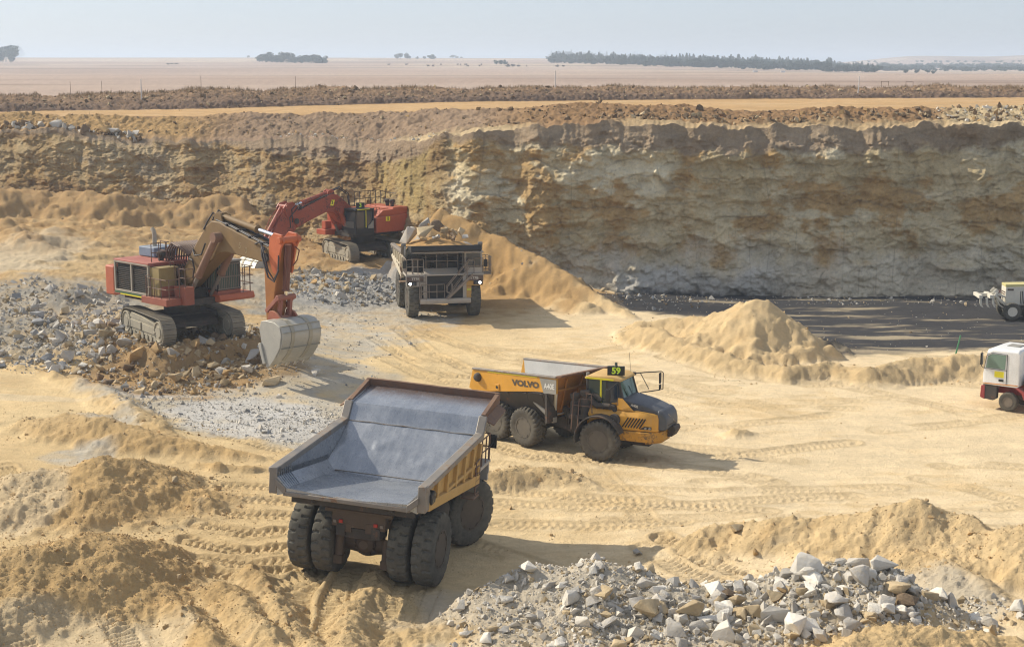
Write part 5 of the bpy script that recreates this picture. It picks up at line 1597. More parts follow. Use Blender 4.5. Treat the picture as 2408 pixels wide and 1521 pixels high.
text('VOLVO', 'lettering', paint('dark_lettering', (.07, .05, .03), .7, dust=.25), body, face_frame((.25, -1.757, 3.02), (5.55, 0, .36), (0, 0, 1)), .36, .022, 1.45, .003)
text('A40E', 'lettering', P_WHITE, body, face_frame((1.78, -1.772, 3.13), (5.55, 0, .36), (0, 0, 1)), .34, .012, .9, .003)
b = MB(); b.lathe([(0, -.22), (.13, -.19), (.20, -.10), (.22, 0), (.22, .06)], 'y', (-2.95, -1.76, 2.88), 20)
b.build('tailgate_pivot', P_DARK, body)
b = MB(); b.prism([(-1.75, 2.42), (-1.75, 2.72), (-1.5, 2.75), (-1.5, 2.45)], 'y', -1.80, -1.75); lgg = b.build('lug', P_YEL, body, .01)
MB().cyl((-1.62, -1.80, 2.6), (-1.62, -1.812, 2.6), .07, n=14).build('lug_hole', P_SIGN, lgg)
for s_ in (1, -1):
    b = MB(); b.cyl((1.5, s_ * 1.28, 1.55), (.35, s_ * 1.42, 2.32), .115, n=16); b.box((1.55, s_ * 1.27, 1.5), (.25, .25, .25))
    hc = b.build('hoist_cylinder', P_GREYP, hr, .01, M=MRr)
    MB().cyl((.35, s_ * 1.42, 2.32), (-.05, s_ * 1.47, 2.60), .07, n=14).build('rod', P_CHROME, hc)
    b = MB(); b.prism([(1.50, 1.35), (1.50, 2.84), (1.62, 2.86), (1.66, 1.45)], 'y', s_ * 1.10, s_ * 1.76)
    b.build('mudguard', P_DARK, hr, .01, M=MRr)
b = MB(); b.prism([(1.6, 1.9), (1.7, 2.1), (3.3, 1.2), (3.2, 1.0), (2.2, 1.15)], 'y', -.75, -.55); b.prism([(1.6, 1.9), (1.7, 2.1), (3.3, 1.2), (3.2, 1.0), (2.2, 1.15)], 'y', .55, .75)
b.box((2.3, 0, 1.3), (1.2, 1.0, .5)); b.tube([(2.1, -.8, 1.3), (2.2, -.95, 1.9), (2.5, -.9, 2.1), (2.9, -.6, 1.7)], .03, 6); b.tube([(2.0, -.8, 1.2), (2.1, -1.0, 2.0), (2.5, -1.0, 2.2), (3.0, -.7, 1.8)], .03, 6)
b.build('hitch', P_DARK, hr, .01, M=MRr)

# --- front unit: axle at x = 1.3
for y, o in ((1.33, 1), (-1.33, -1)): wheel(hr, THA, RHA, P_TYRE2, 1.3, y, .93, o, 0, .4)
b = MB(); b.box((1.6, 0, 1.15), (3.6, 1.1, .5)); b.box((1.3, 0, .95), (.5, 2.0, .45)); b.box((2.9, 0, .8), (.8, 1.0, .3))
b.build('front_frame', P_DARK, hr, .02)
# engine housing with sloped nose
b = MB()
def ring(x, w, zb, zt, wt): return [(x, -w, zb), (x, -w, zt - .22), (x, -wt, zt), (x, wt, zt), (x, w, zt - .22), (x, w, zb)]
b.loft([ring(.55, 1.16, 1.45, 2.28, 1.02), ring(1.8, 1.18, 1.45, 2.30, 1.0), ring(3.0, 1.16, 1.45, 2.30, .98), ring(3.55, 1.08, 1.45, 2.26, .92), ring(3.86, .88, 1.45, 2.18, .78)])
eh = b.build('engine_housing', P_YEL, hr, .04)
b = MB()
b.loft([[(x, -w, zb), (x, -w * .98, zt - .08), (x, -w * .8, zt), (x, w * .8, zt), (x, w * .98, zt - .08), (x, w, zb)] for x, w, zb, zt in ((2.12, .86, 2.2, 2.80), (2.5, .86, 2.2, 2.76), (3.2, .84, 2.2, 2.62), (3.7, .80, 2.15, 2.46), (3.84, .78, 2.1, 2.40))])
hd = b.build('hood', P_HOOD, hr, .03)
b = MB()
b.loft([[(x, -.68, z0), (x, .68, z0), (x, .72, z1), (x, -.72, z1)] for x, z0, z1 in ((2.1, 2.28, 2.81), (2.14, 2.28, 2.815))])
b.plate([(1.95, -1.0, 2.30), (2.75, -.98, 2.30), (2.15, -.86, 2.80), (1.9, -.86, 2.80)], .04)
b.plate([(1.95, 1.0, 2.30), (2.75, .98, 2.30), (2.15, .86, 2.80), (1.9, .86, 2.80)], -.04)
b.build('cowl', P_YEL, hr, .01)
b = MB()
b.loft([[(x, -w, z0), (x, w, z0), (x, w * .97, z1 - .1), (x, w * .85, z1), (x, -w * .85, z1), (x, -w * .97, z1 - .1)] for x, w, z0, z1 in ((3.80, .86, 1.52, 2.42), (3.98, .82, 1.50, 2.36), (4.12, .76, 1.52, 2.20), (4.20, .70, 1.56, 1.95))])
gl = b.build('grille', P_HOOD, hr, .05)
b = MB()
for k in range(4):
    z = 1.72 + .14 * k
    b.box((4.185 - .035 * k, 0, z), (.06, 1.05, .05))
b.build('grille_slot', P_SIGN, gl, .01)
MB().bar((4.235, .42, 1.66), (4.13, -.38, 2.20), .05, .02, up=(1, 0, 0)).build('badge', P_EDGE, gl)
text('A40E', 'lettering', P_WHITE, hd, face_frame((2.72, -.875, 2.52), (1, 0, -.18), (0, -.25, 1)), .16, .006, 1, .003)
for s_ in (-1, 1):
    b = MB()
    for k in range(7):
        x = 2.42 + .135 * k
        b.bar((x - .14, s_ * 1.168, 1.60), (x + .14, s_ * 1.168, 2.04), .05, .05, up=(0, 1, 0))
    b.build('vent_slot', P_SIGN, eh)
    b = MB(); b.lathe([(0, -.07), (.23, -.06), (.26, -.02), (.26, .10)], 'y', (1.93, s_ * 1.30 + (.0 if s_ < 0 else 0), 1.90), 24) if s_ < 0 else b.lathe([(0, .07), (.23, .06), (.26, .02), (.26, -.10)], 'y', (1.93, 1.30, 1.90), 24)
    lm = b.build('air_intake', P_DARK, hr); MB().cyl((1.93, s_ * 1.36, 1.9), (1.93, s_ * 1.39, 1.9), .03, n=10).build('stud', P_EDGE, lm)
    b = MB(); b.plate([(3.08, s_ * 1.165, 1.56), (3.62, s_ * 1.08, 1.56), (3.62, s_ * 1.085, 1.69), (3.30, s_ * 1.14, 1.69)], -.02 * s_ * -1)
    hl = b.build('lamp_recess', P_DARK, eh)
    for x in (3.36, 3.54): MB().lathe([(0, -.03), (.05, -.02), (.055, .03)], 'y', (x, s_ * (1.185 - .16 * (x - 3.1)), 1.62), 12).build('headlight', P_GREYP, hl)
# bumper skirt
b = MB(); b.prism([(1.98, -1.28), (3.48, -1.28), (4.02, -.62), (4.02, .62), (3.48, 1.28), (1.98, 1.28)], 'z', 1.0, 1.44)
b.prism([(3.30, -1.05), (3.48, -1.05), (3.9, -.5), (3.9, .5), (3.48, 1.05), (3.30, 1.05)], 'z', .88, 1.0)
bp = b.build('bumper', P_YELD, hr, .03)
b = MB(); b.prism([(4.02, 1.1), (4.02, 1.5), (4.32, 1.62), (4.40, 1.45), (4.22, 1.12)], 'y', -.12, .55); b.prism([(3.9, 1.4), (3.95, 1.55), (4.3, 1.62), (4.25, 1.45)], 'y', -.05, .5)
b.build('tow_bracket', P_DARK, hr, .02)
# fenders
for s_ in (-1, 1):
    b = MB(); rg_ = []
    for k in range(13):
        t = R(190 - k * 14.0)
        rr = 1.16
        rg_.append([(1.3 + rr * math.cos(t), s_ * 1.02, .93 + rr * math.sin(t)), (1.3 + rr * math.cos(t), s_ * 1.72, .93 + rr * math.sin(t)), (1.3 + (rr - .06) * math.cos(t), s_ * 1.72, .93 + (rr - .06) * math.sin(t)), (1.3 + (rr - .06) * math.cos(t), s_ * 1.02, .93 + (rr - .06) * math.sin(t))])
    b.loft(rg_); b.build('fender', P_DARK, hr, .01)
# cab
CB = [(.38, 1.9), (.38, 3.52), (.62, 3.58), (1.86, 3.58), (2.02, 3.50), (2.22, 2.72), (2.0, 1.9)]
b = MB()
b.prism([(.36, 1.85), (.36, 2.52), (1.45, 2.50), (2.1, 2.66), (2.2, 2.2), (2.2, 1.85)], 'y', -.88, .88)
cab = b.build('cab', P_YEL, hr, .02)
b = MB()
for s_ in (-1, 1):
    b.bar((.42, .84 * s_, 2.5), (.44, .80 * s_, 3.58), .09); b.bar((1.36, .86 * s_, 2.5), (1.36, .82 * s_, 3.56), .07); b.bar((2.18, .84 * s_, 2.66), (1.93, .80 * s_, 3.56), .09)
b.bar((.42, -.8, 3.54), (.42, .8, 3.54), .09); b.bar((1.94, -.8, 3.54), (1.94, .8, 3.54), .08)
b.build('pillar', P_DARK, cab, .01)
MB().prism([(1.06, 2.44), (1.14, 2.44), (1.14, 3.56), (1.06, 3.56)], 'y', -.895, -.862).build('tape', P_HI, cab)
for pl_, nm in (([(.46, -.845, 2.52), (1.33, -.86, 2.50), (1.33, -.83, 3.52), (.46, -.815, 3.52)], 'side'), ([(1.40, -.86, 2.50), (2.14, -.845, 2.66), (1.92, -.81, 3.50), (1.40, -.825, 3.52)], 'door'), ([(.46, .845, 2.52), (1.33, .86, 2.50), (1.33, .83, 3.52), (.46, .815, 3.52)], 's'), ([(1.40, .86, 2.50), (2.14, .845, 2.66), (1.92, .81, 3.50), (1.40, .825, 3.52)], 'd'), ([(2.17, -.82, 2.68), (2.17, .82, 2.68), (1.94, .78, 3.50), (1.94, -.78, 3.50)], 'f'), ([(.41, -.8, 2.54), (.41, .8, 2.54), (.41, .77, 3.5), (.41, -.77, 3.5)], 'r')):
    MB().plate(pl_, .012).build('window', plain('tinted_cab_glass', (.05, .075, .065), .08) if nm == 'side' else P_GLASSG if nm == 'f' else P_GLASS, cab)
b = MB(); b.loft([[(x, -.93 * k, z0), (x, .93 * k, z0), (x, .88 * k, z1), (x, -.88 * k, z1)] for x, k, z0, z1 in ((.30, .96, 3.55, 3.62), (.5, 1.0, 3.55, 3.72), (1.75, 1.0, 3.55, 3.74), (2.06, .95, 3.54, 3.62))])
rf = b.build('cab_roof', P_ROOF, cab, .03)
MB().box((1.05, -.925, 3.60), (1.35, .02, .07)).build('tape', P_HI, rf)
sg = MB().box((0, 0, 0), (.78, .16, .40)).build('number_sign', P_SIGN, hr, .01, M=Matrix.Translation((1.62, -.38, 3.93)) @ Matrix.Rotation(R(22), 4, 'Z'))
text('59', 'lettering', P_FLUO, sg, face_frame((0, -.085, 0), (1, 0, 0), (0, 0, 1)), .40, .016, 1.0, .003)
b = MB(); b.lathe([(0, .38), (.06, .37), (.065, .24), (.09, .20)], 'z', (0, 0, 0), 14); b.build('beacon', paint('beacon', (.03, .05, .035), .4, dust=.2), sg)
# intake stacks, ducts, guard rails
for x, y, h in ((-.05, -1.10, 2.95), (.42, -1.05, 3.12)):
    b = MB(); b.lathe([(.21, 1.75), (.22, 1.8), (.22, h - .5), (.20, h - .46), (.16, h - .40), (.16, h - .34), (.22, h - .30), (.24, h - .22), (.24, h - .12), (.18, h - .07), (0, h - .06)], 'z', (x, y, 0), 20); b.box((x, y, 1.85), (.45, .4, .2))
    b.build('air_cleaner', P_DARK, hr)
b = MB(); b.tube([(.6, -1.0, 2.75), (.78, -1.02, 2.52), (1.0, -1.04, 2.42), (1.5, -1.04, 2.42), (1.78, -1.0, 2.40), (1.86, -.95, 2.2)], .135, 14); b.tube([(.7, -.9, 2.85), (.95, -.92, 2.78), (1.15, -.95, 2.6)], .11, 12)
for x in (1.0, 1.3, 1.62): b.cyl((x - .02, -1.04, 2.42), (x + .02, -1.04, 2.42), .15, n=16)
b.build('intake_duct', P_DARK, hr)
b = MB(); b.tube([(-.1, -1.42, 1.3), (.0, -1.40, 2.95), (.1, -1.38, 3.0)], .025, 6); b.tube([(.2, -1.42, 1.3), (.28, -1.40, 2.72), (.86, -1.38, 2.72), (.9, -1.38, 2.1)], .025, 6); b.tube([(.6, -1.38, 2.72), (.62, -1.38, 2.98), (.85, -1.38, 2.98), (.88, -1.38, 2.72)], .02, 6); b.tube([(0, -1.4, 2.4), (.88, -1.38, 2.4)], .02, 6)
b.build('guard_rail', P_RAIL, hr)
MB().cyl((.30, -.5, 1.9), (.30, -.5, 3.75), .08, n=14).build('exhaust_pipe', P_GREYP, hr)
# mirrors
b = MB()
b.tube([(1.95, .85, 3.60), (2.35, 1.25, 3.62), (3.02, 1.62, 3.66), (3.10, 1.66, 3.6), (3.10, 1.66, 2.85), (2.95, 1.58, 2.8), (2.25, .95, 2.72)], .025, 6); b.tube([(2.2, 1.1, 3.62), (2.55, 1.3, 2.86)], .02, 6); b.box((1.98, .88, 3.60), (.16, .18, .12))
am = b.build('mirror_arm', P_BLACK, hr)
b = MB(); b.box((2.98, 1.60, 3.35), (.06, .20, .5)); b.box((2.98, 1.60, 2.95), (.06, .2, .22)); b.build('mirror', P_BLACK, am, .02)
b = MB(); b.tube([(1.95, -.85, 3.54), (1.7, -1.35, 3.25), (1.7, -1.35, 2.65), (1.95, -1.1, 2.5)], .022, 6); b.tube([(1.95, -1.0, 3.4), (2.0, -1.05, 2.5)], .02, 6)
am = b.build('mirror_arm', P_BLACK, hr)
b = MB(); b.box((1.66, -1.38, 2.96), (.22, .06, .62)); b.build('mirror', P_BLACK, am, .02)
b = MB(); b.tube([(2.2, -.3, 2.72), (2.05, -.5, 3.2)], .012, 5); b.tube([(2.2, .3, 2.72), (2.05, .1, 3.2)], .012, 5); b.build('wiper', P_SIGN, cab)
MB().tube([(1.9, .7, 3.7), (1.8, .72, 4.6)], .008, 5).build('aerial', P_BLACK, hr)
# ------------------------------------------------------------------ excavators
P_TRK = paint('crawler_steel', (.22, .20, .165), .6, .2, dust=.75, dust_col=(.46, .38, .25), rust=.15)
P_TRKF = paint('muddy_crawler_frame', (.25, .23, .18), .7, dust=.95, dust_col=(.50, .43, .30))
P_BUCK = paint('scoured_bucket_steel', (.42, .405, .36), .45, .35, dust=.35, dust_col=(.50, .45, .33), rust=.1)
P_BLUEBOX = paint('blue_grey_box', (.16, .22, .30), .55, dust=.3)
P_GREEN = paint('green_stripe', (.03, .12, .05), .6, dust=.3)
P_HOSE = plain('rubber_hose', (.03, .022, .02), .5)
P_COIL = paint('hose_coil', (.10, .05, .045), .5, dust=.3)


def excavator(name, D_, label, upper, arm, mats, guards=False, num=None, coil=False):
    """arm: boom outline, stick outline, bucket pose in the plane of the upper works"""
    body, boomm, stickm, deckm = mats
    root = empty(name, D_['pos'], D_['yaw'], D_['s'])
    tag(root, label, 'excavator', 'hydraulic excavators')
    # crawlers
    L_, Hh = 2.9, 1.45
    for y in (-1.95, 1.95):
        # loop of the shoes, seen from the side
        path = []
        for k in range(13):
            t = R(-90 - 180 * k / 12); path.append((-L_ + .72 + .72 * math.cos(t), .73 + .72 * math.sin(t)))
        path += [(-1.4, 1.50), (0, 1.46), (1.3, 1.43)]
        for k in range(13):
            t = R(90 - 180 * k / 12); path.append((L_ - .70 + .70 * math.cos(t), .70 + .70 * math.sin(t)))
        P = [Vector((p[0], 0, p[1])) for p in path]; P.append(P[0])
        cum = [0]
        for p, q in zip(P[:-1], P[1:]): cum.append(cum[-1] + (q - p).length)
        n = 50
        b = MB()
        for k in range(n):
            d = cum[-1] * k / n
            i = max(j for j in range(len(P) - 1) if cum[j] <= d + 1e-9)
            p = P[i].lerp(P[i + 1], (d - cum[i]) / max(1e-6, cum[i + 1] - cum[i]))
            tg = (P[i + 1] - P[i]).normalized()
            ang = math.atan2(-tg.z, tg.x)
            nr = Vector((-tg.z, 0, tg.x))
            b.box((p.x, y, p.z), (cum[-1] / n * .93, .74, .05), (0, ang, 0))
            for o_ in (-.06, .075):
                q = p + nr * .045 + tg * o_
                b.box((q.x, y, q.z), (.03, .74, .06), (0, ang, 0))
            q = p - nr * .08
            b.box((q.x, y, q.z), (cum[-1] / n * .8, .28, .12), (0, ang, 0))
        tr = b.build('crawler', P_TRK, root)
        so = -1 if y < 0 else 1
        b = MB()
        b.prism([(-2.15, .42), (-2.15, 1.02), (-1.7, 1.10), (1.6, 1.02), (2.1, .9), (2.1, .42), (1.9, .30), (-1.9, .30)], 'y', y - .28, y + .28)
        for s_ in (1, -1): b.prism([(-2.1, .5), (-2.1, .95), (2.0, .86), (2.0, .48)], 'y', y + s_ * .28, y + s_ * .33)
        b.box((-.2, y + so * .34, .72), (.28, .10, .42)); b.box((1.7, y + so * .34, .62), (.2, .06, .1))
        b.prism([(-1.9, 1.02), (-1.5, 1.30), (-.2, 1.26), (1.3, 1.10), (1.7, .98)], 'y', y - .30, y + .30)
        b.build('crawler_frame', P_TRKF, tr, .02)
        for x, r, nm_ in ((-L_ + .72, .58, 'idler'), (L_ - .70, .56, 'sprocket')):
            b = MB(); b.lathe([(0, -.36), (r * .5, -.36), (r * .55, -.31), (r * .85, -.31), (r * .9, -.36), (r, -.34), (r, .34), (r * .9, .36), (r * .5, .36), (0, .36)], 'y', (x, y, .72), 28)
            b.build(nm_, P_TRKF, tr)
        b = MB()
        for k in range(7): b.cyl((-1.7 + .56 * k, y - .33, .24), (-1.7 + .56 * k, y + .33, .24), .17, n=16)
        b.build('roller', P_TRKF, tr)
    b = MB(); b.box((0, 0, 1.12), (1.9, 3.3, .5)); b.prism([(-1.8, 1.0), (-.6, 1.38), (.6, 1.38), (1.8, 1.0), (1.8, .75), (-1.8, .75)], 'y', -1.3, 1.3); b.cyl((0, 0, 1.3), (0, 0, 1.95), .95, n=32)
    b.build('undercarriage', P_DARK, root, .02)
    # upper works, swung round
    MU = Matrix.Rotation(upper - D_['yaw'], 4, 'Z')
    up = empty('upper_works', parent=root); up.matrix_local = MU

    b = MB(); b.prism([(-3.2, 1.92), (2.1, 1.92), (2.1, 2.25), (-3.2, 2.25)], 'y', -1.5, 1.5); b.box((.3, 0, 2.45), (2.4, 1.4, .5))
    for s_ in (-1, 1): b.prism([(-.2, 2.2), (.2, 3.25), (.75, 3.35), (1.6, 2.4), (1.7, 2.1)], 'y', s_ * .62 - .06, s_ * .62 + .06)
    b.build('slew_frame', P_DARK, up, .02)
    b = MB()
    b.loft([[(x, -2.2 + k, 2.10), (x, 2.2 - k, 2.10), (x, 2.2 - k, zt), (x, -2.2 + k, zt)] for x, k, zt in ((-3.05, 0, 3.7), (-3.9, .0, 3.7), (-4.15, .35, 3.65))])
    b.build('counterweight', body, up, .08)
    b = MB(); b.prism([(-3.05, 2.3), (.15, 2.3), (.15, 3.35), (-.6, 3.9), (-3.05, 3.98)], 'y', -1.98 if not num else -1.9, 1.9)
    en = b.build('engine_house', body, up, .03)
    b = MB(); b.box((-1.5, 0, 2.28), (3.3, 4.4, .12)); sk = b.build('sill', deckm, up, .01)
    if not num:
        # right side radiators
        gx0, gx1 = -2.95, .25
        b = MB()
        for x in (gx0, (gx0 + gx1) / 2, gx1): b.box((x, -2.14, 3.22), (.13, .12, 1.62))
        b.box(((gx0 + gx1) / 2, -2.14, 4.0), (gx1 - gx0 + .1, .14, .10)); b.box(((gx0 + gx1) / 2, -2.14, 2.46), (gx1 - gx0 + .1, .14, .10))
        fr = b.build('radiator_frame', paint('dusty_grille_frame', (.30, .27, .22), .6, dust=.4), up, .015)
        for x0 in (gx0, (gx0 + gx1) / 2):
            b = MB(); b.box((x0 + .8, -2.02, 3.22), (1.5, .05, 1.46)); gl_ = b.build('radiator', P_SIGN, up)
            b = MB()
            for k in range(14): b.box((x0 + .8, -2.12, 2.58 + .101 * k), (1.48, .03, .035), (R(25), 0, 0))
            b.build('louvre', P_DARK, gl_)
        b = MB(); b.prism([(-3.05, 3.98), (-3.05, 4.14), (.32, 4.14), (.32, 4.02)], 'y', -2.2, .2); b.box((-1.35, -1.1, 3.98), (3.3, 2.2, .1)); b.build('hood', paint('sunfaded_red_hood', (.34, .085, .06), .6, dust=.45, dust_col=(.42, .23, .16)), up, .04)
        b = MB(); b.box((-1.35, -2.12, 2.36), (3.3, .16, .12)); b.build('stripe', P_GREEN, up)
        MB().box((-1.35, -2.205, 2.28), (2.2, .012, .05)).build('tape', P_HI, up)
        b = MB(); b.box((.72, -2.05, 3.2), (.9, .10, 1.5)); b.box((1.15, -1.55, 3.2), (.08, 1.0, 1.5)); b.box((.75, -1.5, 3.92), (.9, 1.2, .06)); b.build('side_cabinet', paint('olive_dusty_panel', (.27, .20, .075), .6, dust=.3), up, .02)
        b = MB(); b.prism([(-.2, 2.05), (2.15, 2.05), (2.15, 2.42), (-.2, 2.42)], 'y', -2.35, -1.35); b.build('deck', deckm, up, .02)
        b = MB(); b.prism([(1.5, 2.05), (2.5, 2.05), (2.5, 3.0), (1.5, 3.0)], 'y', -1.42, -.85); b.build('tool_box', deckm, up, .02)
        b = MB(); b.box((.9, -1.55, 2.7), (.7, .9, .55)); b.build('step_box', deckm, up, .02)
        rail(up, [(.35, -2.30, 2.42), (2.10, -2.30, 2.42), (2.10, -1.5, 2.42)], 5, 1.0, .026, P_RAIL)
        b = MB(); b.tube([(.25, -2.32, 2.3), (.25, -2.32, 3.5), (.6, -2.32, 3.6), (.7, -2.32, 3.5), (.7, -2.32, 2.3)], .028, 6); b.tube([(1.3, -1.2, 3.0), (1.3, -1.2, 4.0), (1.6, -1.2, 4.0), (1.6, -1.2, 3.0)], .026, 6); b.tube([(.8, -1.15, 3.0), (.8, -1.15, 4.2), (1.15, -1.15, 4.2), (1.15, -1.15, 3.0)], .026, 6)
        b.build('grab_rail', P_RAIL, up)
        rail(up, [(2.0, -1.4, 3.0), (2.5, -1.4, 3.0), (2.5, -.9, 3.0)], 3, .95, .024, P_RAIL)
        rail(up, [(-.1, -1.7, 4.12), (-.1, -.6, 4.12), (-.9, -.6, 4.12)], 5, 1.0, .026, P_RAIL)
        b = MB(); b.box((-2.2, .1, 4.42), (1.5, 1.5, .52)); b.build('exhaust_box', P_BLUEBOX, up, .05)
        b = MB(); b.tube([(-2.3, -.05, 4.6), (-2.3, -.05, 5.35), (-2.36, -.05, 5.5), (-2.5, -.05, 5.6)], .12, 14); b.build('exhaust_pipe', paint('pale_pipe', (.36, .31, .24), .6, dust=.4), up)
    else:
        b = MB(); b.prism([(-3.1, 2.25), (.3, 2.2), (.3, 3.38), (-3.1, 3.52)], 'y', 1.85, 2.18); sp_ = b.build('side_panel', body, up, .03)
        text('1', 'lettering', P_SIGN, sp_, face_frame((-.85, 2.195, 3.25), (-1, 0, 0), (0, 0, 1)), .36, .03)
        MB().box((-.85, 2.185, 3.25), (.42, .012, .36)).build('number_plate', P_HI, sp_)
        b = MB(); b.prism([(-3.2, 3.5), (-3.2, 4.06), (-1.7, 4.06), (-1.6, 3.5)], 'y', -1.9, 1.8); b.prism([(-1.7, 3.5), (-1.7, 4.0), (.2, 3.9), (.2, 3.4)], 'y', -1.9, 1.2); b.build('hood', body, up, .05)
        b = MB(); b.box((-.4, 1.65, 3.45), (.9, .5, .1)); b.build('walkway', deckm, up)
        rail(up, [(-.1, 1.3, 3.5), (-.7, 1.3, 3.5)], 3, .6, .022, P_RAIL)
        rail(up, [(-.6, -1.8, 4.0), (-3.15, -1.8, 4.0), (-4.0, -1.8, 3.75), (-4.0, 1.2, 3.75)], 13, 1.15, .028, P_BLACK)
        rail(up, [(.6, -1.7, 3.9), (1.7, -1.7, 3.7), (1.7, -.9, 3.7)], 5, .95, .024, P_BLACK)
        b = MB(); b.box((.9, -1.6, 2.9), (1.9, 1.2, 1.4)); b.build('tank', body, up, .04)
        b = MB(); b.prism([(1.9, 1.95), (3.0, 2.0), (3.0, 2.4), (1.9, 2.4)], 'y', -2.1, -.9); b.box((2.5, -1.4, 2.75), (.6, .5, .6)); b.build('step_deck', body, up, .02)
    # air filters
    for x, y in ((-.35, -.35), (-.35, -.95)) if not num else ((-2.3, .9), (-2.3, .3)):
        b = MB(); b.lathe([(.14, 3.9), (.15, 4.3), (.2, 4.36), (.24, 4.44), (.24, 4.56), (.18, 4.62), (0, 4.63)], 'z', (x, y, 0), 18)
        b.build('air_filter', P_DARK, up)
    # cab
    cx0, cx1, cy0, cy1 = .55, 2.35, .72, 2.2
    cb = MB().box(((cx0 + cx1) / 2, (cy0 + cy1) / 2, 2.42), (cx1 - cx0, cy1 - cy0, .36)).build('cab', deckm if not num else P_BLACK, up, .03)
    b = MB()
    for x in (cx0 + .05, 1.35, cx1 - .06):
        for y in (cy0 + .05, cy1 - .05): b.bar((x, y, 2.5), (x, y, 4.05), .10)
    for z in (2.62, 4.02): b.box(((cx0 + cx1) / 2, cy0 + .05, z), (cx1 - cx0, .1, .1)); b.box(((cx0 + cx1) / 2, cy1 - .05, z), (cx1 - cx0, .1, .1)); b.box((cx1 - .05, (cy0 + cy1) / 2, z), (.1, cy1 - cy0, .1))
    b.build('cab_frame', P_BLACK, cb, .01)
    MB().box(((cx0 + cx1) / 2, (cy0 + cy1) / 2, 3.34), (cx1 - cx0 - .14, cy1 - cy0 - .14, 1.36)).build('window', P_GLASS if num else P_GLASSG, cb)
    MB().box(((cx0 + cx1) / 2 + .05, (cy0 + cy1) / 2, 4.12), (cx1 - cx0 + .16, cy1 - cy0 + .06, .12)).build('cab_roof', P_BLACK if num else P_EDGE, cb, .03)
    if guards:
        b = MB()
        for k in range(13): b.bar((cx1 + .05, cy0 + .06 + .113 * k, 2.65), (cx1 + .05, cy0 + .06 + .113 * k, 4.0), .035)
        for k in range(9): b.bar((cx1 - .06 - .15 * k, cy0 - .03, 2.65), (cx1 - .06 - .15 * k, cy0 - .03, 4.0), .03)
        for z in (2.66, 3.3, 3.98): b.box((cx1 + .05, (cy0 + cy1) / 2, z), (.04, cy1 - cy0, .05))
        b.build('guard_bar', P_GRAIL, cb)
        b = MB(); b.prism([(1.2, 1.95), (2.5, 2.0), (2.6, 2.1), (2.5, 2.38), (1.2, 2.36)], 'y', .7, 2.95); b.build('cab_deck', body, up, .03)
        rail(up, [(2.5, 2.25, 2.38), (2.5, 2.9, 2.38), (1.3, 2.9, 2.38)], 5, 1.35, .026, P_RAIL, mids=(.33, .66))
        b = MB(); b.cyl((1.9, 1.2, 4.18), (1.9, 1.2, 4.4), .06, n=12); b.build('beacon', P_RED, cb)
        MB().box((2.3, .95, 4.28), (.12, .2, .16)).build('work_lamp', P_BLACK, cb)
    if num:
        sg = MB().box((0, 0, 0), (.66, .14, .42)).build('number_sign', P_SIGN, up, .01, M=Matrix.Translation((1.5, 1.7, 4.42)) @ Matrix.Rotation(R(149), 4, 'Z'))
        text('3', 'lettering', P_FLUO, sg, face_frame((0, -.078, 0), (1, 0, 0), (0, 0, 1)), .44, .012)
        b = MB(); b.tube([(1.36, 2.225, 2.7), (1.36, 2.225, 4.05)], .03, 6); b.tube([(1.0, 2.24, 4.14), (2.2, 2.24, 4.14)], .03, 6); b.build('tape', P_HI, cb)
        b = MB(); b.prism([(.6, 2.62), (1.15, 2.62), (1.1, 2.85), (.9, 2.95), (.7, 3.2), (.6, 3.2)], 'y', 2.16, 2.21); b.build('door_panel', P_GREYP, cb)
        b = MB()
        for k in range(9): b.bar((cx1 + .03, cy0 + .15 + .13 * k, 2.7), (cx1 + .03, cy0 + .15 + .13 * k, 3.2), .03)
        b.build('guard_bar', P_GREYP, cb)
    # boom, plates either side of a box
    bw = .48
    bm_ = MB().prism(arm['boom'], 'y', -bw, bw).build('boom', boomm, up, .05)
    if coil:
        b = MB(); b.prism([(.95, 3.40), (2.19, 5.13), (3.33, 6.28), (4.0, 6.25), (3.2, 5.1), (1.9, 3.55)], 'y', -bw - .012, -bw - .004)
    b = MB()
    tp = arm['boomtop']
    for y in (-.34, -.22, .22, .34):
        b.tube([(p[0], y, p[1] + .06) for p in tp], .04, 6)
    for p in tp[1:-1]: b.box((p[0], 0, p[1] + .05), (.10, .9, .10))
    b.build('boom_pipe', P_HOSE if coil else P_DARK, bm_)
    ec = arm['elbow']
    for s_ in (-1, 1):
        b = MB(); b.cyl((ec[0], s_ * bw, ec[1]), (ec[0], s_ * (bw + .08), ec[1]), .22, n=20); b.build('pin', P_DARK, bm_)
    # boom cylinders
    bt, bf = arm['bcyl']
    for s_ in (-1, 1):
        b = MB(); t_ = Vector((bt[0], s_ * .72, bt[1])); f_ = Vector((bf[0], s_ * .72, bf[1])); m_ = t_.lerp(f_, .62)
        b.cyl(t_, m_, .19, n=20); b.cyl(m_, m_.lerp(f_, .06), .23, n=20); b.cyl((bt[0], s_ * .5, bt[1]), (bt[0], s_ * .95, bt[1]), .26, n=20)
        bc = b.build('boom_cylinder', boomm if not coil else paint('dusty_brown_cylinder', (.20, .10, .065), .6, dust=.4), up)
        MB().cyl(m_, f_, .11, n=16).build('rod', P_GRAIL, bc)
    # stick
    st = MB().prism(arm['stick'], 'y', -.40, .40).build('stick', stickm, up, .04)
    b = MB()
    for s_ in (-1, 1): b.prism(arm['ears'], 'y', s_ * .46 - .06, s_ * .46 + .06)
    b.cyl((arm['earpin'][0], -.66, arm['earpin'][1]), (arm['earpin'][0], .66, arm['earpin'][1]), .17, n=18)
    b.build('stick_ear', boomm if not coil else paint('vivid_orange_red', (.50, .115, .035), .5, dust=.12), st, .02)  # ears in a brighter orange red than the stick
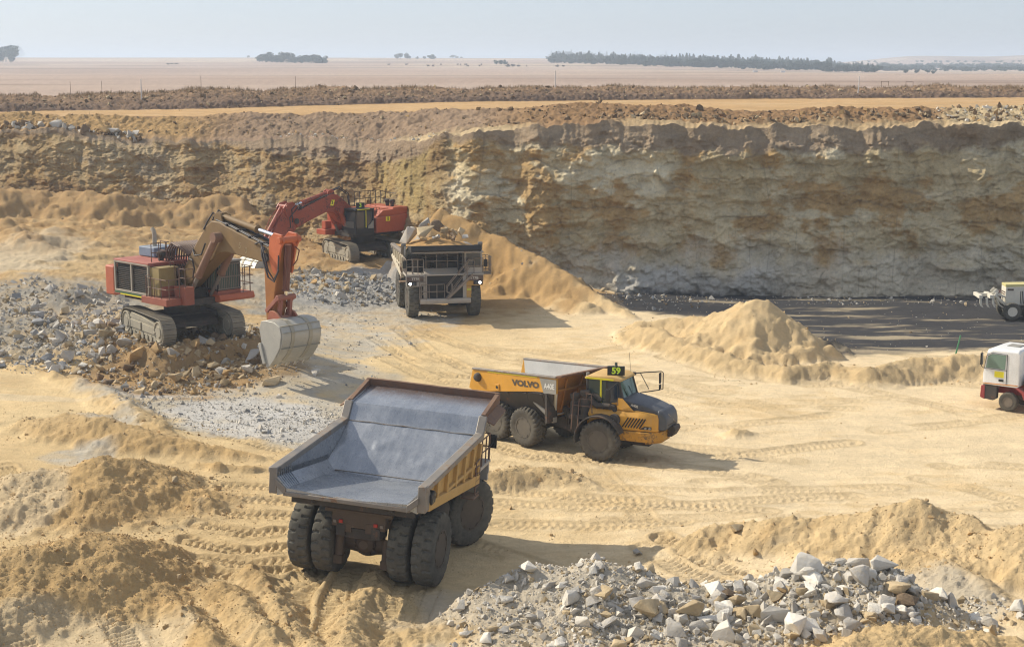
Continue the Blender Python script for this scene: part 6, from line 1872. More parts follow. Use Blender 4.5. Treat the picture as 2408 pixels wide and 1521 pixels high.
    # arm cylinder on top of the boom
    a0, a1 = arm['acyl']
    for s_ in arm.get('acyl_y', (0,)):
        p, q = Vector((a0[0], s_, a0[1])), Vector((a1[0], s_, a1[1])); m_ = p.lerp(q, arm.get('acyl_f', .6))
        b = MB(); b.cyl(p, m_, .17, n=20); b.cyl(m_, m_.lerp(q, .04), .22, n=20); b.box(tuple(p), (.4, .3, .4))
        ac = b.build('arm_cylinder', boomm, up, .01)
        MB().cyl(m_, q, .10, n=18).build('rod', P_CHROME, ac)
    b = MB()
    for s_ in (-1, 1): b.prism([(a0[0] - .35, a0[1] - .55), (a0[0] - .2, a0[1] + .15), (a0[0] + .05, a0[1] + .25), (a0[0] + .35, a0[1] + .1), (a0[0] + .6, a0[1] - .6)], 'y', s_ * .27 - .05, s_ * .27 + .05)
    b.build('cylinder_bracket', boomm, bm_, .02)
    # bucket cylinder, links
    c0, c1, lk, bk = arm['kcyl']
    b = MB(); p, q = Vector((c0[0], 0, c0[1])), Vector((c1[0], 0, c1[1])); m_ = p.lerp(q, .86)
    b.cyl(p, m_, .17, n=20); b.cyl(m_, m_.lerp(q, .05), .21, n=20); b.tube([p + Vector((.15, .3, -.1)), p + Vector((.3, .45, -.3)), p.lerp(q, .3) + Vector((.25, .4, 0)), p.lerp(q, .4) + Vector((.2, .2, 0))], .035, 6); b.tube([p + Vector((.15, -.3, -.1)), p + Vector((.3, -.4, -.3)), p.lerp(q, .3) + Vector((.25, -.35, 0)), p.lerp(q, .85) + Vector((.22, -.1, 0))], .035, 6)
    kc = b.build('bucket_cylinder', paint('dark_red_cylinder', (.15, .045, .03), .5, dust=.15) if coil else boomm, up)
    MB().cyl(m_, q, .09, n=16).build('rod', P_CHROME, kc)
    b = MB(); b.cyl((q.x, -.55, q.z), (q.x, .55, q.z), .15, n=18)
    for s_ in (-1, 1):
        b.bar((q.x, s_ * .50, q.z), (lk[0], s_ * .50, lk[1]), .12, .2); b.bar((q.x, s_ * .30, q.z), (bk[0], s_ * .30, bk[1]), .16, .22)
    b.cyl((lk[0], -.55, lk[1]), (lk[0], .55, lk[1]), .12, n=14); b.cyl((bk[0], -.5, bk[1]), (bk[0], .5, bk[1]), .14, n=14)
    b.build('linkage', paint('weathered_red_link', (.30, .10, .07), .6, dust=.3), up, .02)
    # bucket
    W2 = 1.2; bo = arm['bucket']; bi = arm['bucket_in']
    b = MB()
    for s_ in (-1, 1): b.prism(bo, 'y', s_ * W2 - .05, s_ * W2 + .05)
    bt_ = b.build('bucket', P_BUCK, up, .02)
    b = MB(); sh = arm['shell']; n = len(sh)
    cen = Vector((sum(p[0] for p in sh) / n, sum(p[1] for p in sh) / n))
    V = []
    for y in (-W2, W2):
        for p in sh: V.append((p[0], y, p[1]))
        for p in sh:
            d = (cen - Vector(p)).normalized() * .07; V.append((p[0] + d.x, y, p[1] + d.y))
    F = []
    for i in range(n - 1):
        F += [(i, i + 1, 2 * n + i + 1, 2 * n + i), (n + i, n + i + 1, 3 * n + i + 1, 3 * n + i), (i, i + 1, n + i + 1, n + i), (2 * n + i, 2 * n + i + 1, 3 * n + i + 1, 3 * n + i)]
    F += [(0, n, 3 * n, 2 * n), (n - 1, 2 * n - 1, 4 * n - 1, 3 * n - 1)]
    b.add(V, F); b.build('bucket_shell', P_BUCK, bt_)
    b = MB()
    for i in range(1, n - 2):
        for y in (-.55, .55):
            o1 = Vector(sh[i]) - cen; o2 = Vector(sh[i + 1]) - cen
            p = Vector(sh[i]) + o1.normalized() * .02; q = Vector(sh[i + 1]) + o2.normalized() * .02
            b.bar((p.x, y, p.y), (q.x, y, q.y), .22, .02)
    for f in (.35, .55, .75):
        i = int(f * (n - 1)); o1 = Vector(sh[i]) - cen; p = Vector(sh[i]) + o1.normalized() * .03
        b.bar((p.x, -W2, p.y), (p.x, W2, p.y), .07, .025)
    b.build('wear_strip', paint('worn_wear_plate', (.36, .33, .26), .55, .3, dust=.45, dust_col=(.47, .40, .26)), bt_)
    te = Vector(sh[-1]); dr = (Vector(sh[-1]) - Vector(sh[-2])).normalized()
    for k in range(5):
        y = -W2 + .12 + k * (2 * W2 - .24) / 4
        MB().loft([[(te.x - .08, y - .10, te.y + .04), (te.x - .08, y + .10, te.y + .04), (te.x + .08, y + .10, te.y + .04), (te.x + .08, y - .10, te.y + .04)], [(te.x + dr.x * .36 - .02, y - .05, te.y + dr.y * .36), (te.x + dr.x * .36 - .02, y + .05, te.y + dr.y * .36), (te.x + dr.x * .36 + .03, y + .05, te.y + dr.y * .36), (te.x + dr.x * .36 + .03, y - .05, te.y + dr.y * .36)]]).build('tooth', P_BUCK, bt_, .01)
    c = arm.get('cutter')
    if c: MB().bar((c[0][0], -W2 - .09, c[0][1]), (c[1][0], -W2 - .09, c[1][1]), .22, .10, up=(0, 1, 0)).build('side_cutter', P_BUCK, bt_, .02)
    b = MB()
    for s_ in (-1, 1): b.prism(arm['hinge'], 'y', s_ * .52 - .06, s_ * .52 + .06)
    b.build('bucket_hinge', stickm if not coil else paint('hinge_red', (.33, .085, .045), .6, dust=.3), bt_, .02)
    # hoses
    for h in arm['hoses']: MB().tube([Vector(p) for p in h], .045, 6).build('hose', P_HOSE, up)
    if coil:
        b = MB()
        for k in range(11):
            y = -.85 + .155 * k
            b.tube([(.95 + .12 * math.sin(k), y, 3.3), (.35, y, 3.6), (.0, y, 4.1), (.12, y, 4.75), (.55, y, 5.15), (1.15, y, 5.0), (1.6 + .03 * k, y * .6, 4.55)], .052, 6)
        for z, x in ((4.3, .0), (3.8, .12), (5.06, .55)): b.box((x, -.08, z), (.12, 1.75, .07))
        b.build('hose_loop', P_COIL, up)
        for x, z, w in ((6.1, 5.45, 'S'), (6.6, 5.25, 'U')):
            text({'S': '5', 'U': '0'}[w], 'chalk_mark', paint('chalk', (.38, .31, .17), .9, dust=0), bm_, face_frame((x, -bw - .006, z - .05), (1, 0, -.22), (0, 0, 1)), .45, -.012, 1, .002)
    return root


XB = paint('faded_orange_red', (.46, .115, .05), .55, dust=.25, dust_col=(.40, .22, .13), rust=.06)
XBOOM = paint('dusty_olive_boom', (.20, .12, .045), .6, dust=.32, dust_col=(.27, .185, .08), rust=.05)
XSTICK = paint('brownish_orange_stick', (.33, .125, .03), .5, dust=.3, dust_col=(.33, .20, .06))
XDECK = paint('faded_red_deck', (.30, .085, .05), .6, dust=.4, dust_col=(.34, .19, .12))
ARM1 = dict(
    boom=[(.35, 2.75), (.45, 3.45), (1.0, 3.75), (2.19, 5.15), (3.2, 6.2), (3.7, 6.5), (4.35, 6.48), (4.9, 6.32), (8.45, 5.45), (8.62, 5.2), (8.45, 4.85), (8.16, 4.72), (4.94, 4.98), (4.3, 4.9), (2.77, 3.91), (1.2, 2.75), (.8, 2.6)],
    boomtop=[(3.9, 6.50), (4.9, 6.32), (5.8, 6.10), (6.8, 5.85), (7.8, 5.60), (8.3, 5.48)],
    elbow=(8.25, 5.0), bcyl=((4.42, 5.72), (1.75, 2.35)),
    stick=[(7.95, 4.75), (8.45, 5.75), (8.85, 6.0), (9.25, 5.75), (9.2, 5.0), (8.75, 3.2), (8.45, 1.75), (8.2, 1.62), (8.02, 1.8), (7.98, 3.2)],
    ears=[(8.5, 5.0), (8.6, 6.0), (8.95, 6.28), (9.55, 6.22), (9.75, 5.9), (9.45, 5.5), (9.1, 4.2), (8.8, 4.3)], earpin=(9.5, 5.95),
    acyl=((3.95, 6.72), (8.75, 6.0)), acyl_f=.62,
    kcyl=((9.42, 5.7), (9.12, 3.05), (8.25, 2.35), (8.95, 2.0)),
    bucket=[(8.55, 1.55), (8.72, 1.95), (9.1, 2.02), (9.75, 2.0), (10.2, 1.8), (10.3, 1.4), (10.15, .75), (9.7, .15), (9.3, -.25), (9.05, -.35), (8.85, .4)],
    bucket_in=None, shell=[(8.85, 2.0), (9.35, 2.06), (9.85, 2.02), (10.2, 1.82), (10.36, 1.5), (10.34, 1.15), (10.18, .72), (9.9, .35), (9.55, .02), (9.25, -.22)],
    cutter=((8.62, .85), (8.98, -.15)), hinge=[(8.35, 1.85), (8.5, 2.35), (8.75, 2.4), (9.1, 2.3), (9.5, 1.98), (8.5, 1.8)],
    hoses=[[(8.0, -.55, 5.55), (8.4, -.75, 5.3), (8.75, -.75, 4.4), (9.1, -.7, 4.0), (9.35, -.6, 4.4), (9.3, -.5, 5.2)], [(8.0, -.55, 5.5), (8.35, -.8, 5.1), (8.8, -.8, 4.1), (9.2, -.75, 3.9), (9.4, -.6, 4.5)], [(2.0, -.52, 4.9), (2.3, -.62, 4.6), (2.9, -.62, 4.7), (3.2, -.56, 5.3)], [(1.6, -.55, 4.4), (2.2, -.7, 4.35), (2.35, -.7, 3.9), (2.1, -.65, 3.4)], [(3.9, -.2, 6.7), (3.6, -.3, 6.9), (3.3, -.4, 6.5), (3.0, -.5, 6.0)], [(3.95, .2, 6.75), (3.55, .1, 7.0), (3.2, 0, 6.6), (2.9, 0, 6.0)], [(7.4, -.5, 5.6), (7.9, -.6, 5.75), (8.3, -.6, 5.4)]])
excavator('excavator', EX1, 'dusty excavator with olive boom and orange stick, standing on a rocky mound', R(-44), ARM1, (XB, XBOOM, XSTICK, XDECK), guards=True, coil=True)

XR2 = paint('bright_excavator_red', (.42, .085, .035), .5, dust=.2, dust_col=(.40, .22, .13), rust=.05)
XR3 = paint('stained_excavator_red', (.34, .065, .03), .5, dust=.15, dust_col=(.36, .2, .12), rust=.4, rust_col=(.06, .02, .02))
ARM2 = dict(
    boom=[(.5, 2.6), (.6, 3.3), (1.2, 4.0), (2.2, 4.85), (2.75, 5.25), (3.3, 5.35), (3.9, 5.15), (6.7, 4.15), (6.95, 3.8), (6.9, 3.3), (6.6, 2.95), (5.6, 3.35), (3.9, 3.95), (3.2, 3.85), (2.4, 3.1), (1.3, 2.5), (.8, 2.4)],
    boomtop=[(3.0, 5.34), (3.9, 5.15), (5.0, 4.76), (6.0, 4.40), (6.6, 4.19)],
    elbow=(6.7, 3.45), bcyl=((2.75, 4.05), (1.9, 2.2)),
    stick=[(6.35, 3.3), (6.45, 4.3), (6.95, 4.75), (7.6, 4.65), (8.3, 3.4), (9.6, 1.2), (9.75, .7), (9.4, .5), (8.4, 1.2), (7.2, 2.2)],
    ears=[(6.55, 3.6), (6.6, 4.6), (7.0, 4.95), (7.6, 4.85), (7.9, 4.5), (7.6, 3.9)], earpin=(7.55, 4.6),
    acyl=((3.2, 5.45), (6.75, 4.55)), acyl_f=.72,
    kcyl=((7.75, 4.5), (9.55, 1.9), (9.15, 1.35), (10.1, 1.15)),
    bucket=[(9.35, .9), (9.7, 1.1), (10.3, 1.0), (10.9, .55), (11.1, -.1), (10.9, -.75), (10.4, -1.2), (9.8, -1.35), (9.6, -1.2)],
    bucket_in=None, shell=[(9.75, 1.12), (10.3, 1.08), (10.85, .75), (11.15, .2), (11.1, -.4), (10.8, -.95), (10.3, -1.28), (9.75, -1.42)],
    cutter=None, hinge=[(9.3, .6), (9.4, 1.2), (9.8, 1.45), (10.3, 1.35), (10.5, 1.0), (9.6, .8)],
    hoses=[[(6.2, .5, 4.4), (6.7, .75, 4.9), (7.3, .75, 4.4), (7.2, .7, 3.4)], [(6.2, .45, 4.3), (6.6, .7, 4.6), (7.5, .75, 3.8), (7.4, .7, 3.0)], [(1.3, 0, 4.3), (1.5, 0, 5.2), (2.3, 0, 5.7), (2.9, 0, 5.55)], [(1.1, -.2, 4.2), (1.2, -.2, 5.2), (2.1, -.2, 5.8), (2.8, -.2, 5.6)], [(6.9, -.5, 4.5), (7.6, -.7, 4.2), (8.2, -.7, 3.0)]])
ex2 = excavator('excavator', EX2, 'bright red excavator with the number 3 on its black cab', R(-137), ARM2, (XR2, XR3, XR3, XR2), num='3')
for c in ex2.children:
    if c.name.startswith('upper_works'):
        for b_ in c.children:
            if b_.name.startswith('boom') and not b_.name.startswith('boom_'):
                MB().prism([(3.05, 4.85), (3.35, 4.88), (3.5, 4.45), (3.2, 4.42)], 'y', .484, .492).build('number_plate', P_HI, b_)
                text('3', 'lettering', P_SIGN, b_, face_frame((3.3, .497, 4.66), (-1, 0, .1), (0, 0, 1)), .36, .01)
# ------------------------------------------------------------------ white tractor unit at the right edge
P_WCAB = paint('white_cab_paint', (.74, .74, .72), .35, dust=.12, rust=.0, spec=.5, streak=.15)
P_REDF = paint('dull_red_chassis', (.30, .035, .04), .5, dust=.25)
TTR = tyre_mesh('tyre', .51, .32, 'road')
RTR = rim_mesh(.51, .32, .09, paint('dusty_rim', (.14, .12, .10), .6, dust=.4), 10)
_w = at(2371, 966.5, 0); _ya = R(141)
TRK = dict(pos=(_w[0] + 1.02 * math.sin(_ya), _w[1] - 1.02 * math.cos(_ya), 0), yaw=_ya, s=1.0)
tk = empty('truck', TRK['pos'], TRK['yaw'], 1.0)
tag(tk, 'white cab truck with red chassis driving in at the right picture edge', 'truck')
for x in (0, -3.6, -4.95):
    for y, o in ((1.02, 1), (-1.02, -1)): wheel(tk, TTR, RTR, P_TYRE2, x, y, .51, o)
def cs(x, w, z0, z1, r): return [(x, -w, z0), (x, -w, z1 - r), (x, -w + r, z1), (x, w - r, z1), (x, w, z1 - r), (x, w, z0)]
b = MB(); b.loft([cs(-.55, 1.20, 1.40, 3.22, .16), cs(-.45, 1.22, 1.32, 3.30, .14), cs(.9, 1.22, 1.32, 3.30, .14), cs(1.22, 1.21, 1.32, 3.18, .16), cs(1.36, 1.18, 1.30, 2.3, .12), cs(1.42, 1.15, 1.25, 1.9, .1)])
cab2 = b.build('cab', P_WCAB, tk, .03)
for s_ in (1, -1):
    b = MB(); b.prism([(.22, 2.22), (.18, 2.98), (.92, 2.98), (1.16, 2.86), (1.24, 2.22)], 'y', s_ * 1.222, s_ * 1.232); b.build('window', plain('pale_green_glass', (.16, .24, .19), .1), cab2)
    b = MB(); b.tube([(.12, s_ * 1.235, 1.45), (.12, s_ * 1.235, 3.02), (.95, s_ * 1.235, 3.04), (1.22, s_ * 1.235, 2.88), (1.33, s_ * 1.22, 2.2)], .016, 5); b.tube([(.12, s_ * 1.235, 2.18), (1.28, s_ * 1.235, 2.18)], .012, 5); b.build('door_seam', P_SIGN, cab2)
    b = MB(); b.prism([(-.5, 1.42), (1.38, 1.36), (1.38, 1.41), (-.5, 1.47)], 'y', s_ * 1.222, s_ * 1.230); b.build('stripe', paint('orange_stripe', (.62, .26, .06), .5, dust=.1), cab2)
    b = MB(); b.box((.52, s_ * 1.226, 1.93), (.50, .012, .32)); stk = b.build('sticker', P_HI, cab2)
    b = MB(); b.box((.40, s_ * 1.23, 1.62), (.26, .03, .10)); b.build('handle', P_SIGN, cab2)
    b = MB(); b.tube([(1.28, s_ * 1.2, 3.05), (1.42, s_ * 1.42, 3.1), (1.42, s_ * 1.42, 2.3), (1.3, s_ * 1.22, 2.15)], .02, 6); b.box((1.42, s_ * 1.42, 2.7), (.08, .20, .62)); b.build('mirror', P_SIGN, cab2, .01)
    b = MB(); b.prism([(-1.05, .78), (-.86, 1.15), (-.45, 1.36), (-.40, 1.28), (-.72, 1.05), (-.85, .72)], 'y', s_ * .82, s_ * 1.22); b.prism([(-.45, 1.36), (-.1, 1.42), (.4, 1.42), (.4, 1.36), (-.1, 1.34), (-.42, 1.28)], 'y', s_ * .82, s_ * 1.2); b.build('fender', P_REDF, tk, .01)
    b = MB(); b.prism([(.62, .62), (.62, 1.30), (1.38, 1.30), (1.46, .95), (1.40, .55), (.8, .5)], 'y', s_ * .9, s_ * 1.18); b.build('step', P_DARK, tk, .02)
b = MB(); b.prism([(1.18, 3.02), (1.30, 2.25), (1.34, 2.26), (1.22, 3.03)], 'y', -1.05, 1.05); b.build('windscreen', P_GLASS, cab2)
b = MB(); b.box((-.56, 0, 2.6), (.02, 1.5, .8)); b.box((-.57, 0, 2.6), (.02, 1.2, .55)); b.box((-.565, 0, 1.95), (.02, 2.1, .04)); b.build('rear_panel', P_WCAB, cab2, .01)
MB().box((.2, -.1, 3.32), (.7, .7, .05)).build('roof_hatch', P_GREYP, cab2, .02)
b = MB(); b.lathe([(.07, 3.30), (.07, 3.42), (.05, 3.46), (0, 3.47)], 'z', (-.3, -.6, 0), 12); b.build('beacon', P_RED, cab2)
b = MB(); b.prism([(1.25, .5), (1.25, 1.28), (1.48, 1.24), (1.52, .6)], 'y', -1.2, 1.2); b.build('bumper', P_REDF, tk, .04)
b = MB(); b.box((-2.2, .42, .95), (6.6, .09, .30)); b.box((-2.2, -.42, .95), (6.6, .09, .30))
for x in (-1.2, -2.4, -3.6, -4.95): b.box((x, 0, .85), (.2, 1.8, .24))
b.box((-.1, 0, 1.15), (1.4, .9, .6)); b.build('chassis', P_REDF, tk, .01)
for y in (.86, -.86):
    b = MB(); b.box((-1.9, y, .82), (1.35, .62, .58)); tb_ = b.build('fuel_tank', P_REDF, tk, .04); MB().cyl((-1.28, y, .66), (-1.20, y, .66), .10, n=16).build('cap', P_SIGN, tb_)
b = MB(); b.box((-.85, .1, 1.4), (.3, 1.6, .7)); b.tube([(-.8, .5, 1.2), (-.9, .6, 1.9), (-.85, .3, 2.1), (-.8, -.4, 1.9)], .05, 8); b.tube([(-.95, .7, 1.1), (-.95, .75, 1.6), (-.9, .1, 1.75)], .04, 8); b.build('air_gear', P_DARK, tk)
b = MB(); b.lathe([(0, -1.0), (.45, -.95), (.5, -.8), (.5, .8), (.45, .95), (0, 1.0)], 'y', (-2.1, 0, 1.75), 28); b.box((-3.8, 0, 1.25), (2.6, 2.3, .12)); b.build('water_tank', paint('cream_tank', (.55, .49, .36), .5, dust=.3), tk, .01)

# ------------------------------------------------------------------ grader with its ripper
_g = at(2378, 753, -.3)
gd = empty('grader', (_g[0] + .12, _g[1] + 1.1, -.33), R(-4), .86)
tag(gd, 'dusty white grader with a raised rear ripper on the dark coal floor', 'grader')
P_GRD = paint('dusty_grader_white', (.68, .64, .53), .6, dust=.2, rust=.06)
TGR = tyre_mesh('tyre', .76, .5, 'chev'); RGR = rim_mesh(.76, .5, .12, P_GRD, 10)
for x in (0, 1.75, 6.6):
    for y, o in ((1.15, 1), (-1.15, -1)): wheel(gd, TGR, RGR, P_TYRE, x, y, .76, o)
b = MB(); b.box((.9, 0, .95), (2.6, 1.6, .5)); b.box((.9, .9, .8), (2.2, .2, .4)); b.box((.9, -.9, .8), (2.2, .2, .4)); b.build('tandem', P_DARK, gd, .02)
b = MB(); b.prism([(-.45, 1.25), (-.5, 2.75), (1.9, 2.85), (1.9, 1.25)], 'y', -.75, .75); gb_ = b.build('engine_cover', P_GRD, gd, .03)
b = MB()
for k in range(6): b.box((.75 + .14 * k, -.76, 1.9), (.06, .02, 1.1))
b.build('vent', P_SIGN, gb_)
MB().box((-.1, -.76, 2.55), (.5, .012, .16)).build('plate', P_MAROON, gb_)
b = MB(); b.prism([(-.5, 2.76), (-.52, 2.98), (4.0, 3.1), (4.0, 2.92)], 'y', -.7, .7); b.build('top_band', paint('yellow_green_band', (.60, .54, .24), .5, dust=.2), gd, .02)
b = MB(); b.box((2.7, 0, 1.7), (1.6, 1.5, .9)); b.build('cab', P_GRD, gd, .02)
MB().box((2.7, 0, 2.55), (1.5, 1.4, .85)).build('window', P_GLASS, gd)
b = MB(); b.tube([(3.4, 0, 1.9), (5.0, 0, 2.1), (6.2, 0, 1.7), (6.6, 0, 1.0)], .22, 10); b.box((6.6, 0, .9), (.3, 2.0, .3)); b.build('frame', P_GRD, gd)
b = MB(); b.prism([(4.2, .15), (4.3, .45), (4.25, .8), (4.15, .8), (4.15, .4), (4.1, .15)], 'y', -1.9, 1.9); b.build('blade', P_GRD, gd)
b = MB()
for y in (-.55, .55): b.bar((-.4, y, 1.2), (-1.35, y, 2.1), .14, .2); b.bar((-.45, y, 1.9), (-1.3, y, 2.2), .12, .16); b.tube([(-.4, y, .9), (-.9, y, 1.2), (-1.2, y, 1.7)], .07, 8)
b.prism([(-1.1, 1.5), (-1.5, 2.3), (-1.2, 2.6), (-.8, 2.2)], 'y', -.5, -.4); b.prism([(-1.1, 1.5), (-1.5, 2.3), (-1.2, 2.6), (-.8, 2.2)], 'y', .4, .5)
b.box((-1.7, 0, 1.98), (.35, 2.3, .3)); b.bar((-1.3, 0, 2.05), (-2.7, 0, 1.95), .3, .28); b.box((-2.6, 0, 1.95), (.3, 2.2, .28))
rp = b.build('ripper', P_GRD, gd, .02)
for k in range(3):
    x = -2.62 + .52 * k
    b = MB(); b.prism([(x - .08, 1.9), (x + .12, 1.9), (x + .14, 1.35), (x + .28, 1.02), (x + .10, 1.12), (x - .04, 1.4)], 'y', -1.0 + .0 * k, -.9)
    b.build('shank', P_GRD, rp, .01)
b = MB(); b.tube([(-.5, -.6, 2.3), (-.9, -.55, 2.5), (-1.1, -.5, 2.0), (-.7, -.5, 1.6)], .05, 6); b.tube([(-.5, -.4, 2.1), (-.8, -.3, 2.3), (-.9, -.2, 1.8)], .05, 6); b.build('hose', paint('red_brown_hose', (.16, .04, .03), .6, dust=.2), gd)

# ------------------------------------------------------------------ posts
P_POSTW = paint('white_marker_post', (.72, .70, .66), .6, dust=.15)
P_POSTG = paint('green_pole', (.05, .24, .11), .5, dust=.15)
P_WOOD = paint('weathered_post_wood', (.16, .12, .09), .9, dust=.2)


def at_row(px, row, lo=150.0, hi=9000.0):
    """first place in column px of the plateau seen at this row"""
    j = int(np.clip((px - cols[0]) / 2.3, 0, ncol - 1))
    d = PD[:, j]; z = PZ[:, j]
    up_ = z - CAM_H; rowz = 760.5 + 3600 * -((d * _S + up_ * _C) / (d * _C - up_ * _S))
    k = np.where((d > lo) & (d < hi))[0]
    i = k[np.argmin(np.abs(rowz[k] - row))]
    return float(PX[i, j]), float(d[i]), float(z[i])


def post(name, x, y, z, h, r, mat, label, tilt=0.0, group=None, cat='post'):
    b = MB(); b.cyl((0, 0, -.3), (0, 0, h), r, r * .85, 8); b.lathe([(r * .9, h), (r * .5, h + r * .6), (0, h + r * .7)], 'z', (0, 0, 0), 8)
    o = b.build(name, mat); o.location = (x, y, z); o.rotation_euler = (0, tilt, 0)
    tag(o, label, cat, group)
    return o


for px, r0_, d_, h, lb in ((1306, 212, 200, 1.7, 'white marker post on the far bank near the middle of the picture'), (2015, 220, 205, 1.7, 'leaning white marker post on the far bank towards the right'), (338, 238, 176, 1.7, 'white marker post on the dark bank at the left')):
    z, x = pz(px, d_)
    zt_ = zof(r0_ - 9, d_)
    post('marker_post', x, d_, min(z, zt_), 2.2, .07, P_POSTW, lb, .06 if px > 2000 else 0, 'white marker posts')
for px, lb in ((6, 'fence post at the left picture edge above the far bank'), (173, 'second fence post from the left edge above the far bank'), (247, 'third fence post from the left edge above the far bank'), (479, 'fourth fence post from the left edge above the far bank'), (699, 'fence post above the far bank left of the excavators')):
    dd = float(np.interp(px, *tab(K5))) + 1.5
    z, x = pz(px, dd)
    post('fence_post', x, dd, z, 1.6, .028, P_WOOD, lb, 0, 'fence posts along the far bank')
for px, lb in ((2076, 'left one of two low timber gate frames beyond the far bank'), (2135, 'right one of two low timber gate frames beyond the far bank')):
    dd = 217.0; z, x = pz(px, dd)
    b = MB()
    for dx in (-.5, .5): b.bar((dx, 0, -.4), (dx, 0, 1.5), .05)
    b.bar((-.55, 0, 1.5), (.55, 0, 1.5), .05)
    o = b.build('timber_gate', P_WOOD); o.location = (x, dd, z); tag(o, lb, 'gate', 'low frames beyond the bank')
gx, gy, _ = at(2240.6, 824, 1.0)
o = post('pole', gx, gy, gz(gx, gy)[0] - .1, 2.1, .055, P_POSTG, 'green pole leaning on the dirt bank at the right', .2)

# ------------------------------------------------------------------ trees of the plain
def leaf_mat(name, c1, c2):
    m, N, L, B = new_mat(name)
    tc = N.new('ShaderNodeTexCoord'); n = nnoise(N, L, tc.outputs['Object'], .8, 4, .6)
    L.new(nmix(N, L, nmap(N, L, n, .35, .65, 0, 1), c1, c2), B.inputs['Base Color']); B.inputs['Roughness'].default_value = .8
    return m


P_LEAF = leaf_mat('dark_tree_leaves', (.022, .045, .024), (.045, .075, .035))
P_LEAFO = leaf_mat('olive_bush_leaves', (.06, .07, .02), (.11, .11, .035))
P_LEAFB = leaf_mat('dry_bush_leaves', (.13, .09, .06), (.09, .08, .045))
P_TRUNK = paint('tree_bark', (.10, .08, .06), .9, dust=.0)


def crown_arrays(seed, n, pointed=False, low=.25):
    """leaf clumps filling several lobes of a unit-high crown"""
    rg = np.random.RandomState(seed)
    if pointed: lobes = [((0, 0, .3 + .14 * k), .24 * (1 - k / 6.5), .16) for k in range(6)]
    else: lobes = [((rg.uniform(-.25, .25), rg.uniform(-.25, .25), rg.uniform(low + .15, .78)), rg.uniform(.18, .30), rg.uniform(.15, .24)) for _ in range(7)]
    V, F = [], []
    for i in range(n):
        c, r, h = lobes[i % len(lobes)]
        d = rg.normal(size=3); d /= np.linalg.norm(d); q = rg.uniform(.55, 1.0) ** .4
        p = np.array(c) + d * np.array((r, r, h)) * q
        a = rg.normal(size=3); a /= np.linalg.norm(a); b_ = np.cross(a, d); b_ /= max(1e-6, np.linalg.norm(b_))
        s = rg.uniform(.035, .085)
        k = len(V)
        V += [p - a * s, p + b_ * s * .8, p + a * s, p - b_ * s * .8]; F.append((k, k + 1, k + 2, k + 3))
    return np.array(V), np.array(F)


CROWN = [crown_arrays(i, 620, i in (4, 5), .02) for i in range(6)]
CRM = []
for V, F in CROWN:
    me = bpy.data.meshes.new('crown'); me.from_pydata(V.tolist(), [], F.tolist()); me.materials.append(P_LEAF); CRM.append(me)
tb_ = MB(); tb_.tube([(0, 0, -.05), (.02, 0, .2), (0, .01, .45), (.03, .02, .7)], .035, 7, .012); tb_.tube([(.01, 0, .35), (.12, .05, .55)], .015, 5, .006); tb_.tube([(.0, 0, .3), (-.12, -.04, .52)], .015, 5, .006)
_t = tb_.build('trunk', P_TRUNK); TRM = _t.data; bpy.data.objects.remove(_t)
_rt = random.Random(77)


def tree(px, row, hpx, label, group, wide=1.0, name='tree', leaf=None, kinds=(0, 1, 2, 3), lo=420.0):
    x, y, z = at_row(px, row, lo)
    h = hpx / 3600 * math.hypot(x, y) * 1.02
    r = empty(name, (x, y, z), _rt.uniform(0, 6.28)); r.scale = (h * wide, h * wide, h)
    tag(r, label, 'bush' if name == 'bush' else 'tree', group)
    for n, me in (('crown', _rt.choice([CRM[k] for k in kinds])), ('trunk', TRM)):
        o = bpy.data.objects.new(n, me); o.parent = r; COL.objects.link(o)
        if leaf and n == 'crown': o.material_slots[0].link = 'OBJECT'; o.material_slots[0].material = leaf
    return r


def clump(spec, label, group, **k):
    for s_ in spec: tree(*s_, label, group, **k)


clump([(x, 146 + _rt.uniform(-1, 1), _rt.uniform(26, 40), ) for x in range(-60, 58, 6)], 'dark tree of the clump at the left picture edge', 'trees at the left edge', wide=.9)
clump([(x, 146 + (x - 613) * .02 + _rt.uniform(-1, 1), _rt.uniform(17, 25)) for x in range(617, 772, 6)], 'dark tree of the long clump on the horizon left of the middle', 'trees of the long horizon clump', wide=1.2)
tree(592, 138, 7, 'small lone tree on the horizon left of the long clump', 'lone trees', wide=1.1)
for px, h in ((936, 13), (946, 14), (958, 15), (966, 9)): tree(px, 139, h, 'tree of the small group standing on the horizon near the middle', 'trees of the middle horizon group', wide=1.0)
for px, h in ((985, 6), (1000, 7), (1014, 11), (1022, 11)): tree(px, 139, h, 'low tree right of the small group on the middle horizon', 'trees right of the middle horizon group', wide=1.5)
for px, h in ((1068, 9), (1077, 7), (1088, 6)): tree(px, 139, h, 'low tree of the little clump right of the middle horizon group', 'trees of the little horizon clump', wide=1.6)
for px, h in ((1168, 11), (1178, 13), (1190, 11)): tree(px, 153, h, 'round dark tree standing alone in the middle of the plain', 'trees in the middle of the plain', wide=1.3)
for px, h in ((1196, 7), (1208, 8), (1220, 6)): tree(px, 158, h, 'low grey bush in front of the dark trees of the plain', 'low bushes of the plain', wide=2.0, name='bush', leaf=P_LEAFB)
tree(1288, 140, 8, 'small round tree at the left end of the long wood', 'lone trees', wide=1.2)
for px in (402, 412, 424): tree(px, 152, 4, 'low brown bush on the plain at the left', 'brown bushes on the plain', wide=2.6, name='bush', leaf=P_LEAFB)
for px in (1310, 1325): tree(px, 158, 5, 'low brown bush in front of the long wood', 'bushes in front of the wood', wide=2.4, name='bush', leaf=P_LEAFB)
for px, row in ((2125, 172), (2150, 173), (2175, 174), (2190, 174)): tree(px, row, 10, 'tree before the hills on the right part of the plain', 'trees before the hills', wide=1.3)
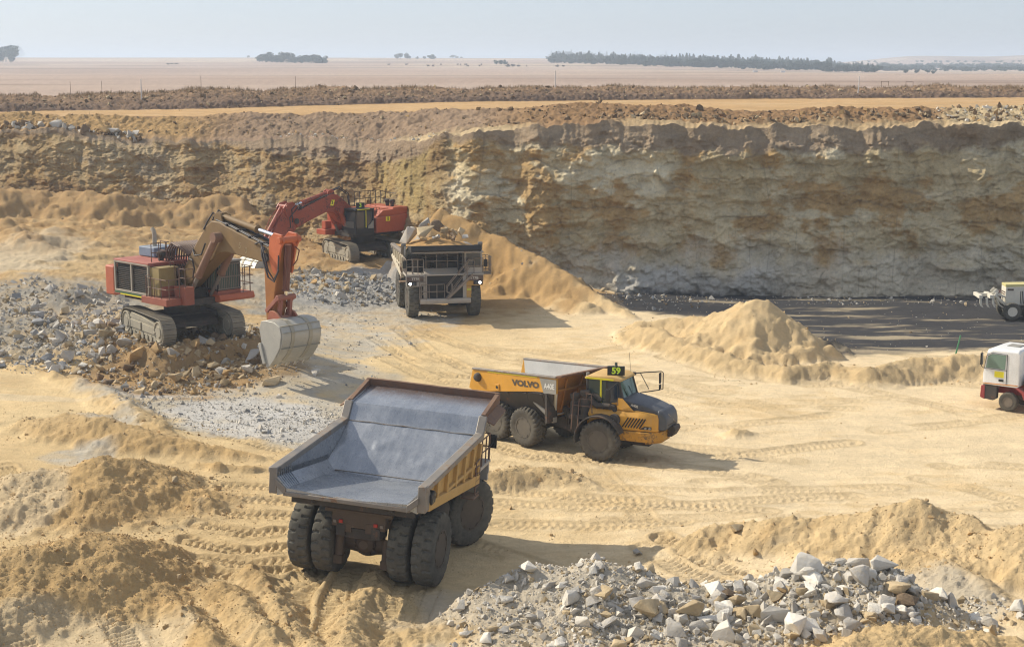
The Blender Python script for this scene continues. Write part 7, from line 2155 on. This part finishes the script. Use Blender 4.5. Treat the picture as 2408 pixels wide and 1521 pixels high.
# the big bush on the far bank
_bx = 1430; _bd = 222.0; _bz, _bxx = pz(_bx, _bd)
br_ = empty('bush', (_bxx, _bd, _bz - .2)); br_.scale = (3.3, 2.6, 1.9)
tag(br_, 'big olive bush standing behind the far bank', 'bush')
V, F = crown_arrays(50, 1500, low=.05)
o = mesh_np('foliage', V, F, P_LEAFO, parent=br_, smooth=False)
o = bpy.data.objects.new('stem', TRM); o.parent = br_; COL.objects.link(o)
# the long wood and the woods before the hills: each reads as one mass
VV, FF, base = [], [], 0


def wood_tree(px, row, hpx, pointed, wide, wlo=420):
    global base
    x, y, z = at_row(px, row, wlo)
    h = hpx / 3600 * math.hypot(x, y)
    V, F = CROWN[_rt.choice((4, 5)) if pointed else _rt.randrange(4)]
    a = _rt.uniform(0, 6.28); c, s = math.cos(a), math.sin(a)
    v = V * np.array((h * wide, h * wide, h)); v = np.stack([v[:, 0] * c - v[:, 1] * s, v[:, 0] * s + v[:, 1] * c, v[:, 2]], 1) + np.array((x, y, z))
    VV.append(v); FF.append(F + base); base += len(V)


for k in range(760):
    px = _rt.uniform(1296, 2062); f = (px - 1296) / 766
    b_row = 148 + 24 * f ** .9
    t_row = 134 + 22 * f ** 1.3
    row = b_row - _rt.random() ** 1.5 * (b_row - t_row) * .55
    wood_tree(px, row, _rt.uniform(14, 23) * (1.0 if px < 1950 else .75), _rt.random() < .3, _rt.uniform(.8, 1.3))
wd_ = mesh_np('woods', np.vstack(VV), np.vstack(FF), P_LEAF, smooth=False); wd_['kind'] = 'stuff'
VV, FF, base = [], [], 0
for k in range(380):
    px = _rt.uniform(2060, 2520)
    wood_tree(px, _rt.uniform(158, 168), _rt.uniform(6, 12), False, 1.6, 1500)
for k in range(90): wood_tree(_rt.uniform(1600, 2500), _rt.uniform(146, 152), _rt.uniform(3, 5), False, 2.2)
wd_ = mesh_np('hill_woods', np.vstack(VV), np.vstack(FF), P_LEAF, smooth=False); wd_['kind'] = 'stuff'
# farm buildings at the edge of the wood
for px, lb in ((1772, 'tiny pale farm house at the edge of the long wood'), (1838, 'tiny pale shed at the right of the farm house by the wood')):
    x, y, z = at_row(px, 171, 420)
    hr_ = empty('farm_house', (x, y, z)); hr_.scale = (.35,) * 3; tag(hr_, lb, 'house')
    MB().box((0, 0, 1.3), (7, 5, 2.6)).build('wall', P_WCAB, hr_)
    MB().prism([(-2.9, 2.6), (0, 4.0), (2.9, 2.6)], 'x', -3.8, 3.8).build('roof', paint('tin_roof', (.42, .36, .32), .5, dust=0), hr_)
# cattle on the plain
P_HIDE = paint('dark_cow_hide', (.05, .032, .025), .9, dust=0)
b = MB()
b.loft([[(x, w * math.cos(t), z + h * math.sin(t)) for t in np.linspace(0, 2 * math.pi, 9)[:-1]] for x, w, h, z in ((-1.0, .12, .15, 1.15), (-.9, .28, .32, 1.05), (-.3, .34, .38, .98), (.4, .32, .38, 1.0), (.8, .22, .30, 1.12), (1.15, .14, .18, 1.25), (1.3, .12, .15, 1.2), (1.62, .07, .08, .98))])
for x in (-.78, .58):
    for y in (-.18, .18): b.tube([(x, y, .85), (x - .06 * (x < 0), y, .45), (x, y, 0)], .11, 6, .05)
b.tube([(-1.0, 0, 1.25), (-1.1, 0, .6)], .03, 5)
_c = b.build('cow', P_HIDE); CWM = _c.data; bpy.data.objects.remove(_c)
for px, row in ((1010, 157), (1022, 157), (1040, 156), (1078, 155), (1085, 156), (1096, 155), (1102, 158), (1130, 157), (1134, 156), (918, 155), (960, 154), (1240, 157)):
    x, y, z = at_row(px, row, 420)
    o = bpy.data.objects.new('cow', CWM); o.location = (x, y, z); o.rotation_euler = (0, 0, _rt.uniform(0, 6.28)); o.scale = (1.1,) * 3
    COL.objects.link(o); tag(o, 'dark cow grazing far out on the plain', 'cow', 'cattle on the plain')
# dry grass along the far bank
rg = np.random.RandomState(9)
n = 26000
px = rg.uniform(-120, 2520, n); off = rg.exponential(2.2, n) * rg.choice([-1, 1], n, p=[.35, .65])
dens = fbm(px * .012, px * 0, 401, 3) + .25 * vnoise(px * .06, px * 0, 402)
px, off, dens = [q[dens > -.28] for q in (px, off, dens)]
d_ = np.interp(px, *tab(K5)) + off + .5
j = np.clip((px - cols[0]) / 2.3, 0, ncol - 1).astype(int)
zz = np.array([np.interp(a, PD[:, b_], PZ[:, b_]) for a, b_ in zip(d_, j)]); xx_ = d_ * XR[j]
h = rg.uniform(.16, .48, len(px)) * (1 + .9 * np.clip(dens, -.2, .8)); a = rg.uniform(0, 6.28, len(px)); w = .035; ln = rg.normal(0, .16, (len(px), 2))
P0 = np.stack([xx_ - w * np.cos(a), d_ - w * np.sin(a), zz - .05], 1); P1 = np.stack([xx_ + w * np.cos(a), d_ + w * np.sin(a), zz - .05], 1); P2 = np.stack([xx_ + ln[:, 0] * h, d_ + ln[:, 1] * h, zz + h], 1)
V = np.stack([P0, P1, P2], 1).reshape(-1, 3)
cg = np.repeat(np.array((.33, .235, .13))[None] * rg.uniform(.6, 1.25, (len(px), 1)), 3, 0)
g_ = mesh_np('dry_grass', V, np.arange(len(V)).reshape(-1, 3), soil_mat('dry_grass_blades', bumps=((9, .0),), var=.1), colors=cg, smooth=False); g_['kind'] = 'stuff'
# ------------------------------------------------------------------ the air
hm, HN, HL, HB = new_mat('hazy_air')
HN.remove(HB)
pv = HN.new('ShaderNodeVolumePrincipled')
pv.inputs['Color'].default_value = (.74, .86, 1.0, 1)
pv.inputs['Density'].default_value = 0.00033
pv.inputs['Anisotropy'].default_value = 0.2
HL.new(pv.outputs[0], HN['Material Output'].inputs['Volume'])
bmh = bmesh.new()
bmesh.ops.create_cube(bmh, size=1)
me = bpy.data.meshes.new('haze'); bmh.to_mesh(me); bmh.free()
me.materials.append(hm)
hz = bpy.data.objects.new('haze', me)
hz.scale = (9000, 8600, 70); hz.location = (0, 4200, 30)
hz['kind'] = 'stuff'
COL.objects.link(hz)
